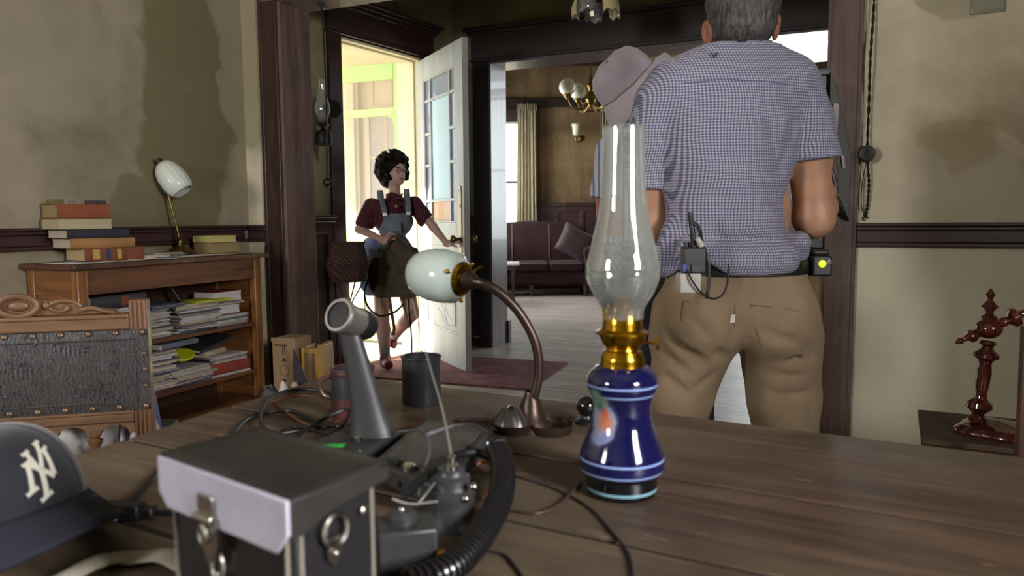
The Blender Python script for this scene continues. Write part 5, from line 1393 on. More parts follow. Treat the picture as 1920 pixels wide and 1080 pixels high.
# enamel mug and tin cup
ENM = mat('dark_slate_enamel', '2b2c31', .3, var=.2, coat=.3); ENR = mat('rusty_brown_rim', '3d241f', .4, var=.3)
def cup(px, py, rpx, hpx, lab, name, cat, handle, topm):
    g = G(px, py, ZT); g = G(px, py-rpx*.28, ZT); t = cthing(name, lab, cat, g); k = g.y/FPX; r_ = rpx*k; h = hpx*k
    m = MB(); m.lathe([(.001, .002), (r_*.94, .002), (r_*.97, .0), (r_, .006), (r_, h*.98), (r_-.0022, h*.98), (r_-.0022, .006), (.001, .006)], (0, 0, 0), 48); m.build('cup_body', ENM, t)
    m = MB(); m.tube([(r_*1.0*math.cos(i*PI/20), r_*1.0*math.sin(i*PI/20), h) for i in range(40)], .0028 if handle else .0022, 8, closed=True)
    if handle: m.lathe([(r_*.985, h*.87), (r_*1.02, h*.90), (r_*1.02, h*.97), (r_*.99, h)], (0, 0, 0), 48)
    m.build('rim', topm, t)
    if handle:
        m = MB(); m.tube([(-r_*.97, -.01, h*.84), (-r_-.014, -.014, h*.80), (-r_-.019, -.015, h*.62), (-r_-.012, -.013, h*.46), (-r_*.97, -.01, h*.42)], .0042, 8, smooth=6); m.build('handle', ENR, t)
        m = MB(); m.lathe([(r_*1.005, h*.0), (r_*1.005, h*.42)], (0, 0, 0), 48); m.build('brown_lower_band', mat('brown_enamel', '43221f', .35), t)
cup(663, 790, 40, 92, 'slate enamel mug with brown rim behind the desk microphone', 'enamel_mug', 'mug', True, ENR)
cup(791, 764, 37, 88, 'dark straight tin cup without handle right of the microphone', 'tin_cup', 'cup', False, ENM)

# desk microphone
MICG = mat('warm_grey_mic_paint', '38383b', .42, .2, var=.12)
def microphone():
    Yb = G(690, 850, ZT).y; g = G(690, 850, ZT); t = cthing('desk_microphone', 'grey desktop microphone on its slanted base beside the coiled cable', 'microphone', g)
    S = lambda px, py, dy=0: P(px, py, Yb+dy)-Vector(g)
    # base slab, turned: front-left corner, front-right etc. on the table
    c = [G(560, 862, ZT), G(640, 902, ZT), G(762, 836, ZT), G(690, 812, ZT)]
    hts = [.020, .018, .030, .034]
    b = [Vector(q)-Vector(g) for q in c]; tp = [q+Vector((0, 0, h)) for q, h in zip(b, hts)]
    ctr = sum(tp, Vector())/4; tp = [ctr+(q-ctr)*.93 for q in tp]
    MB().hexa(b, tp).build('base', MICG, t, bevel=.006, seg=3)
    m = MB(); cc = S(693, 812, .02); c0 = Vector((cc.x, cc.y, .030))
    def st(u, v):
        zz = v; px = 700-48*zz+8*zz*(1-zz); py = 815-205*zz; w = (19+15*(1-zz)+12*(1-zz)**5)*Yb/FPX; dd = w*.62
        cpt = S(px, py, .012*(1-zz)); a = u*2*PI
        return cpt+Vector((w*math.cos(a), dd*math.sin(a), 0))
    m.grid(st, 32, 24, closed_u=True); n0 = len(m.v); m.build('stem', MICG, t, smooth=60)
    # head: cylinder pointing up-left to the viewer
    a = S(634, 590, -.028); b_ = S(688, 613, .03); d_ = (b_-a).normalized(); L = (b_-a).length; k = Yb/FPX
    m = MB(); m.lathe([(26*k, .0), (31*k, .0), (33.5*k, .004), (33*k, .009), (30*k, .012), (28.5*k, .030), (29.0*k, L*.66)], a, 44, d_); m.build('head_barrel', CHR if False else mat('brushed_grey_metal', 'aeaca8', .3, .85, var=.1), t)
    m = MB(); m.lathe([(29.5*k, L*.62), (30.5*k, L*.66), (30*k, L*.9), (25*k, L*1.04), (8*k, L*1.12), (.001, L*1.13)], a, 40, d_); m.build('rear_cap', BLKP, t)
    n = NT('dark_woven_grille'); ck = n.n('ShaderNodeTexChecker', {'Vector': n.co(), 'Scale': 700.0}); n.set(color=n.mix(ck.outputs[1], srgb('151518'), srgb('2e2e32')), rough=.5, metal=.3)
    m = MB(); m.lathe([(27.5*k, .0035), (.001, .003)], a, 40, d_); m.build('grille', n.m, t)
    m = MB()
    for px, py in ((668, 838),): m.lathe([(.007, 0), (.007, .006), (.005, .008), (.001, .008)], S(px, py, 0), 20)
    kn = Vector(S(672, 842, -.03)); kn.z = .030
    m = MB(); m.lathe([(.0065, 0), (.0065, .006), (.005, .008), (.001, .0085)], kn, 20); m.build('switch_button', CHR, t)
    o = MB().bx(-.017, .017, -.0055, .0055, 0, .0015).build('green_label', mat('green_label_tape', '2fae45', .5, var=.05), t); lp = G(625, 833, ZT+.029)-Vector(g); lp.z = .0262; o.location = lp; o.rotation_euler = (rad(3), rad(-3), rad(-8)); o['label'] = 'bright green strip label'
    m = MB()
    for px in (612, 600): 
        q_ = G(px-20, 838, ZT+.028)-Vector(g); q_.z = .026; m.tube([q_, q_+Vector((.02, .0, .0005))], .0015, 6)
    m.build('base_slot', CHR, t)
microphone()

# two-way radio set lying behind the leather case
def radio_set():
    c = [G(700, 905, ZT), G(830, 960, ZT), G(925, 842, ZT), G(800, 812, ZT)]
    g = c[0]; t = cthing('radio_set', 'dark grey metal radio set lying behind the black leather case', 'radio', g)
    b = [Vector(q)-Vector(g) for q in c]; H = .032; tp = [q+Vector((0, 0, H)) for q in b]
    MB().hexa(b, tp).build('radio_case', GRYP, t, bevel=.005)
    ctr = sum(tp, Vector())/4; q2 = [ctr+(q-ctr)*.80 for q in tp]
    MB().hexa(q2, [q+Vector((0, 0, .003)) for q in q2]).build('top_plate', mat('matt_grey_plate', '4b4945', .6, .2), t, bevel=.001)
    for f in (.25, .5, .75):
        p_ = tp[1].lerp(tp[0], f)*.9+ctr*.1; m = MB(); m.lathe([(.009, 0), (.009, .007), (.007, .009), (.001, .009)], (p_.x, p_.y, H), 20); m.build('knob', CHR if f == .5 else BLKP, t)
    mid = (b[0]+b[1])/2; m = MB(); dx = (b[1]-b[0]).normalized()
    for f in (.2, .4, .6, .8):
        p_ = b[0].lerp(b[1], f)+Vector((0, 0, H*.5)); m.cyl(p_, p_+Vector((-dx.y*-.006, -dx.x*.006, 0)), .005, n=14)
    m.build('socket_row', CHR, t)
radio_set()
# antenna base with whip aerial
def antenna():
    g = G(850, 1010, ZT); g = G(848, 985, ZT); Y = g.y; t = cthing('whip_antenna', 'stubby grey antenna base with thin whip aerial among the cables', 'antenna', g); k = Y/FPX
    S = lambda px, py, dy=0: P(px, py, Y+dy)-Vector(g)
    z = lambda py: P(850, py, Y).z-ZT
    m = MB(); m.lathe([(.001, 0), (50*k, 0), (50*k, .004), (46*k, .012), (44*k, z(935)), (46*k, z(930)), (46*k, z(918)), (38*k, z(912)), (36*k, z(905)), (36*k, z(893)), (30*k, z(890)), (26*k, z(884)), (26*k, z(876)), (.001, z(876))], (0, 0, 0), 44); m.build('antenna_base', GRYP, t)
    m = MB(); m.lathe([(12*k, z(880)), (12*k, z(872)), (8*k, z(868)), (9*k, z(856)), (5*k, z(852)), (.001, z(850))], (0, 0, 0), 20); m.build('ferrule', CHR, t)
    m = MB(); m.tube([(0, 0, z(852)), S(830, 770, .02), S(800, 665, .05), S(772, 560, .08)], lambda u: .0017-.0008*u, 8, smooth=6); m.build('whip', mat('dull_steel_wire', '8f8a84', .4, .8), t)
    for px, py in ((888, 912), (873, 935)):
        p_ = S(px, py, -.025); m = MB(); m.sphere(p_, .005, 14, 8); m.build('screw', CHR, t)
antenna()
def small_block():
    g = G(762, 1060, ZT); t = cthing('junction_box', 'small worn grey metal junction box right of the leather case', 'junction box', g)
    M = RZ(rad(14)); m = MB(); m.box((0, 0, .024), (.062, .05, .048), M); m.build('box_body', GRYP, t, bevel=.003)
    m = MB(); m.lathe([(.016, .0), (.016, .008), (.012, .012), (.001, .012)], (-.004, .002, .048), 28); m.build('box_knob', GRYP, t)
    m = MB(); m.sphere((-.004, .002, .061), .004, 12, 6); m.sphere((-.014, -.0265, .028), .003, 10, 6, None); m.build('screw', CHR, t)
    m = MB(); m.lathe([(.005, 0), (.007, .002), (.007, .008), (.004, .011)], (.036, -.02, .02), 18, (1, -.4, 0)); m.build('brass_terminal', POLB, t)
small_block()
# cables
def cable(name, lab, pts, r_, m, sm=10, lift=None, group=None, cat='cable'):
    ps = [G(p_[0], p_[1], ZT+r_+(p_[2] if len(p_) > 2 else 0)) for p_ in pts]
    ps = [c2w(p_) for p_ in ps]; b = ps[0]; mb = MB(); mb.tube([p_-b for p_ in ps], r_, 8, smooth=sm); o = mb.build(name, m); o.location = b
    return tag(o, lab, cat, group)
def coil_cable():
    path = [(1010-60, 905, .03), (950, 950, .025), (925, 1010, .02), (880, 1060, .018), (820, 1090, .018), (745, 1105, .018)]
    path = [(930, 900, .05), (943, 925, .04), (938, 975, .028), (905, 1030, .020), (862, 1078, .016), (815, 1108, .016), (760, 1125, .016)]
    ps = catmull([c2w(G(x_, y_, ZT+.0)+Vector((0, 0, h))) for x_, y_, h in path], 60); b = ps[-1].copy(); b.z = ZT
    n = len(ps); L = sum((ps[i+1]-ps[i]).length for i in range(n-1)); turns = int(L/.0075); pts = []; s_ = 0; x = None
    for i, p_ in enumerate(ps):
        t_ = (ps[min(i+1, n-1)]-ps[max(i-1, 0)]).normalized()
        if x is None: x = basis(t_)[0]
        x = (x-t_*x.dot(t_)).normalized(); y = t_.cross(x)
        if i: s_ += (p_-ps[i-1]).length
        pts.append((p_, x.copy(), y.copy(), s_))
    out = []; N = turns*12
    for j in range(N+1):
        s_t = L*j/N; i = min(range(0, n, 1), key=lambda q: abs(pts[q][3]-s_t)) if False else min(n-1, int(np.searchsorted([q[3] for q in pts], s_t)))
        p_, x_, y_, _ = pts[i]; a = 2*PI*turns*j/N; out.append(p_+x_*(.0135*math.cos(a))+y_*(.0135*math.sin(a))-b)
    mb = MB(); mb.tube(out, .0032, 6); o = mb.build('coiled_cable', mat('glossy_black_cord', '141316', .28, coat=.3, bump=.05)); o.location = b
    tag(o, 'thick glossy black coiled cord curving round the antenna base', 'coiled cord')
coil_cable()
cable('black_cable', 'black cable looping wide over the table left of the microphone', [(425, 828), (470, 782), (540, 770), (600, 790), (640, 800, .003), (690, 790)], .0035, BLK)
cable('black_cable', 'black cable arching high behind the enamel mug toward the microphone', [(600, 800), (520, 812), (488, 790, .01), (505, 748, .006), (560, 730), (640, 738), (700, 755)], .0033, BLK)
cable('black_cable', 'black cable loop rising in front of the enamel mug', [(545, 828, .0), (590, 795, .014), (640, 770, .028), (655, 772, .028), (640, 800, .012), (610, 812, .003), (560, 800, .003), (505, 820)], .0033, BLK)
cable('brown_cable', 'rust brown flex winding across the table in front of the enamel mug', [(505, 750), (540, 775), (575, 795), (610, 800), (640, 785)], .0025, mat('rust_brown_flex', '5b3424', .6))
cable('brown_cable', 'second rust brown flex crossing behind the loops toward the mug', [(500, 755, .004), (560, 742, .004), (600, 748, .004), (618, 770)], .0025, MC['rust_brown_flex'])
cable('lamp_flex', 'dark brown twisted flex running from the bronze lamp base to the left', [(985, 790), (940, 790), (880, 786), (850, 792), (838, 815, .002)], .0035, mat('brown_twisted_flex', '3d2320', .6))
cable('braided_cable', 'grey braided cable arching over the radio set', [(800, 815, .034), (850, 800, .03), (895, 800, .02), (925, 830, .012), (942, 870, .004), (950, 905, .02)], .0036, mat('grey_braided_sleeve', '6b626c', .5, var=.3, scale=90))
cable('orange_wire', 'thin orange brown wire tangled behind the antenna base', [(885, 880), (905, 865, .008), (928, 880, .01), (920, 915, .006), (900, 935)], .0022, mat('orange_brown_wire', '7a4a26', .6))
cable('black_cable', 'thick black cable bridging behind the antenna base', [(760, 925, .05), (800, 890, .05), (850, 856, .036), (900, 850, .03), (935, 870, .02), (960, 890)], .0062, BLK)
cable('grey_wire', 'thin grey wire bowed over the radio set', [(745, 810, .036), (790, 808, .05), (805, 840, .06), (792, 890, .05), (785, 930, .034)], .002, mat('grey_wire_skin', '4f5052', .5))
cable('grey_wire', 'pale grey wire sticking out right of the leather case strap', [(735, 935, .06), (770, 945, .05), (820, 940, .045)], .0018, mat('pale_grey_wire_skin', '5e5d5c', .4))
cable('grey_wire', 'short pale wire crossing upward beside the antenna base', [(780, 948, .045), (800, 925, .055), (815, 905, .06)], .0015, MC['pale_grey_wire_skin'])
cable('power_cord', 'thin dark cord running from the coil over the bare table to the lower edge', [(960, 890), (1010, 905), (1060, 925), (1110, 955), (1150, 1000), (1180, 1040), (1190, 1095)], .0017, mat('violet_black_cord', '3a3038', .55))
cable('power_cord', 'thin dark cord curling left of the blue oil lamp', [(965, 958), (1010, 962), (1050, 945), (1075, 920), (1090, 905)], .0022, mat('brown_black_cord', '3a2a22', .55))
cable('power_cord', 'dark cord end at the lower table edge below the coiled cord', [(905, 1030), (945, 1040), (965, 1060), (990, 1095)], .0018, MC['violet_black_cord'])
cable('black_cable', 'black cable running from the cap brim up to the leather case', [(228, 952), (255, 930), (280, 902), (305, 880), (340, 868)], .0045, BLK)
def plug():
    g = G(232, 972, ZT); t = cthing('cable_connector', 'black cable connector with white tab by the cap brim', 'connector', g)
    M = RZ(rad(-6)); m = MB(); m.box((0, 0, .010), (.050, .022, .020), M); m.box((.03, -.0, .008), (.02, .016, .014), M); m.build('connector_body', BLK, t, bevel=.003)
    m = MB(); m.box((-.018, -.014, .007), (.036, .006, .007), M); m.build('white_tab', mat('dirty_white_plastic', 'b5aea4', .5), t, bevel=.0015)
    m = MB(); m.tube([(.038, 0, .008), (.06, -.002, .007), (.10, -.004, .006)], .004, 8); m.build('lead', BLK, t)
plug()
# pale webbing strap along the lower left
def strap():
    path = [(95, 1098), (170, 1070), (235, 1048), (290, 1050), (335, 1056), (380, 1070)]
    ps = catmull([c2w(G(a_, b_, ZT+.004)) for a_, b_ in path], 10); b = ps[0].copy(); mb = MB(); n = len(ps)
    def fn(u, v):
        i = min(int(u*(n-1)), n-2); f = u*(n-1)-i; p_ = ps[i].lerp(ps[i+1], f); t_ = (ps[i+1]-ps[i]).normalized(); s_ = Vector((-t_.y, t_.x, 0))
        return p_-b+s_*(v-.5)*.030+Vector((0, 0, .006*math.sin(u*7)**2+.006*math.sin(PI*v)))
    mb.grid(fn, 50, 7); o = mb.build('webbing_strap', mat('pale_khaki_webbing', '8f8a7c', .9, scale=60, col2='a8a396', bump=.3, bscale=300, bd=.001), solid=.002, smooth=60); o.location = b
    tag(o, 'pale khaki webbing strap lying under the cap brim by the leather case', 'strap')
strap()

def leather_case():
    zt = .94
    A_ = G(318, 900, .92)
    p0 = G(548, 968, zt-.022); p0 = Vector((p0.x, p0.y, 0))
    fl = G(322, 880, zt-.020); fl = Vector((fl.x, fl.y, 0)); rb = G(720, 905, zt-.02); rb = Vector((rb.x, rb.y, 0))
    ex = (p0-fl); Wd = ex.length; ex.normalize(); ey = Vector((-ex.y, ex.x, 0)); D = max(.075, (rb-p0).dot(ey))
    ang = math.atan2(ex.y, ex.x)
    t = thing('leather_case', 'black leather instrument case with metal clasp in the foreground', 'case', c2w((fl.x, fl.y, ZT)), YAW+ang)
    H = zt-.012-ZT
    LB = mat('black_pebbled_leather', '1b1b1f', .38, var=.2, bump=.4, bscale=420, bd=.0006, spec=.6); LT = mat('scuffed_black_lid_leather', '1f1e1e', .48, scale=9, col2='33302c', bump=.3, bscale=300, bd=.0006)
    LW = mat('grey_violet_leather_flap', 'b2b1c6', .42, scale=20, col2='c6c5d6', bump=.25, bscale=260, bd=.0006)  # front flap much paler than the black case body
    MB().bx(0, Wd, 0, D, 0, H).build('case_body', LB, t, bevel=.005, seg=3)
    st = MB()
    piping = mat('pale_edge_stitching', '8a8378', .6)
    for x, y in ((.004, -.001), (Wd-.006, -.001), (Wd+.001, .006), (Wd+.001, D-.008)):
        m = MB(); m.cyl((x, y, 0.004), (x, y, H-.004), .0016, n=8); m.build('edge_stitching', piping, t)
    # lid: top sheet, slightly sagging, sides and front flap folded down
    e = .006
    def top(u, v): return Vector((-e+u*(Wd+2*e), -e+v*(D+2*e), H+.006+.003*math.sin(PI*u)*math.sin(PI*v)-.004*u*(1-v)))
    m = MB(); m.grid(top, 16, 8); m.build('lid_top', LT, t, solid=.003, smooth=60)
    fp = [(0, 0), (Wd+2*e, 0), (Wd+2*e, -.026), (Wd+2*e-.014, -.042), (.012, -.042), (0, -.030)]
    m = MB(); m.prism(fp, -.0015, .0015, Matrix(((1, 0, 0), (0, 0, 1), (0, 1, 0))), (-e, -e-.0015, H+.005)); m.build('front_flap', LW, t, bevel=.001)
    m = MB(); m.prism([(0, 0), (D+2*e, 0), (D+2*e, -.012), (D*.5, -.018), (.0, -.032)], -.0012, .0012, Matrix(((0, 0, 1), (1, 0, 0), (0, 1, 0))), (Wd+e, -e, H+.005)); m.build('side_flap', LT, t, bevel=.001)
    # clasp
    cx = Wd*.42; m = MB(); m.bx(cx-.011, cx+.011, -e-.006, -e-.003, H-.030, H-.012); m.cyl((cx-.012, -e-.007, H-.030), (cx+.012, -e-.007, H-.030), .0035, n=14); m.build('clasp_plate', CHR, t, bevel=.001)
    m = MB(); m.prism([(-.010, 0), (.010, 0), (.012, -.018), (.005, -.034), (-.005, -.034), (-.012, -.018)], -.0015, .0015, Matrix(((1, 0, 0), (0, 0, 1), (0, 1, 0))), (cx+.005, -e-.005, H-.030)); m.tube([(cx+.001+.005*math.cos(i*PI/8), -e-.009, H-.042+.007*math.sin(i*PI/8)) for i in range(16)], .0016, 8, closed=True); m.build('clasp_hasp', CHR, t)
    m = MB(); m.tube([(cx+.005+.008*math.cos(i*PI/10), -.006, H-.070+.013*math.sin(i*PI/10)) for i in range(20)], .002, 8, closed=True); m.sphere((cx+.005, -.004, H-.078), .004, 12, 8); m.build('clasp_loop', CHR, t)
    # D-ring with tab and rivet on the right side
    yy = D*.40; x = Wd+.003
    m = MB(); m.tube([(x+.004, yy+.011*math.cos(i*PI/10), H-.030+.012*math.sin(i*PI/10)) for i in range(20)], .0019, 8, closed=True); m.build('d_ring', CHR, t)
    m = MB(); m.prism([(-.007, 0), (.007, 0), (.006, -.016), (0, -.022), (-.006, -.016)], -.001, .001, Matrix(((0, 0, 1), (1, 0, 0), (0, 1, 0))), (x+.001, yy, H-.036)); m.sphere((x+.003, yy, H-.048), .0032, 12, 8); m.build('ring_tab', CHR, t)
    m = MB(); m.sphere((x, D*.78, H-.026), (.0025, .0045, .0045), 14, 8); m.build('rivet', CHR, t)
leather_case()

def baseball_cap():
    g = G(-12, 1030, ZT); t = cthing('baseball_cap', 'navy baseball cap with white interlocking letters at the lower left', 'cap', g)
    NAVY = mat('navy_wool_cap', '0f111c', .85, var=.15, scale=30, bump=.3, bscale=500, bd=.0006, sheen=.2); NB = mat('navy_cap_brim', '131626', .85, var=.15, bump=.25, bscale=500, bd=.0006)
    R_, H_, lift = .094, .094, .046
    fa = rad(-21)            # forward direction of the peak
    Mf = RZ(fa)
    # crown pitched back so that the front seam is raised
    tilt = Matrix.Rotation(rad(-7), 3, Vector((-math.sin(fa), math.cos(fa), 0)))
    def crown(u, v):
        a = u*2*PI; ph = v*PI/2; sq = .55
        r_ = R_*math.cos(ph)**.72*(1-.012*abs(math.cos(3*a))**8)
        z = H_*math.sin(ph)**.92
        return tilt @ Vector((r_*1.06*math.cos(a) if True else 0, r_*math.sin(a)*.96, z)) 
    def crownf(u, v):
        p_ = crown(u, v); q_ = RZ(fa) @ (tilt.inverted() @ p_); return tilt @ q_ + Vector((0, 0, lift))
    m = MB(); m.grid(crownf, 72, 24, closed_u=True); m.build('crown', NAVY, t, solid=.002, smooth=70)
    s_ = MB()
    for k in range(6): s_.tube([crownf(k/6+1/12, v/14)+(crownf(k/6+1/12, v/14)-Vector((0, 0, lift))).normalized()*.0008 for v in range(14)], .0011, 6)
    s_.build('panel_seam', NB, t)
    m = MB(); m.sphere(crownf(0, 1), (.007, .007, .004), 14, 8); m.build('top_button', NAVY, t)
    def brim(u, v):
        a = (u-.5)*PI*1.02; r0 = R_*1.03; out = .068*math.cos((u-.5)*PI*.96)**.55
        x = r0*math.cos(a)+v*out*(1.0); y = r0*.97*math.sin(a)*(1+v*.02)
        z = .004-.34*y*y/.1*(.35+.65*v) - .020*v
        return tilt @ (RZ(fa) @ Vector((x, y, z)))+Vector((0, 0, lift+.002))
    m = MB(); m.grid(brim, 40, 10); m.build('brim', NB, t, solid=.0035, smooth=60)
    st = MB()
    for v in (.25, .45, .65, .85): st.tube([brim(i/30, v)+Vector((0, 0, .0022)) for i in range(2, 29)], .0005, 4)
    st.build('brim_stitching', NAVY, t)
    # interlocking N and Y embroidered on the front panels
    emb = mat('white_embroidery', 'b5b3a6', .85, var=.05, bump=.3, bscale=600, bd=.0005)
    def onc(x, y):
        u = -x/(2*PI*R_) ; v = y; p_ = crownf((-u) % 1, v); q_ = crownf((-u+.002) % 1, v); r_ = crownf((-u) % 1, v+.01)
        nn = (q_-p_).cross(r_-p_).normalized()
        if nn.dot(p_-Vector((0, 0, lift+.03))) < 0: nn = -nn
        return p_+nn*.0016
    def stroke(pts, w, mb):
        # ribbon following the crown; pts in (metres across, 0..1 up)
        P_ = catmull([Vector((a_, b_, 0)) for a_, b_ in pts], 8) if len(pts) > 2 else [Vector((pts[0][0]+(pts[1][0]-pts[0][0])*i/8, pts[0][1]+(pts[1][1]-pts[0][1])*i/8, 0)) for i in range(9)]
        sc = 6.6                       # one unit of v is about .15 m
        n = len(P_)
        def fn(u, v):
            i = min(int(u*(n-1)), n-2); f = u*(n-1)-i; c_ = P_[i].lerp(P_[i+1], f)
            d_ = Vector(((P_[i+1]-P_[i]).x, (P_[i+1]-P_[i]).y/sc, 0)).normalized(); s2 = Vector((-d_.y, d_.x, 0)); ww = w*(1+.45*(abs(2*u-1))**5)
            return onc(c_.x+s2.x*(v-.5)*ww, c_.y+s2.y*(v-.5)*ww*sc)
        mb.grid(fn, n*2, 4)
    mb = MB()
    sx = 1
    _st = stroke
    def stroke(pts, w, mb): _st([(a_*.80+b_*.012-.004, .30+(b_-.30)*.80+a_*2.2) for a_, b_ in pts], w*.85, mb)
    stroke([(-.019*sx, .18), (-.018*sx, .45)], .0062, mb)
    stroke([(-.019*sx, .45), (.0*sx, .30), (.018*sx, .16)], .0068, mb)
    stroke([(.018*sx, .17), (.019*sx, .44)], .0062, mb)
    stroke([(-.026*sx, .455), (-.011*sx, .455)], .0045, mb); stroke([(-.027*sx, .185), (-.011*sx, .185)], .0045, mb); stroke([(.011*sx, .44), (.027*sx, .44)], .0045, mb)
    stroke([(0, .05), (0, .30)], .0068, mb)
    stroke([(0, .28), (-.008*sx, .42), (-.014*sx, .55)], .0062, mb); stroke([(0, .28), (.008*sx, .42), (.014*sx, .55)], .0062, mb)
    stroke([(-.009*sx, .055), (.009*sx, .055)], .0045, mb); stroke([(-.021*sx, .55), (-.008*sx, .55)], .0045, mb); stroke([(.008*sx, .55), (.021*sx, .55)], .0045, mb)
    mb.build('embroidered_letters', emb, t, solid=.0016, smooth=60)
baseball_cap()
# ================================================================== PEOPLE
def skin(name, c, c2):
    if name in MC: return MC[name]
    t = NT(name); t.set(color=t.ramp(t.noise(t.co(), 14, 4), [(.3, srgb(c)), (.7, srgb(c2))]), rough=.5, sub=.08); t.b.inputs['Subsurface Radius'].default_value = (.012, .005, .003)
    t.bump(t.noise(t.co(), 90, 3), .15, .002); MC[name] = t.m; return t.m
SK1 = skin('tanned_skin', '9c735a', 'b88d70'); SK2 = skin('fair_skin', 'c69c8c', 'd6b0a2'); SK3 = skin('ruddy_skin', '8f5a4c', 'a56e5c')
def hand_sdf(s, wrist, d, up, side, curl=.5, L=.18, k=.006, spread=1.0, thumb=1):
    """palm + five fingers; d along the hand, up = back of the hand, side = towards the thumb"""
    d, up, side = Vector(d).normalized(), Vector(up).normalized(), Vector(side).normalized(); w = Vector(wrist)
    f = L/.18
    M = Matrix((side, d, up)).transposed()
    s.ell(w+d*.05*f, (.041*f, .052*f, .015*f), .012, M)
    s.cap(w-d*.01, w+d*.03*f, .022*f, .026*f, .015)
    for i, (o, ln) in enumerate(((.030, .072), (.010, .080), (-.010, .075), (-.029, .060))):
        p0 = w+d*(.088-.004*abs(i-1))*f+side*o*f*1.0; dirn = (d+side*(o*spread*2.0)).normalized(); a = 0; p_ = p0; r_ = .0092*f
        for seg, q in ((.44, .8), (.32, 1.1), (.24, .8)):
            a += curl*q; dd = dirn*math.cos(a)-up*math.sin(a); n_ = p_+dd*ln*f*seg; s.cap(p_, n_, r_, r_*.9, k*.5); r_ *= .9; p_ = n_
        s.cap(w+d*.06*f+side*o*f*.8, p0, .010*f, .0092*f, .008)
    t0 = w+d*.022*f+side*.030*f; dd = (d*.6+side*.75-up*.25).normalized(); t1 = t0+dd*.042*f; dd2 = (d*.9+side*.3-up*(.2+curl*.4)).normalized(); t2 = t1+dd2*.032*f; t3 = t2+(dd2-up*.3*curl).normalized()*.026*f
    s.cap(w+d*.02*f+side*.01*f, t1, .015*f, .012*f, .008); s.cap(t1, t2, .0115*f, .0105*f, .004); s.cap(t2, t3, .0105*f, .008*f, .004)
def fbm_sin(X, Y, Z, f, ph, amp):
    return amp*(np.sin(f*X*1.0+ph+1.3*np.sin(f*.6*Z+ph))*np.sin(f*.8*Z+2*ph+.9*np.sin(f*.7*X))*np.cos(f*.5*Y+ph))

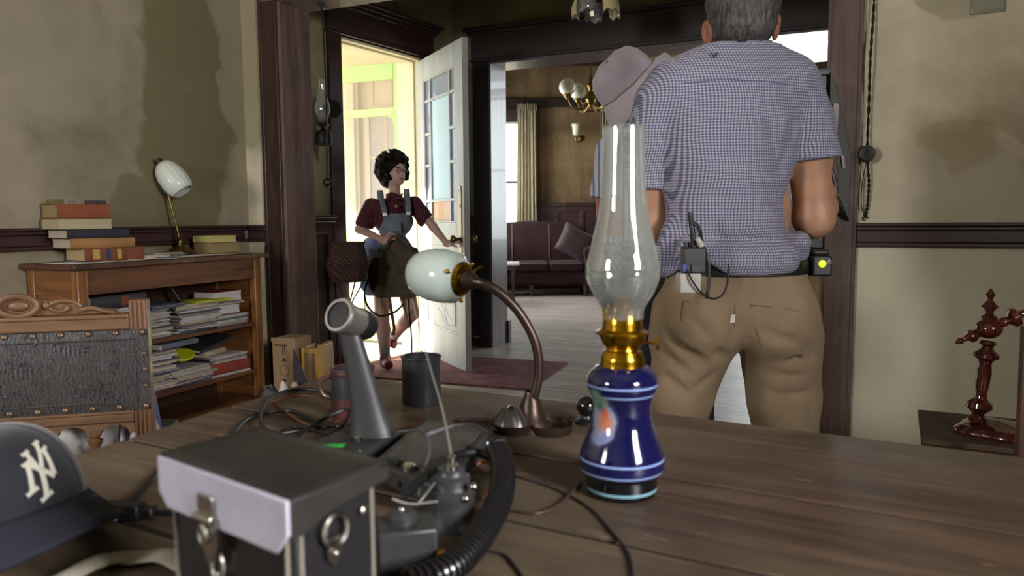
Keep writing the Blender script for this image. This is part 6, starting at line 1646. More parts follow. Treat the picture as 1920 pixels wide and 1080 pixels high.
# ---------------------------------------------------------------- man in the checked shirt, back to the camera
def man_checked():
    Y = 1.90; b0 = P(1385, 500, Y); base = Vector((b0.x, Y, 0))
    t = cthing('person', 'grey haired man seen from behind in a blue checked shirt and khaki trousers', 'person', base)
    m = lambda px, py, dy=0: P(px, py, Y+dy)-base
    mm = lambda px, dy, z: Vector((P(px, 600, Y+dy).x-base.x, dy, z))
    lo, hi = (-.42, -.25, -.01), (.42, .56, 1.85)
    kneeL, kneeR = mm(1250, .02, .50), mm(1482, .00, .50); ankL, ankR = mm(1250, .05, .09), mm(1520, .03, .09)
    hipL, hipR = m(1312, 600), m(1448, 600)
    neck0, neck1 = m(1384, 118, .01), m(1388, 60, .015)
    shL, shR = m(1232, 188, .0), m(1508, 178, 0); elL, elR = m(1222, 425, .06), m(1526, 408, .02)
    wrL, wrR = m(1330, 400, .30), m(1548, 360, .27)
    def arms(s):
        s.chain([shL, elL], [.052, .044], .02); s.chain([shR, shR.lerp(elR, .45), elR], [.050, .052, .047], .03)
        s.cap(elR+Vector((-.004, -.006, -.006)), elR+Vector((-.0, .02, .0)), .045, .042, .02)
        s.chain([elR, elR.lerp(wrR, .35), wrR], [.046, .046, .028], .02, (1, 1, 1)); s.chain([elL, elL.lerp(wrL, .35), wrL], [.046, .045, .028], .02)
    # body: one continuous skin surface from head to ankles
    s = SDF(lo, hi, .0062)
    s.ell(m(1390, 12, .02), (.078, .098, .112), .03); s.ell(m(1390, 30, .06), (.06, .06, .08), .03)      # skull, face mass
    s.ell(m(1390, 40, .115), (.012, .02, .022), .012); s.ell(m(1390, 62, .10), (.03, .025, .02), .02)
    for sx in (-1, 1):
        s.ell(m(1390+sx*13, 18, .112), (.012, .008, .008), .006)
    s.cap(neck0, neck1, .062, .058, .03); s.cap(m(1330, 140), m(1440, 140), .05, .05, .05)
    s.ell(m(1372, 240), (.16, .10, .19), .04); s.ell(m(1376, 400), (.14, .095, .18), .05); s.ell(m(1380, 540), (.15, .10, .13), .05)
    s.cap(shL+Vector((.02, 0, -.01)), shR-Vector((.02, 0, .01)), .040, .040, .03)
    s.chain([hipL, kneeL, ankL], [.085, .058, .042], .03); s.chain([hipR, kneeR, ankR], [.085, .058, .042], .03)
    arms(s)
    s.cap(ankL, ankL+Vector((-.01, .12, -.045)), .04, .03, .02); s.cap(ankR, ankR+Vector((.01, .12, -.045)), .04, .03, .02)
    hand_sdf(s, wrR, (.1, .9, .25), (.9, -.1, .3), (-.2, -.2, .95), .55); hand_sdf(s, wrL, (.2, .95, .1), (-.2, .0, .95), (.95, -.2, .1), .45)
    s.mesh('body', SK1, t)
    # ears
    for sx, px, py in ((-1, 1327, 62), (1, 1456, 52)):
        e = SDF(m(px, py)-Vector((.04, .04, .05)), m(px, py)+Vector((.04, .05, .05)), .0022)
        c = m(px, py, .02); M = RZ(sx*rad(-28)) @ RY(sx*rad(10))
        e.ell(c, (.009, .020, .032), .004, M); e.ell(c+Vector((sx*.008, -.004, .0)), (.006, .012, .020), .003, M, 'd')
        e.mesh('ear', SK3, t)
    # hair
    s = SDF(m(1310, 120)-Vector((.02, .12, 0)), m(1480, -90)+Vector((.02, .17, .03)), .0042)
    s.ell(m(1392, 0, .02), (.090, .108, .118), .02); s.ell(m(1392, 55, -.01), (.074, .070, .05), .03)
    s.plane(m(1392, 92, 0), (0, .35, -1)); s.plane(m(1392, 0, .07), (0, 1, -.55))
    q = random.Random(5)
    s.ripple(lambda X, Y_, Z: .0022*np.sin(240*X+3*np.sin(40*Z))*np.sin(60*Z+9*np.sin(50*X))+.0022*np.sin(95*X+60*Z+2)*np.sin(70*Z-40*X))
    n = NT('greying_short_hair'); v = n.co((1, 1, .25)); f = n.noise(v, 120, 4, .7); n.set(color=n.mix(n.ramp(n.noise(n.co(), 9, 3), [(.4, 0), (.65, .8)]), n.ramp(f, [(.38, srgb('171515')), (.6, srgb('423f3d'))]), n.ramp(f, [(.38, srgb('262423')), (.6, srgb('66625f'))])), rough=.6); n.bump(f, .8, .004)
    s.mesh('hair', n.m, t)
    # shirt ------------------------------------------------
    n = NT('blue_white_micro_check'); co = n.co()
    w = n.n('ShaderNodeVectorMath', {0: n.n('ShaderNodeTexNoise', {'Vector': co, 'Scale': 6.0, 'Detail': 2.0}).outputs[1], 1: (.012, .012, .012), 2: co}, operation='MULTIPLY_ADD').outputs[0]
    sp = n.n('ShaderNodeSeparateXYZ', {0: w}); fr = 2*PI/.0068
    # around-the-body coordinate so that the rows stay even at the flanks
    sy = n.math('MULTIPLY', n.math('ADD', sp.outputs[0], n.math('MULTIPLY', sp.outputs[1], .45)), fr); sz = n.math('MULTIPLY', sp.outputs[2], fr)
    lx = n.math('MULTIPLY_ADD', n.math('SINE', sy), .5, .5); lz = n.math('MULTIPLY_ADD', n.math('SINE', sz), .5, .5)
    g_ = n.math('MULTIPLY', n.math('ADD', n.ramp(lx, [(.35, 0), (.65, 1)]), n.ramp(lz, [(.35, 0), (.65, 1)])), .5)
    n.set(color=n.ramp(g_, [(.1, srgb('4c4e64')), (.5, srgb('75758a')), (.95, srgb('a9a5b0'))]), rough=.85, spec=.25, sheen=.15)
    cr = n.noise(n.co((1, 1, .6)), 22, 4, .6, 1.0); n.bump(n.math('ADD', cr, n.math('MULTIPLY', n.noise(n.co(), 300, 2), .12)), .3, .010)
    SHM = n.m
    s = SDF(lo, hi, .006)
    s.ell(m(1366, 235), (.183, .118, .20), .03); s.cap(m(1262, 178), m(1474, 166), .070, .072, .05, (1, 1.05, 1))
    s.ell(m(1358, 330), (.158, .122, .17), .03); s.ell(m(1360, 420), (.148, .124, .14), .03); s.ell(m(1374, 488, -.005), (.164, .134, .08), .03)
    s.cap(m(1350, 112, .005), m(1425, 112, .005), .055, .055, .035)
    s.cap(m(1330, 130), m(1262, 160), .05, .058, .04); s.cap(m(1436, 126), m(1488, 152), .05, .055, .04)
    # sleeves
    # billows over the belt and the pulled folds
    s.cap(m(1290, 470, -.10), m(1470, 488, -.08), .030, .035, .03); s.cap(m(1245, 495, -.02), m(1262, 440, -.03), .035, .03, .03); s.cap(m(1500, 455, -.02), m(1490, 490, .0), .03, .03, .03)
    for a, b, dp, w_ in [(a_, b_, 1.7*c_, d_*1.0) for a_, b_, c_, d_ in (((1440, 210, -.12), (1500, 420, -.10), .010, .016), ((1470, 250, -.11), (1425, 150, -.12), .006, .014), ((1495, 215, -.08), (1465, 345, -.10), .014, .013), ((1300, 300, -.13), (1420, 470, -.13), .006, .016),
                         ((1270, 290, -.11), (1330, 430, -.13), .006, .014), ((1290, 445, -.12), (1480, 452, -.11), .008, .010), ((1310, 425, -.13), (1400, 400, -.14), .005, .010), ((1350, 475, -.14), (1490, 430, -.12), .007, .009),
                         ((1260, 400, -.09), (1320, 470, -.12), .008, .012), ((1405, 330, -.14), (1480, 400, -.12), .006, .014), ((1330, 200, -.13), (1345, 360, -.14), .004, .016), ((1225, 250, -.06), (1245, 340, -.06), .010, .012),
                         ((1420, 495, -.13), (1490, 470, -.10), .007, .008), ((1240, 440, -.06), (1290, 500, -.11), .009, .010), ((1215, 210, -.05), (1240, 300, -.06), .009, .012), ((1300, 500, -.13), (1400, 470, -.14), .005, .008))]:
        s.crease(m(*a), m(*b), dp, w_)
    s.crease(m(1280, 152, -.07), m(1450, 146, -.07), .003, .006)
    s.ripple(lambda X, Y_, Z: fbm_sin(X, Y_, Z, 24, 1.3, .004)+fbm_sin(X, Y_, Z, 50, .4, .0018))
    # hems: sleeves, waist, neck
    X_, Y2, Z_ = None, None, None
    zr = m(1300, 530).z; zq = m(1430, 519).z; xa = m(1246, 0).x; xb = m(1290, 0).x; xc = m(1420, 0).x
    def hem(X, Y_, Z):
        zb = zq+.0*X; zb = zb+.018*np.clip((X-xc)/.1, 0, 1.5)**2+.030*np.exp(-((X-m(1305, 0).x)/.030)**2)*(Y_ < .02)-.020*np.exp(-((X-xa)/.022)**2)+.016*np.clip((xc-.035-X)/.08, 0, 1)
        zb = zb+.004*np.sin(60*X)+.02*(Y_ > .05)
        return zb-Z
    sl, X, Yy, Z = s.sub(s.lo, s.lo+s.h*s.n); s.F[sl] = np.maximum(s.F[sl], hem(X, Yy, Z)).astype(np.float32)
    sv = SDF(lo, hi, .006)
    sv.chain([m(1238, 192), m(1217, 270, .02), m(1216, 355, .045), m(1216, 390, .05)], [.066, .062, .064, .064], .02); sv.plane(m(1212, 352, .04), (-.05, .1, -1))
    s2 = SDF(lo, hi, .006); s2.chain([m(1494, 176), m(1513, 230), m(1524, 305), m(1526, 330)], [.066, .063, .068, .068], .012)
    for a, b, dp, w_ in (((1478, 300, -.05), (1520, 210, -.07), .008, .010), ((1500, 300, -.07), (1540, 240, -.05), .006, .010), ((1475, 250, -.05), (1500, 190, -.07), .008, .010)): s2.crease(m(*a), m(*b), dp, w_)
    s2.plane(m(1520, 299, .0), (.12, .05, -1))
    for q_ in (sv, s2):
        kk = .010; h_ = np.clip(.5+.5*(q_.F-s.F)/kk, 0, 1); s.F = (q_.F*(1-h_)+s.F*h_-kk*h_*(1-h_)).astype(np.float32)
    s.plane(m(1385, 92, .0), (0, .25, 1))
    s.cap(m(1386, 130, .02), m(1386, 70, .02), .052, .060, .004, op='d')
    s.mesh('checked_shirt', SHM, t)
    # collar stand and fold, yoke loop
    def surf(obj, px, py):
        # drop a ray from the camera on the built cloth
        dg = bpy.context.evaluated_depsgraph_get(); o_ = Vector((-base.x, -base.y, CAMZ)); d_ = (m(px, py)-o_).normalized(); ok, loc, nn, _ = obj.ray_cast(o_, d_); return (loc+nn*.0012) if ok else m(px, py, -.12)
    cm = MB(); cc = m(1384, 100, .018)
    def col_(u, v):
        a = -PI*1.5+u*2*PI; rx, ry = .090-.012*(1-v) + .003*math.sin(3*a), .084-.014*(1-v)
        return cc+Vector((rx*math.cos(a)+.004, ry*math.sin(a), -.020+.044*(1-v) - .010*math.sin(a)*-1 + .004*math.cos(a)))
    cm.grid(lambda u, v: col_(u, v), 40, 6, closed_u=True); cm.build('shirt_collar', SHM, t, solid=.004, smooth=70)
    cm = MB(); sh_ = [c for c in bpy.data.objects if c.name.startswith('checked_shirt')][-1]; l0 = surf(sh_, 1338, 103)-Vector((0, .002, 0)); cm.tube([l0+Vector((-.006, 0, .004)), l0+Vector((0, -.006, -.006)), l0+Vector((.008, 0, .003))], .0016, 6, smooth=4); cm.build('locker_loop', mat('navy_thread', '22283c', .8), t)
    ys = MB(); ys.tube([surf(sh_, x_, 158-8*math.sin(PI*(x_-1262)/216)) for x_ in range(1262, 1480, 18)], .0011, 5, smooth=3); ys.build('yoke_seam', mat('slate_thread', '5c617a', .8), t)
    # trousers --------------------------------------------
    KH = NT('khaki_twill'); v = KH.co(); f = KH.noise(v, 6, 4); KH.set(color=KH.ramp(f, [(.3, srgb('75644f')), (.7, srgb('8d7a62'))]), rough=.85, spec=.2)
    KH.bump(KH.math('ADD', KH.noise(KH.co((1, 1, .7)), 26, 4, .6, 1.2), KH.math('MULTIPLY', KH.noise(v, 420, 1), .08)), .35, .010); KH = KH.m
    s = SDF((-.33, -.22, .02), (.33, .25, 1.13), .0062)
    s.ell(m(1380, 510), (.172, .120, .07), .03); s.ell(m(1312, 600, -.025), (.112, .118, .115), .03); s.ell(m(1450, 600, -.025), (.112, .118, .115), .03); s.ell(m(1380, 560), (.185, .125, .10), .04)
    for hp, kn, an, sg in ((m(1302, 632, -.005), kneeL, ankL, -1), (m(1462, 632, -.005), kneeR, ankR, 1)):
        md = hp.lerp(kn, .5)
        s.chain([hp, md, kn, an-Vector((0, 0, .03))], [.106, .082 if sg < 0 else .090, .076, .070], .02)
    s.cap(m(1250, 580, .0), m(1240, 640, .0), .03, .03, .03)
    for a, b, dp, w_ in [(a_, b_, 1.8*c_, d_) for a_, b_, c_, d_ in (((1380, 570, -.14), (1376, 660, -.12), .012, .010), ((1240, 620, -.08), (1330, 690, -.12), .010, .012), ((1232, 655, -.06), (1290, 700, -.10), .008, .010), ((1340, 660, -.12), (1376, 680, -.09), .012, .012),
                         ((1400, 690, -.09), (1470, 682, -.12), .009, .011), ((1470, 685, -.11), (1525, 650, -.07), .009, .010), ((1420, 705, -.09), (1510, 700, -.09), .006, .010), ((1290, 560, -.13), (1275, 640, -.13), .003, .006),
                         ((1290, 590, -.14), (1340, 640, -.14), .005, .012), ((1410, 620, -.14), (1500, 640, -.12), .005, .015), ((1300, 730, -.09), (1345, 700, -.09), .007, .010), ((1240, 700, -.06), (1300, 745, -.09), .006, .012), ((1440, 745, -.09), (1520, 730, -.08), .006, .012))]:
        s.crease(m(*a), m(*b), dp, w_)
    s.ripple(lambda X, Y_, Z: fbm_sin(X, Y_, Z, 30, 2.1, .0030)+fbm_sin(X, Y_, Z, 62, .9, .0012))
    s.plane(m(1380, 494), (0, 0, 1)); s.plane((0, 0, .045), (0, 0, -1))
    s.mesh('khaki_trousers', KH, t)
    # seams, pocket and its small tab
    pk = MB()
    def back(px, py, off=0): return m(px, py, -.0)
    tr = [c for c in bpy.data.objects if c.name.startswith('khaki_trousers')][-1]
    for pts in ([(1405, 572), (1440, 575), (1480, 580), (1505, 586)], [(1408, 574), (1418, 620), (1428, 652)], [(1378, 570), (1376, 610), (1375, 655)], [(1282, 565), (1278, 600), (1275, 645)], [(1310, 567), (1282, 565)]):
        pk = MB(); pk.tube([surf(tr, *p_)-Vector((0, -.0008, 0)) for p_ in pts], .0009, 5, smooth=5)
        pk.build('trouser_seam', mat('dark_khaki_seam', '564a38', .9), t)
    tb = MB(); c = surf(tr, 1371, 597); c = surf(tr, 1373, 597); tb.box(c, (.012, .002, .020)); tb.build('pocket_tab', mat('white_fabric_tab', 'c9c1b8', .8), t, bevel=.0008)
    # belt and shoes
    bl = MB(); e_ = m(1380, 499)
    bl.lathe([(1.0, -.018), (1.02, -.016), (1.02, .016), (1.0, .018)], (0, 0, 0), 48); bl.v = [(e_.x+v_[0]*.176, v_[1]*.126, e_.z+v_[2]) for v_ in bl.v]; bl.build('belt', mat('black_leather_belt', '161416', .45), t)
    for an, sg in ((ankL, -1), (ankR, 1)):
        s = SDF(an-Vector((.08, .1, .1)), an+Vector((.08, .24, .05)), .005); s.ell((an.x, an.y-.01, .05), (.042, .055, .05), .02); s.ell((an.x+sg*.012, an.y+.12, .035), (.048, .09, .036), .03); s.plane((0, 0, .004), (0, 0, -1)); s.mesh('shoe', mat('dark_brown_shoe', '2a211c', .5), t)
    return t, base, m, surf, tr, Y
MT, mbase, mfn, msurf, mtr, MY = man_checked()

def radio_on_belt():
    p = P(1302, 512, MY-.185); base = (p.x, p.y, P(1302, 560, MY-.185).z)
    t = cthing('belt_radio', 'black walkie-talkie with white battery clipped to the man\'s belt', 'walkie-talkie', base)
    S = lambda px, py, dy=0: P(px, py, MY-.185+dy)-Vector(base)
    BK = mat('black_radio_plastic', '1a1a1d', .45)
    a, b = S(1278, 555), S(1322, 463); m = MB(); m.bx(a.x, b.x, -.018, .022, S(0, 522).z, b.z); m.build('radio_body', BK, t, bevel=.004)
    m = MB(); m.bx(S(1278, 0).x, S(1320, 0).x, -.020, .022, S(0, 558).z, S(0, 520).z); m.build('white_battery', mat('white_battery_plastic', 'a9a59e', .5), t, bevel=.004)
    m = MB(); m.bx(S(1300, 0).x, S(1318, 0).x, -.022, -.018, S(0, 518).z, S(0, 504).z); m.bx(S(1281, 0).x, S(1296, 0).x, -.022, -.018, S(0, 518).z, S(0, 504).z); m.build('speaker_grille', mat('grey_radio_grille', '3a3b40', .6), t, bevel=.001)
    m = MB(); m.tube([S(1302, 465), S(1299, 440), S(1296, 415), S(1294, 398)], lambda u: .0075-.002*u, 12, smooth=4); m.build('stub_antenna', BLK, t)
    m = MB(); m.tube([S(1312, 465), S(1314, 440, -.01), S(1309, 425, -.01), S(1300, 418, -.005)], .0045, 8, smooth=5); m.tube([S(1318, 468), S(1326, 480, -.01), S(1330, 520, -.01), S(1325, 560, -.01)], .004, 8, smooth=5); m.build('earpiece_plug', BLK, t)
    m = MB(); c0, c1 = S(1307, 446, -.014), S(1316, 462, -.014); m.cyl(c0, c1, .0065, n=14); m.build('white_cord_clip', mat('white_battery_plastic', 'b9b4ac', .5), t)
    m = MB(); m.tube([S(1287, 505, -.022), S(1300, 530, -.03), S(1318, 552, -.026), S(1340, 560, -.02), S(1358, 548, -.012), S(1365, 520, .0), S(1366, 495, .01)], .0024, 8, smooth=8); m.build('looped_cord', BLK, t)
    m = MB(); m.bx(S(1283, 0).x, S(1290, 0).x, -.024, -.018, S(0, 516).z, S(0, 502).z); m.build('blue_cord_collar', mat('blue_tape', '3c3ca0', .5), t, bevel=.001)
    m = MB()
    for x in (1286, 1296): m.cyl(S(x, 464, .01), S(x, 454, .01), .006, n=14)
    m.build('knob', BK, t)
radio_on_belt()
def hip_pack():
    p = P(1522, 500, MY-.02); base = (p.x+.020, p.y-.01, P(1522, 517, MY-.02).z); k = MY/FPX
    t = cthing('hip_battery_pack', 'black battery pack with a yellow-green light at the man\'s right hip', 'battery pack', base)
    m = MB(); m.bx(-.030, .020, -.02, .03, 0, .052); m.bx(-.026, .016, -.012, .025, .052, .066); m.build('pack_body', mat('black_radio_plastic', '1a1a1d', .45), t, bevel=.006, seg=3)
    m = MB(); m.lathe([(.001, .004), (.008, .003), (.0095, 0), (.0095, -.004)], (-.006, -.021, .032), 24, (0, -1, 0)); m.build('green_light', emit('yellow_green_led', (.55, .85, .02), .9), t)
    m = MB(); m.lathe([(.001, .003), (.006, .002), (.007, 0)], (.010, -.021, .036), 20, (0, -1, 0)); m.build('grey_button', mat('grey_button', '6b6b6e', .4), t)
hip_pack()

# monitor on its bracket, half hidden by the man
def monitor():
    Y = 2.42; p = P(1560, 420, Y); base = (p.x, Y, 0)
    t = cthing('monitor_cart', 'black production monitor on a stand in front of the checked shirt man', 'monitor', base)
    S = lambda px, py, dy=0: P(px, py, Y+dy)-Vector(base)
    DG = mat('grey_olive_cover', '45453f', .6); BKM = mat('satin_black_case', '121214', .4)
    # hood/top and casing, side edge leaning outwards downwards
    q = lambda px, py, dy: S(px, py, dy)
    b = [q(1452, 462, 0), q(1545, 468, 0), q(1545, 468, .10), q(1452, 462, .10)]; tp = [q(1452, 140, 0), q(1558, 133, 0), q(1558, 133, .10), q(1452, 140, .10)]
    MB().hexa(b, tp).build('monitor_case', BKM, t, bevel=.006)
    b = [q(1450, 146, -.01), q(1560, 140, -.01), q(1560, 140, .12), q(1450, 146, .12)]; tp = [q(1450, 136, -.01), q(1558, 129, -.01), q(1558, 129, .12), q(1450, 136, .12)]
    MB().hexa(b, tp).build('top_hood', mat('grey_hood', '4c4c4c', .5), t, bevel=.003)
    pts = [(1557, 135), (1566, 152), (1586, 240), (1597, 300), (1592, 405), (1570, 425), (1556, 400), (1572, 330), (1560, 240), (1556, 180)]
    n_ = len(pts); m = MB(); f = [q(x, y, -.02) for x, y in pts]; r_ = [q(x, y, .05) for x, y in pts]; m.add(f+r_, [tuple(range(n_))[::-1], tuple(range(n_, 2*n_))]+[(i, (i+1) % n_, n_+(i+1) % n_, n_+i) for i in range(n_)]); m.build('side_cover', DG, t, bevel=.002)
    m = MB(); m.hexa([q(1561, 245, -.026), q(1570, 247, -.026), q(1570, 247, -.02), q(1561, 245, -.02)], [q(1563, 193, -.026), q(1573, 195, -.026), q(1573, 195, -.02), q(1563, 193, -.02)]); m.hexa([q(1580, 315, -.026), q(1585, 315, -.026), q(1585, 315, -.02), q(1580, 315, -.02)], [q(1577, 292, -.026), q(1583, 292, -.026), q(1583, 292, -.02), q(1577, 292, -.02)]); m.build('white_tape', mat('white_tape', 'a09896', .6), t)
    m = MB(); m.tube([q(1548, 300, -.04), q(1562, 330, -.05), q(1570, 370, -.05), q(1582, 400, -.04), q(1588, 412, -.02)], .007, 8, smooth=6); m.build('cable_bundle', BLK, t)
    for i, (x, y) in enumerate(((1556, 308), (1560, 345), (1562, 357), (1573, 366))): 
        m = MB(); m.cyl(q(x, y, -.05), q(x, y, -.065), .006, n=14); m.build('connector_ring', CHR, t)
    p0 = S(1510, 400, .05); m = MB(); m.cyl((p0.x, .05, .06), (p0.x, .05, p0.z+.02), .018, n=20); m.build('stand_pole', mat('black_stand', '18181a', .4, .4), t)
    for a in (.6, 2.7, 4.8):
        m = MB(); m.tube([(p0.x, .05, .22), (p0.x+.16*math.cos(a), .05+.16*math.sin(a), .10), (p0.x+.28*math.cos(a), .05+.28*math.sin(a), .012)], .011, 8); m.build('stand_leg', mat('black_stand', '18181a', .4, .4), t)
    m = MB(); m.bx(S(1460, 0).x, S(1545, 0).x, -.003, 0, S(0, 385).z, S(0, 170).z); m.build('screen', mat('dark_screen', '0a0b0d', .3, bump=0), t)
monitor()

# ---------------------------------------------------------------- person in the pale sun hat
def hat_person():
    Y = 2.62; b0 = P(1195, 500, Y); base = Vector((b0.x, Y, 0))
    t = cthing('person', 'person in a pale wide brimmed sun hat and striped shirt bending behind the lamp', 'person', base)
    m = lambda px, py, dy=0: P(px, py, Y+dy)-base
    mm = lambda px, dy, z: Vector((P(px, 700, Y+dy).x-base.x, dy, z))
    lo, hi = (-.32, -.25, -.01), (.42, .42, 1.78)
    hL, hR = m(1196, 545), m(1262, 548); kL, kR = mm(1224, .03, .48), mm(1300, .08, .48); aL, aR = mm(1228, .06, .09), mm(1315, .10, .09)
    sL, sR = m(1150, 285, .0), m(1262, 290, .14); eL, eR = m(1142, 400, .03), m(1275, 400, .22); wL, wR = m(1200, 425, .24), m(1300, 392, .34)
    s = SDF(lo, (.48, .60, 1.78), .0064)
    hc = m(1200, 184, .03); M = RY(rad(-30))
    s.ell(hc, (.098, .078, .112), .02, M); s.ell(hc+Vector((.05, .0, -.035)), (.045, .055, .055), .02); s.ell(hc+Vector((.096, .0, -.018)), (.018, .012, .018), .01)
    s.cap(m(1188, 262, .02), hc+Vector((-.02, 0, -.06)), .056, .052, .03)
    s.ell(m(1195, 350, .04), (.15, .10, .2), .04); s.ell(m(1200, 450, .02), (.13, .095, .16), .05); s.ell(m(1220, 540, .02), (.14, .1, .1), .04)
    s.chain([sL, eL, wL], [.048, .040, .026], .02); s.chain([sR, eR, wR], [.048, .040, .026], .02); s.cap(sL, sR, .05, .05, .04)
    s.chain([hL, kL, aL], [.085, .055, .04], .02); s.chain([hR, kR, aR], [.085, .055, .04], .02)
    s.cap(aL, aL+Vector((.04, .11, -.045)), .04, .03, .02); s.cap(aR, aR+Vector((.04, .11, -.045)), .04, .03, .02)
    hand_sdf(s, wL, (.8, .5, .1), (0, -.1, 1), (-.3, .9, 0), .5); hand_sdf(s, wR, (.6, .8, .0), (.0, 0, 1), (-.8, .5, 0), .5)
    s.mesh('body', SK3, t)
    e = m(1189, 182, -.050); s = SDF(e-Vector((.04, .03, .05)), e+Vector((.04, .04, .05)), .0022)
    s.ell(e, (.020, .009, .030), .004, RY(rad(15))); s.ell(e+Vector((.003, -.008, 0)), (.011, .006, .019), .003, RY(rad(15)), 'd'); s.mesh('ear', mat('reddened_ear_skin', '96504c', .5), t)
    # hair at the nape
    s = SDF(hc-Vector((.14, .12, .14)), hc+Vector((.12, .12, .1)), .005); s.ell(hc+Vector((-.02, 0, -.03)), (.096, .084, .09), .02, M); s.plane(hc+Vector((.0, 0, .0)), (1, 0, .1)); s.plane(hc+Vector((0, 0, -.105)), (0, 0, -1)); s.ripple(lambda X, Y_, Z: .002*np.sin(160*X)*np.sin(150*Z)); s.mesh('hair', mat('dark_brown_hair', '2a1f1e', .6, var=.4, scale=60), t)
    # glasses temple
    g = MB(); g.tube([e+Vector((.0, -.006, .02)), e+Vector((.05, -.004, .024)), hc+Vector((.10, -.06, .015))], .002, 6); g.tube([hc+Vector((.105+.004*math.cos(i*PI/8), -.035+.022*math.cos(i*PI/8), .008+.018*math.sin(i*PI/8))) for i in range(16)], .0014, 6, closed=True); g.build('glasses', mat('dark_glasses_frame', '1a1818', .3), t)
    # hat: soft crown plus drooping brim on a tilted axis
    HM = NT('pale_mauve_grey_hat_cloth'); f = HM.noise(HM.co(), 7, 4); HM.set(color=HM.ramp(f, [(.3, srgb('a096a0')), (.7, srgb('b7adb2'))]), rough=.9, sheen=.2); HM.bump(HM.noise(HM.co(), 26, 4, .6, 1), .35, .008); HM = HM.m
    HU = mat('grey_green_brim_underside', '57595a', .9)
    rot = RY(rad(34)) @ RX(rad(-6)); hb = hc+Vector((-.012, -.002, .020))
    hb = m(1177, 158, .02)
    rot = RY(rad(-44)) @ RX(rad(8))
    def crown(u, v):
        a = u*2*PI; prof = [(0, .106), (.045, .106), (.076, .094), (.094, .066), (.101, .03), (.103, 0)]
        i = min(int(v*5), 4); f_ = v*5-i; r_ = prof[i][0]*(1-f_)+prof[i+1][0]*f_; z = prof[i][1]*(1-f_)+prof[i+1][1]*f_
        r_ *= 1+.03*math.sin(3*a+1)+.02*math.sin(7*a)*v; z += .006*math.sin(4*a)*(1-v)
        return hb+rot @ Vector((r_*1.08*math.cos(a), r_*.92*math.sin(a), z))
    mb = MB(); mb.grid(crown, 56, 16, closed_u=True); mb.build('hat_crown', HM, t, solid=.003, smooth=80)
    def brim(off):
        def fn(u, v):
            a = u*2*PI; back = .5-.5*math.cos(a)         # 1 at the back (-x)
            w_ = .052-.012*back; r_ = .103+w_*v
            z = -(.022+.075*back)*v**1.1+.010*math.sin(5*a+.8)*v-.004*off
            return hb+rot @ Vector((r_*1.08*math.cos(a), r_*.92*math.sin(a)*(1+.02*v), z))
        return fn
    mb = MB(); mb.grid(brim(0), 72, 10, closed_u=True); mb.build('hat_brim', HM, t, solid=.002, smooth=80)
    mb = MB(); mb.grid(brim(1), 72, 10, closed_u=True); mb.build('brim_underside', HU, t, smooth=80)
    mb = MB(); 
    for w_ in (.0,): mb.tube([crown(i/56, .97)+Vector((0, 0, .002)) for i in range(56)], .0025, 6, closed=True)
    mb.build('hat_seam', HM, t)
    # shirt with collar
    n = NT('white_blue_striped_cotton'); sp = n.n('ShaderNodeSeparateXYZ', {0: n.co()}); l = n.math('SINE', n.math('MULTIPLY', sp.outputs[0], 2*PI/.016)); n.set(color=n.ramp(n.math('MULTIPLY_ADD', l, .5, .5), [(.55, srgb('b9bac6')), (.8, srgb('6d7596'))]), rough=.9); n.bump(n.noise(n.co(), 24, 4, .6, 1), .3, .008)
    s = SDF(lo, hi, .0065)
    s.ell(m(1198, 345, .04), (.165, .118, .2), .04); s.ell(m(1200, 420, .02), (.150, .115, .14), .04); s.cap(sL+Vector((.01, 0, 0)), sR, .062, .062, .05); s.cap(m(1188, 262, .02), m(1188, 240, .02), .066, .062, .03)
    s.chain([sL, m(1140, 350, .01), m(1132, 385, .02)], [.060, .052, .056], .02); s.chain([sR, m(1270, 360, .18)], [.06, .058], .02)
    for a, b, dp, w_ in (((1160, 300, -.07), (1150, 400, -.07), .010, .012), ((1190, 330, -.09), (1210, 450, -.09), .006, .014), ((1130, 290, -.04), (1140, 340, -.05), .006, .010)): s.crease(m(*a), m(*b), dp, w_)
    s.ripple(lambda X, Y_, Z: fbm_sin(X, Y_, Z, 30, .7, .003))
    s.plane(m(1200, 485), (0, 0, -1)); s.plane(m(1130, 372, .02), (-.1, 0, -1), lo=m(1090, 440)-Vector((0, .2, 0)), hi=m(1158, 330)+Vector((0, .25, 0)))
    s.cap(m(1188, 262, .02), m(1192, 200, .03), .052, .058, .004, op='d'); s.plane(m(1188, 238), (-.2, .1, 1))
    s.mesh('striped_shirt', n.m, t)
    n2 = NT('dark_checked_flannel'); ck = n2.n('ShaderNodeTexChecker', {'Vector': n2.co(), 'Scale': 60.0}); n2.set(color=n2.mix(ck.outputs[1], srgb('23262f'), srgb('6a6d78')), rough=.9)
    s = SDF(lo, hi, .0075); s.ell(m(1206, 470, .02), (.158, .120, .10), .03); s.ell(m(1212, 510, .02), (.158, .122, .08), .03); s.plane(m(1210, 505), (0, 0, -1)); s.plane(m(1210, 445), (0, 0, 1)); s.mesh('tied_flannel_shirt', n2.m, t)
    s = SDF(lo, hi, .0075); TD = mat('charcoal_trousers', '202126', .85, var=.15, bump=.3, bscale=30, bd=.008)
    s.ell(m(1216, 520, .02), (.150, .118, .09), .03)
    for hp, kn, an in ((hL, kL, aL), (hR, kR, aR)): s.chain([hp, hp.lerp(kn, .5), kn, an-Vector((0, 0, .02))], [.108, .090, .074, .066], .02)
    s.plane(m(1210, 500), (0, 0, 1)); s.plane((0, 0, .05), (0, 0, -1)); s.ripple(lambda X, Y_, Z: fbm_sin(X, Y_, Z, 28, .2, .003)); s.mesh('dark_trousers', TD, t)
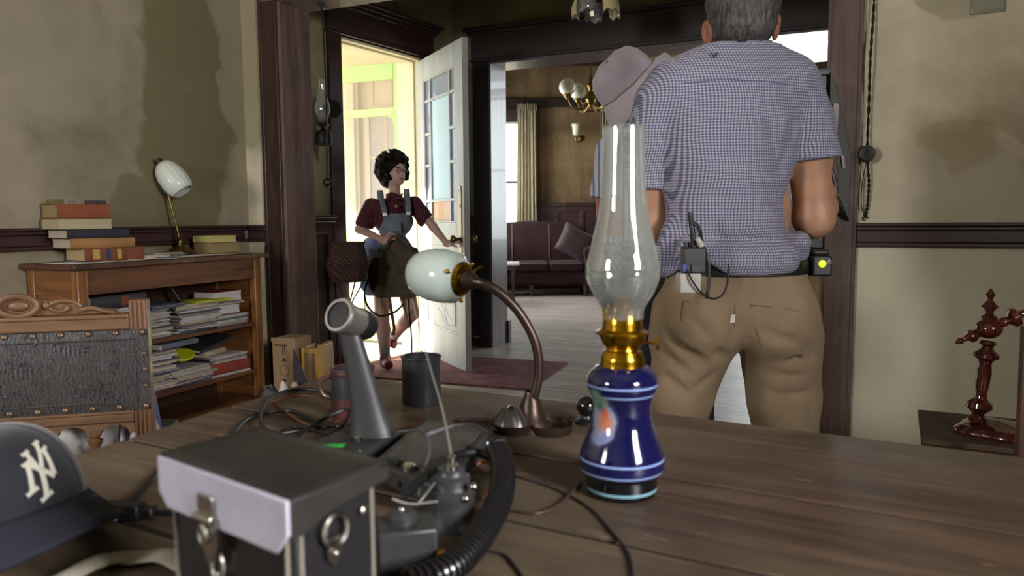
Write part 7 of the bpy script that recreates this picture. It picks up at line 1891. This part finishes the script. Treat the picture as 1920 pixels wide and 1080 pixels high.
    for an in (aL, aR):
        s = SDF(an-Vector((.1, .1, .1)), an+Vector((.14, .2, .05)), .006); s.ell((an.x, an.y, .05), (.045, .05, .05), .02); s.ell((an.x+.035, an.y+.09, .034), (.05, .08, .035), .03); s.plane((0, 0, .004), (0, 0, -1)); s.mesh('shoe', mat('black_canvas_shoe', '17171a', .6), t)
hat_person()

# ---------------------------------------------------------------- curly haired woman at the door
def woman():
    Y = 5.5; b0 = P(735, 690, Y); base = Vector((b0.x, Y, 0))
    t = cthing('person', 'curly haired person in glasses, maroon shirt and denim overalls holding the door', 'person', base)
    m = lambda px, py, dy=0: P(px, py, Y+dy)-base
    k = Y/FPX
    lo, hi = (-.32, -.32, -.01), (.56, .40, 1.68)
    hc = m(739, 322); 
    fd = Vector((.72, -.69, 0)).normalized(); fs = Vector((-fd.y, fd.x, 0))   # face looks right and a little to the viewer
    FM = Matrix((fs, fd, Vector((0, 0, 1)))).transposed()
    sL, sR = m(697, 385), m(778, 382); eL, wL = m(674, 430, -.02), m(716, 449, -.16); eR, wR = m(812, 425, -.03), m(838, 457, -.06)
    hipA, hipB = m(718, 500), m(752, 500); knA, anA = m(716, 590, -.03), m(722, 668, .0); knB, anB = m(772, 588, -.05), m(738, 630, .19)
    def skinbody():
        s = SDF(lo, hi, .0068)
        s.ell(hc+Vector((0, 0, .012)), (.074, .090, .094), .02, FM); s.ell(hc+fd*.038+Vector((0, 0, -.048)), (.052, .054, .056), .02, FM)
        s.ell(hc+fd*.092+Vector((0, 0, -.012)), (.010, .012, .018), .008, FM); s.ell(hc+fd*.097+Vector((0, 0, -.024)), (.012, .010, .008), .006, FM)
        s.ell(hc+fd*.078+Vector((0, 0, -.052)), (.020, .012, .007), .006, FM); s.ell(hc+fd*.074+Vector((0, 0, -.082)), (.020, .016, .014), .012, FM)
        s.cap(m(740, 372), hc+Vector((0, 0, -.06)), .044, .042, .02)
        s.cap(m(705, 384), m(770, 381), .042, .042, .04, (1, 1, 1)); s.ell(m(738, 412), (.125, .085, .12), .03); s.ell(m(736, 455), (.105, .075, .1), .03); s.ell(m(736, 500), (.125, .09, .09), .03)
        s.chain([sL, eL, wL], [.040, .033, .023], .015); s.chain([sR, eR, wR], [.040, .032, .022], .015)
        s.chain([hipA, knA, knA.lerp(anA, .35), anA], [.080, .054, .054, .034], .015); s.chain([hipB, knB, knB.lerp(anB, .35), anB], [.080, .054, .052, .034], .015)
        s.cap(anA, anA+Vector((.03, -.06, -.045)), .030, .024, .015); s.cap(anB, anB+Vector((.0, .03, -.07)), .030, .024, .015)
        hand_sdf(s, wL, (.8, -.35, -.15), (-.1, -.8, .5), (.1, .45, .85), .55, .165, .004); hand_sdf(s, wR, (.80, -.1, .15), (-.1, -.1, 1), (-.2, -.9, 0), .7, .165, .004)
        return s
    skinbody().mesh('body', SK2, t)
    # eyes, brows, mouth
    for sg in (-1, 1):
        e = MB(); c = hc+fd*.079+fs*sg*.030+Vector((0, 0, .006)); e.sphere(c, (.010, .010, .007), 14, 10); e.build('eye', mat('eye_white', 'b9b0a8', .2), t)
        e = MB(); e.sphere(c+fd*.007, (.005, .005, .005), 12, 8); e.build('iris', mat('dark_iris', '1f1613', .15), t)
        e = MB(); e.tube([c+fs*(-.016)+Vector((0, 0, .016))+fd*.004, c+Vector((0, 0, .021))+fd*.008, c+fs*.016+Vector((0, 0, .016))+fd*.004], .0028, 6, smooth=4); e.build('eyebrow', mat('dark_brow', '1d1412', .8), t)
        e = MB(); s_ = SDF(hc+fs*sg*.075-Vector((.03, .03, .04)), hc+fs*sg*.075+Vector((.03, .03, .04)), .004); s_.ell(hc+fs*sg*.074+Vector((0, 0, -.012)), (.008, .016, .026), .003, FM); s_.mesh('ear', SK2, t)
    e = MB(); e.tube([hc+fd*.088+fs*-.018+Vector((0, 0, -.053)), hc+fd*.0935+Vector((0, 0, -.051)), hc+fd*.088+fs*.018+Vector((0, 0, -.053))], .0042, 8, smooth=4); e.build('lips', mat('lip_skin', '7d4845', .5), t)
    g = MB()
    for sg in (-1, 1):
        c = hc+fd*.094+fs*sg*.031+Vector((0, 0, .003)); g.tube([c+fs*.022*math.cos(i*PI/10)+Vector((0, 0, .017*math.sin(i*PI/10))) for i in range(20)], .0017, 6, closed=True); g.tube([c+fs*sg*.022, hc+fs*sg*.078+fd*.02+Vector((0, 0, .006))], .0015, 6)
    g.tube([hc+fd*.095-fs*.009, hc+fd*.098+Vector((0, 0, .004)), hc+fd*.095+fs*.009], .0017, 6, smooth=3); g.build('glasses', mat('thin_dark_rims', '2c201c', .3, .4), t)
    # curls
    s = SDF(hc-Vector((.19, .19, .2)), hc+Vector((.19, .19, .18)), .0058); q = random.Random(9)
    s.ell(hc+Vector((0, 0, .035))-fd*.022, (.096, .104, .096), .01, FM); s.ell(hc-fd*.060+Vector((0, 0, -.035)), (.088, .066, .088), .02, FM)
    s.ell(hc+fd*.085+Vector((0, 0, -.040)), (.058, .06, .070), .006, FM, 'd')
    for i in range(300):
        v_ = Vector((q.gauss(0, 1), q.gauss(0, 1), q.gauss(0, 1))).normalized()
        if v_.dot(fd) > .50 and v_.z < .38: continue
        if v_.z < -.80: continue
        r_ = .106+q.uniform(-.012, .020); c = hc-fd*.020+Vector((0, 0, .030))+Vector((v_.x*r_, v_.y*r_, v_.z*r_*(1.02 if v_.z > 0 else 1.10)))
        a0 = q.uniform(0, 6.28); u_ = basis(v_); p_ = None
        for j in range(5):
            w_ = c+(u_[0]*math.cos(a0+j*1.25)+u_[1]*math.sin(a0+j*1.25))*.013+v_*.002*j
            if p_ is not None: s.cap(p_, w_, .0085, .0075, .007)
            p_ = w_
    s.mesh('curly_hair', mat('black_brown_curls', '15100f', .75, var=.5, scale=50, bump=.5, bscale=120, bd=.004, spec=.25), t, smooth_it=1)
    # maroon shirt with dots and collar
    n = NT('maroon_dotted_cotton'); vo = n.n('ShaderNodeTexVoronoi', {'Vector': n.co(), 'Scale': 42.0}); n.set(color=n.mix(n.ramp(vo.outputs[0], [(.13, 1), (.17, 0)]), n.ramp(n.noise(n.co(), 8, 3), [(.3, srgb('3d0f1f')), (.7, srgb('5a1a30'))]), srgb('a08a66')), rough=.8); n.bump(n.noise(n.co(), 30, 4, .6, 1), .3, .008)
    s = SDF(lo, hi, .0065); s.cap(m(706, 388), m(770, 385), .056, .056, .04); s.ell(m(738, 415), (.142, .102, .12), .03); s.ell(m(736, 460), (.122, .094, .10), .03); s.cap(m(740, 380), m(740, 364), .060, .054, .02)
    s.chain([sL, m(690, 403, -.005), m(684, 420, -.015)], [.056, .062, .068], .015); s.chain([sR, m(790, 400, -.01), m(797, 411, -.02)], [.055, .058, .062], .015)
    s.plane(m(681, 425, -.015), (-.30, 0, -1), lo=Vector((lo[0], lo[1], m(0, 460).z)), hi=Vector((m(704, 0).x, hi[1], m(0, 395).z)))
    s.plane(m(800, 414, -.02), (.85, -.1, -.75), lo=Vector((m(785, 0).x, lo[1], m(0, 450).z)), hi=Vector((hi[0], hi[1], hi[2])))
    s.ripple(lambda X, Y_, Z: fbm_sin(X, Y_, Z, 34, .7, .003)); s.cap(m(741, 372), m(744, 350), .040, .056, .004, op='d'); s.plane(m(740, 362), (-.1, .2, 1))
    s.plane(m(736, 470), (0, 0, -1)); s.mesh('maroon_shirt', n.m, t)
    cm = MB(); cc = m(741, 368)
    for sg in (-1, 1):
        a0 = cc+fs*0+Vector((sg*.004, -.060, -.012)); cm.add([a0, a0+Vector((sg*.050, .0, .028)), a0+Vector((sg*.060, .03, .032)), a0+Vector((sg*.045, -.022, -.030))], [(0, 1, 2, 3)])
    cm.build('shirt_collar', n.m, t, solid=.004)
    bt = MB(); c = m(744, 387, -.125); bt.lathe([(.014, 0), (.012, .006), (.001, .008)], c, 20, (0, -1, 0)); bt.build('brooch', mat('dull_gold', '7a5a3a', .4, .7), t)
    # overalls: bib, straps, shorts
    DEN = NT('faded_blue_denim'); DEN.set(color=DEN.ramp(DEN.noise(DEN.co(), 12, 4), [(.3, srgb('68737f')), (.7, srgb('8a95a2'))]), rough=.85); DEN.bump(DEN.noise(DEN.co(), 220, 2), .2, .002); DEN = DEN.m
    s = SDF(lo, hi, .0065); s.ell(m(738, 415), (.148, .108, .125), .02); s.ell(m(736, 462), (.132, .104, .10), .03); s.ell(m(736, 505), (.148, .112, .085), .03)
    s.chain([hipA, m(712, 545, -.02)], [.098, .104], .02); s.chain([hipB, m(766, 545, -.03)], [.098, .102], .02)
    zt_ = m(0, 405).z; xL, xR = m(714, 0).x, m(770, 0).x; zw = m(0, 448).z
    sl, X, Yy, Z = s.sub(s.lo, s.lo+s.h*s.n); bibcut = np.maximum(np.maximum(Z-zt_, xL-X-.10*np.clip((zt_-.05-Z), 0, 1)*6), np.maximum(X-xR-.06*np.clip(zt_-.06-Z, 0, 1)*6, Yy+.005)); F2_ = np.where(Z > zw, np.maximum(s.F[sl], bibcut), s.F[sl]); s.F[sl] = F2_.astype(np.float32)
    s.plane(m(730, 552), (0, 0, -1)); s.ripple(lambda X, Y_, Z: fbm_sin(X, Y_, Z, 30, 1.7, .0025)); s.mesh('denim_overalls', DEN, t)
    for p0, p1, p2 in (((722, 402, -.112), (717, 380, -.085), (712, 358, -.0)), ((766, 400, -.108), (765, 378, -.08), (762, 356, .0))):
        a, b, c, d_ = m(*p0), m(*p1), m(*p2)+Vector((0, 0, .0)), m(p2[0], 378, .085)
        ps = catmull([a, b, c, d_], 8); sb = MB(); sb.grid(lambda u, v: ps[min(int(u*(len(ps)-1)), len(ps)-1)]+Vector(((v-.5)*.040, 0, 0))+Vector((0, -.004 if u < .5 else .004, .004)), len(ps), 3); sb.build('overall_strap', DEN, t, solid=.005, smooth=60)
        bk = MB(); bk.box(a+Vector((0, -.006, 0)), (.030, .006, .022)); bk.sphere(a+Vector((0, -.008, -.018)), .006, 12, 8); bk.build('strap_buckle', mat('steel_buckle', '8d8c8a', .3, .8), t)
    pk = MB(); pc = m(741, 425, -.118); pk.box(pc, (.085, .006, .07)); pk.build('bib_pocket', DEN, t, bevel=.002)
    # socks, shoes
    for an, dirv, lab in ((anA, Vector((.35, -.9, 0)), 0), (anB, Vector((.05, .25, -.9)), 1)):
        up = (knA-anA).normalized() if lab == 0 else (knB-anB).normalized()
        so = SDF(an-Vector((.09, .12, .12)), an+Vector((.09, .12, .14)), .005); so.cap(an+up*.085, an-up*.01, .043, .038, .01); so.mesh('sock', mat('white_cotton_sock', 'b9bcc9', .9), t)
        c = an-up*.048; dn = dirv.normalized(); sh = SDF(c-Vector((.16, .2, .16)), c+Vector((.16, .2, .14)), .005); sh.cap(c-dn*.03, c+dn*.105, .040, .034, .01, (1, 1, 1)); sh.cap(an-up*.01, c, .042, .040, .02)
        if lab == 0: sh.plane((0, 0, .012), (0, 0, -1))
        else: sh.plane(c-up*.028, -up)
        sh.mesh('shoe', mat('crimson_canvas_shoe', '7d1a34', .7), t)
    return base, m, Y
wb_, wm, WY = woman()
# her canvas satchel and the pale blue cloth behind it
def satchel():
    Y = WY-.24; c0 = P(742, 560, Y); base = Vector((c0.x, Y, P(742, 560, Y).z))
    t = cthing('canvas_satchel', 'olive canvas satchel with hanging straps held by the curly haired person', 'satchel', base)
    m = lambda px, py, dy=0: P(px, py, Y+dy)-base
    OL = NT('olive_drab_canvas'); OL.set(color=OL.ramp(OL.noise(OL.co(), 9, 4), [(.3, srgb('3d382b')), (.7, srgb('5d5544'))]), rough=.9); OL.bump(OL.noise(OL.co(), 22, 4, .6, 1.2), .5, .012); OL = OL.m
    s = SDF(m(680, 600)-Vector((.02, .14, 0)), m(812, 425)+Vector((.02, .14, .02)), .0055)
    s.cap(m(735, 460), m(775, 470), .035, .03, .04, (1, .8, 1)); s.ell(m(752, 515), (.155, .075, .155), .03); s.ell(m(765, 538), (.125, .08, .085), .03); s.cap(m(728, 480), m(715, 548, .01), .05, .05, .03, (1, .8, 1)); s.cap(m(778, 478), m(792, 488), .028, .018, .03); s.cap(m(775, 548), m(735, 552), .035, .035, .03)
    for a, b, dp, w_ in (((740, 470, -.05), (765, 545, -.08), .012, .014), ((770, 470, -.04), (745, 540, -.08), .010, .012), ((780, 490, -.05), (790, 540, -.06), .008, .012), ((715, 500, -.04), (760, 520, -.08), .008, .010)): s.crease(m(*a), m(*b), dp, w_)
    s.ripple(lambda X, Y_, Z: fbm_sin(X, Y_, Z, 30, .5, .005)); s.plane(m(745, 557), (.05, 0, -1)); s.mesh('bag_body', OL, t)
    s = SDF(m(720, 580)-Vector((.02, .16, 0)), m(800, 470)+Vector((.02, .1, .02)), .0055); s.ell(m(757, 528, -.065), (.085, .030, .068), .02); s.crease(m(735, 512, -.09), m(780, 512, -.09), .012, .008); s.ripple(lambda X, Y_, Z: fbm_sin(X, Y_, Z, 40, .5, .003)); s.mesh('front_pocket', OL, t)
    DKC = mat('black_canvas', '121212', .85)
    s = SDF(m(672, 575)-Vector((.02, .12, 0)), m(745, 450)+Vector((.02, .14, .02)), .0055); s.ell(m(706, 517, .02), (.062, .050, .135), .03); s.ripple(lambda X, Y_, Z: fbm_sin(X, Y_, Z, 40, .9, .004)); s.mesh('dark_side_gusset', DKC, t)
    for pts, w_, mt in (([(700, 500, -.05), (684, 545, -.06), (690, 575, -.06), (712, 592, -.06), (740, 585, -.06), (756, 570, -.05)], .014, DKC), ([(730, 555, -.05), (735, 590, -.04), (739, 615, -.02), (737, 628, 0)], .022, mat('brown_leather_strap', '5a463a', .7)), ([(765, 558, -.05), (768, 590, -.06), (772, 640, -.05), (771, 668, -.05)], .012, DKC), ([(720, 470, -.06), (735, 445, -.07), (760, 448, -.06), (775, 470, -.05)], .018, OL)):
        ps = catmull([m(*p_) for p_ in pts], 8); sb = MB(); n_ = len(ps)
        def fn(u, v):
            i = min(int(u*(n_-1)), n_-2); d_ = (ps[i+1]-ps[i]).normalized(); sd = Vector((-d_.z, 0, d_.x)); sd = sd.normalized() if sd.length > .1 else Vector((1, 0, 0)); return ps[i].lerp(ps[i+1], u*(n_-1)-i)+sd*(v-.5)*w_
        sb.grid(fn, n_*2, 3); sb.build('strap', mt, t, solid=.004, smooth=60)
    for px, py in ((756, 572), (737, 626)):
        b = MB(); b.tube([m(px, py, -.055)+Vector((.014*math.cos(i*PI/4+PI/4), 0, .014*math.sin(i*PI/4+PI/4))) for i in range(8)], .003, 6, closed=True); b.build('strap_buckle', mat('steel_buckle', '8d8c8a', .3, .8), t)
satchel()
def cloth_bundle():
    Y = WY-.05; c0 = P(690, 540, Y); base = Vector((c0.x, Y, P(690, 548, Y).z)); m = lambda px, py, dy=0: P(px, py, Y+dy)-base
    s = SDF(m(668, 560)-Vector((.02, .1, .02)), m(725, 440)+Vector((.02, .1, .02)), .0055)
    s.cap(m(690, 455), m(688, 535), .035, .050, .03, (1, .7, 1)); s.cap(m(700, 455), m(712, 500), .03, .03, .03, (1, .7, 1))
    for a, b in (((684, 460, -.03), (680, 540, -.04)), ((696, 460, -.03), (698, 540, -.04)), ((690, 470, -.03), (688, 530, -.04))): s.crease(m(*a), m(*b), .012, .008)
    s.plane(m(690, 548), (.1, 0, -1))
    n = NT('pale_blue_tie_dyed_cotton'); n.set(color=n.ramp(n.noise(n.co(), 12, 4), [(.35, srgb('6f7bb0')), (.6, srgb('b0b7d2'))]), rough=.9)
    o = s.mesh('jacket', n.m); o.location = c2w(base); o.rotation_euler[2] = YAW; tag(o, 'pale blue jacket hanging at the hip of the curly haired person', 'jacket')
cloth_bundle()
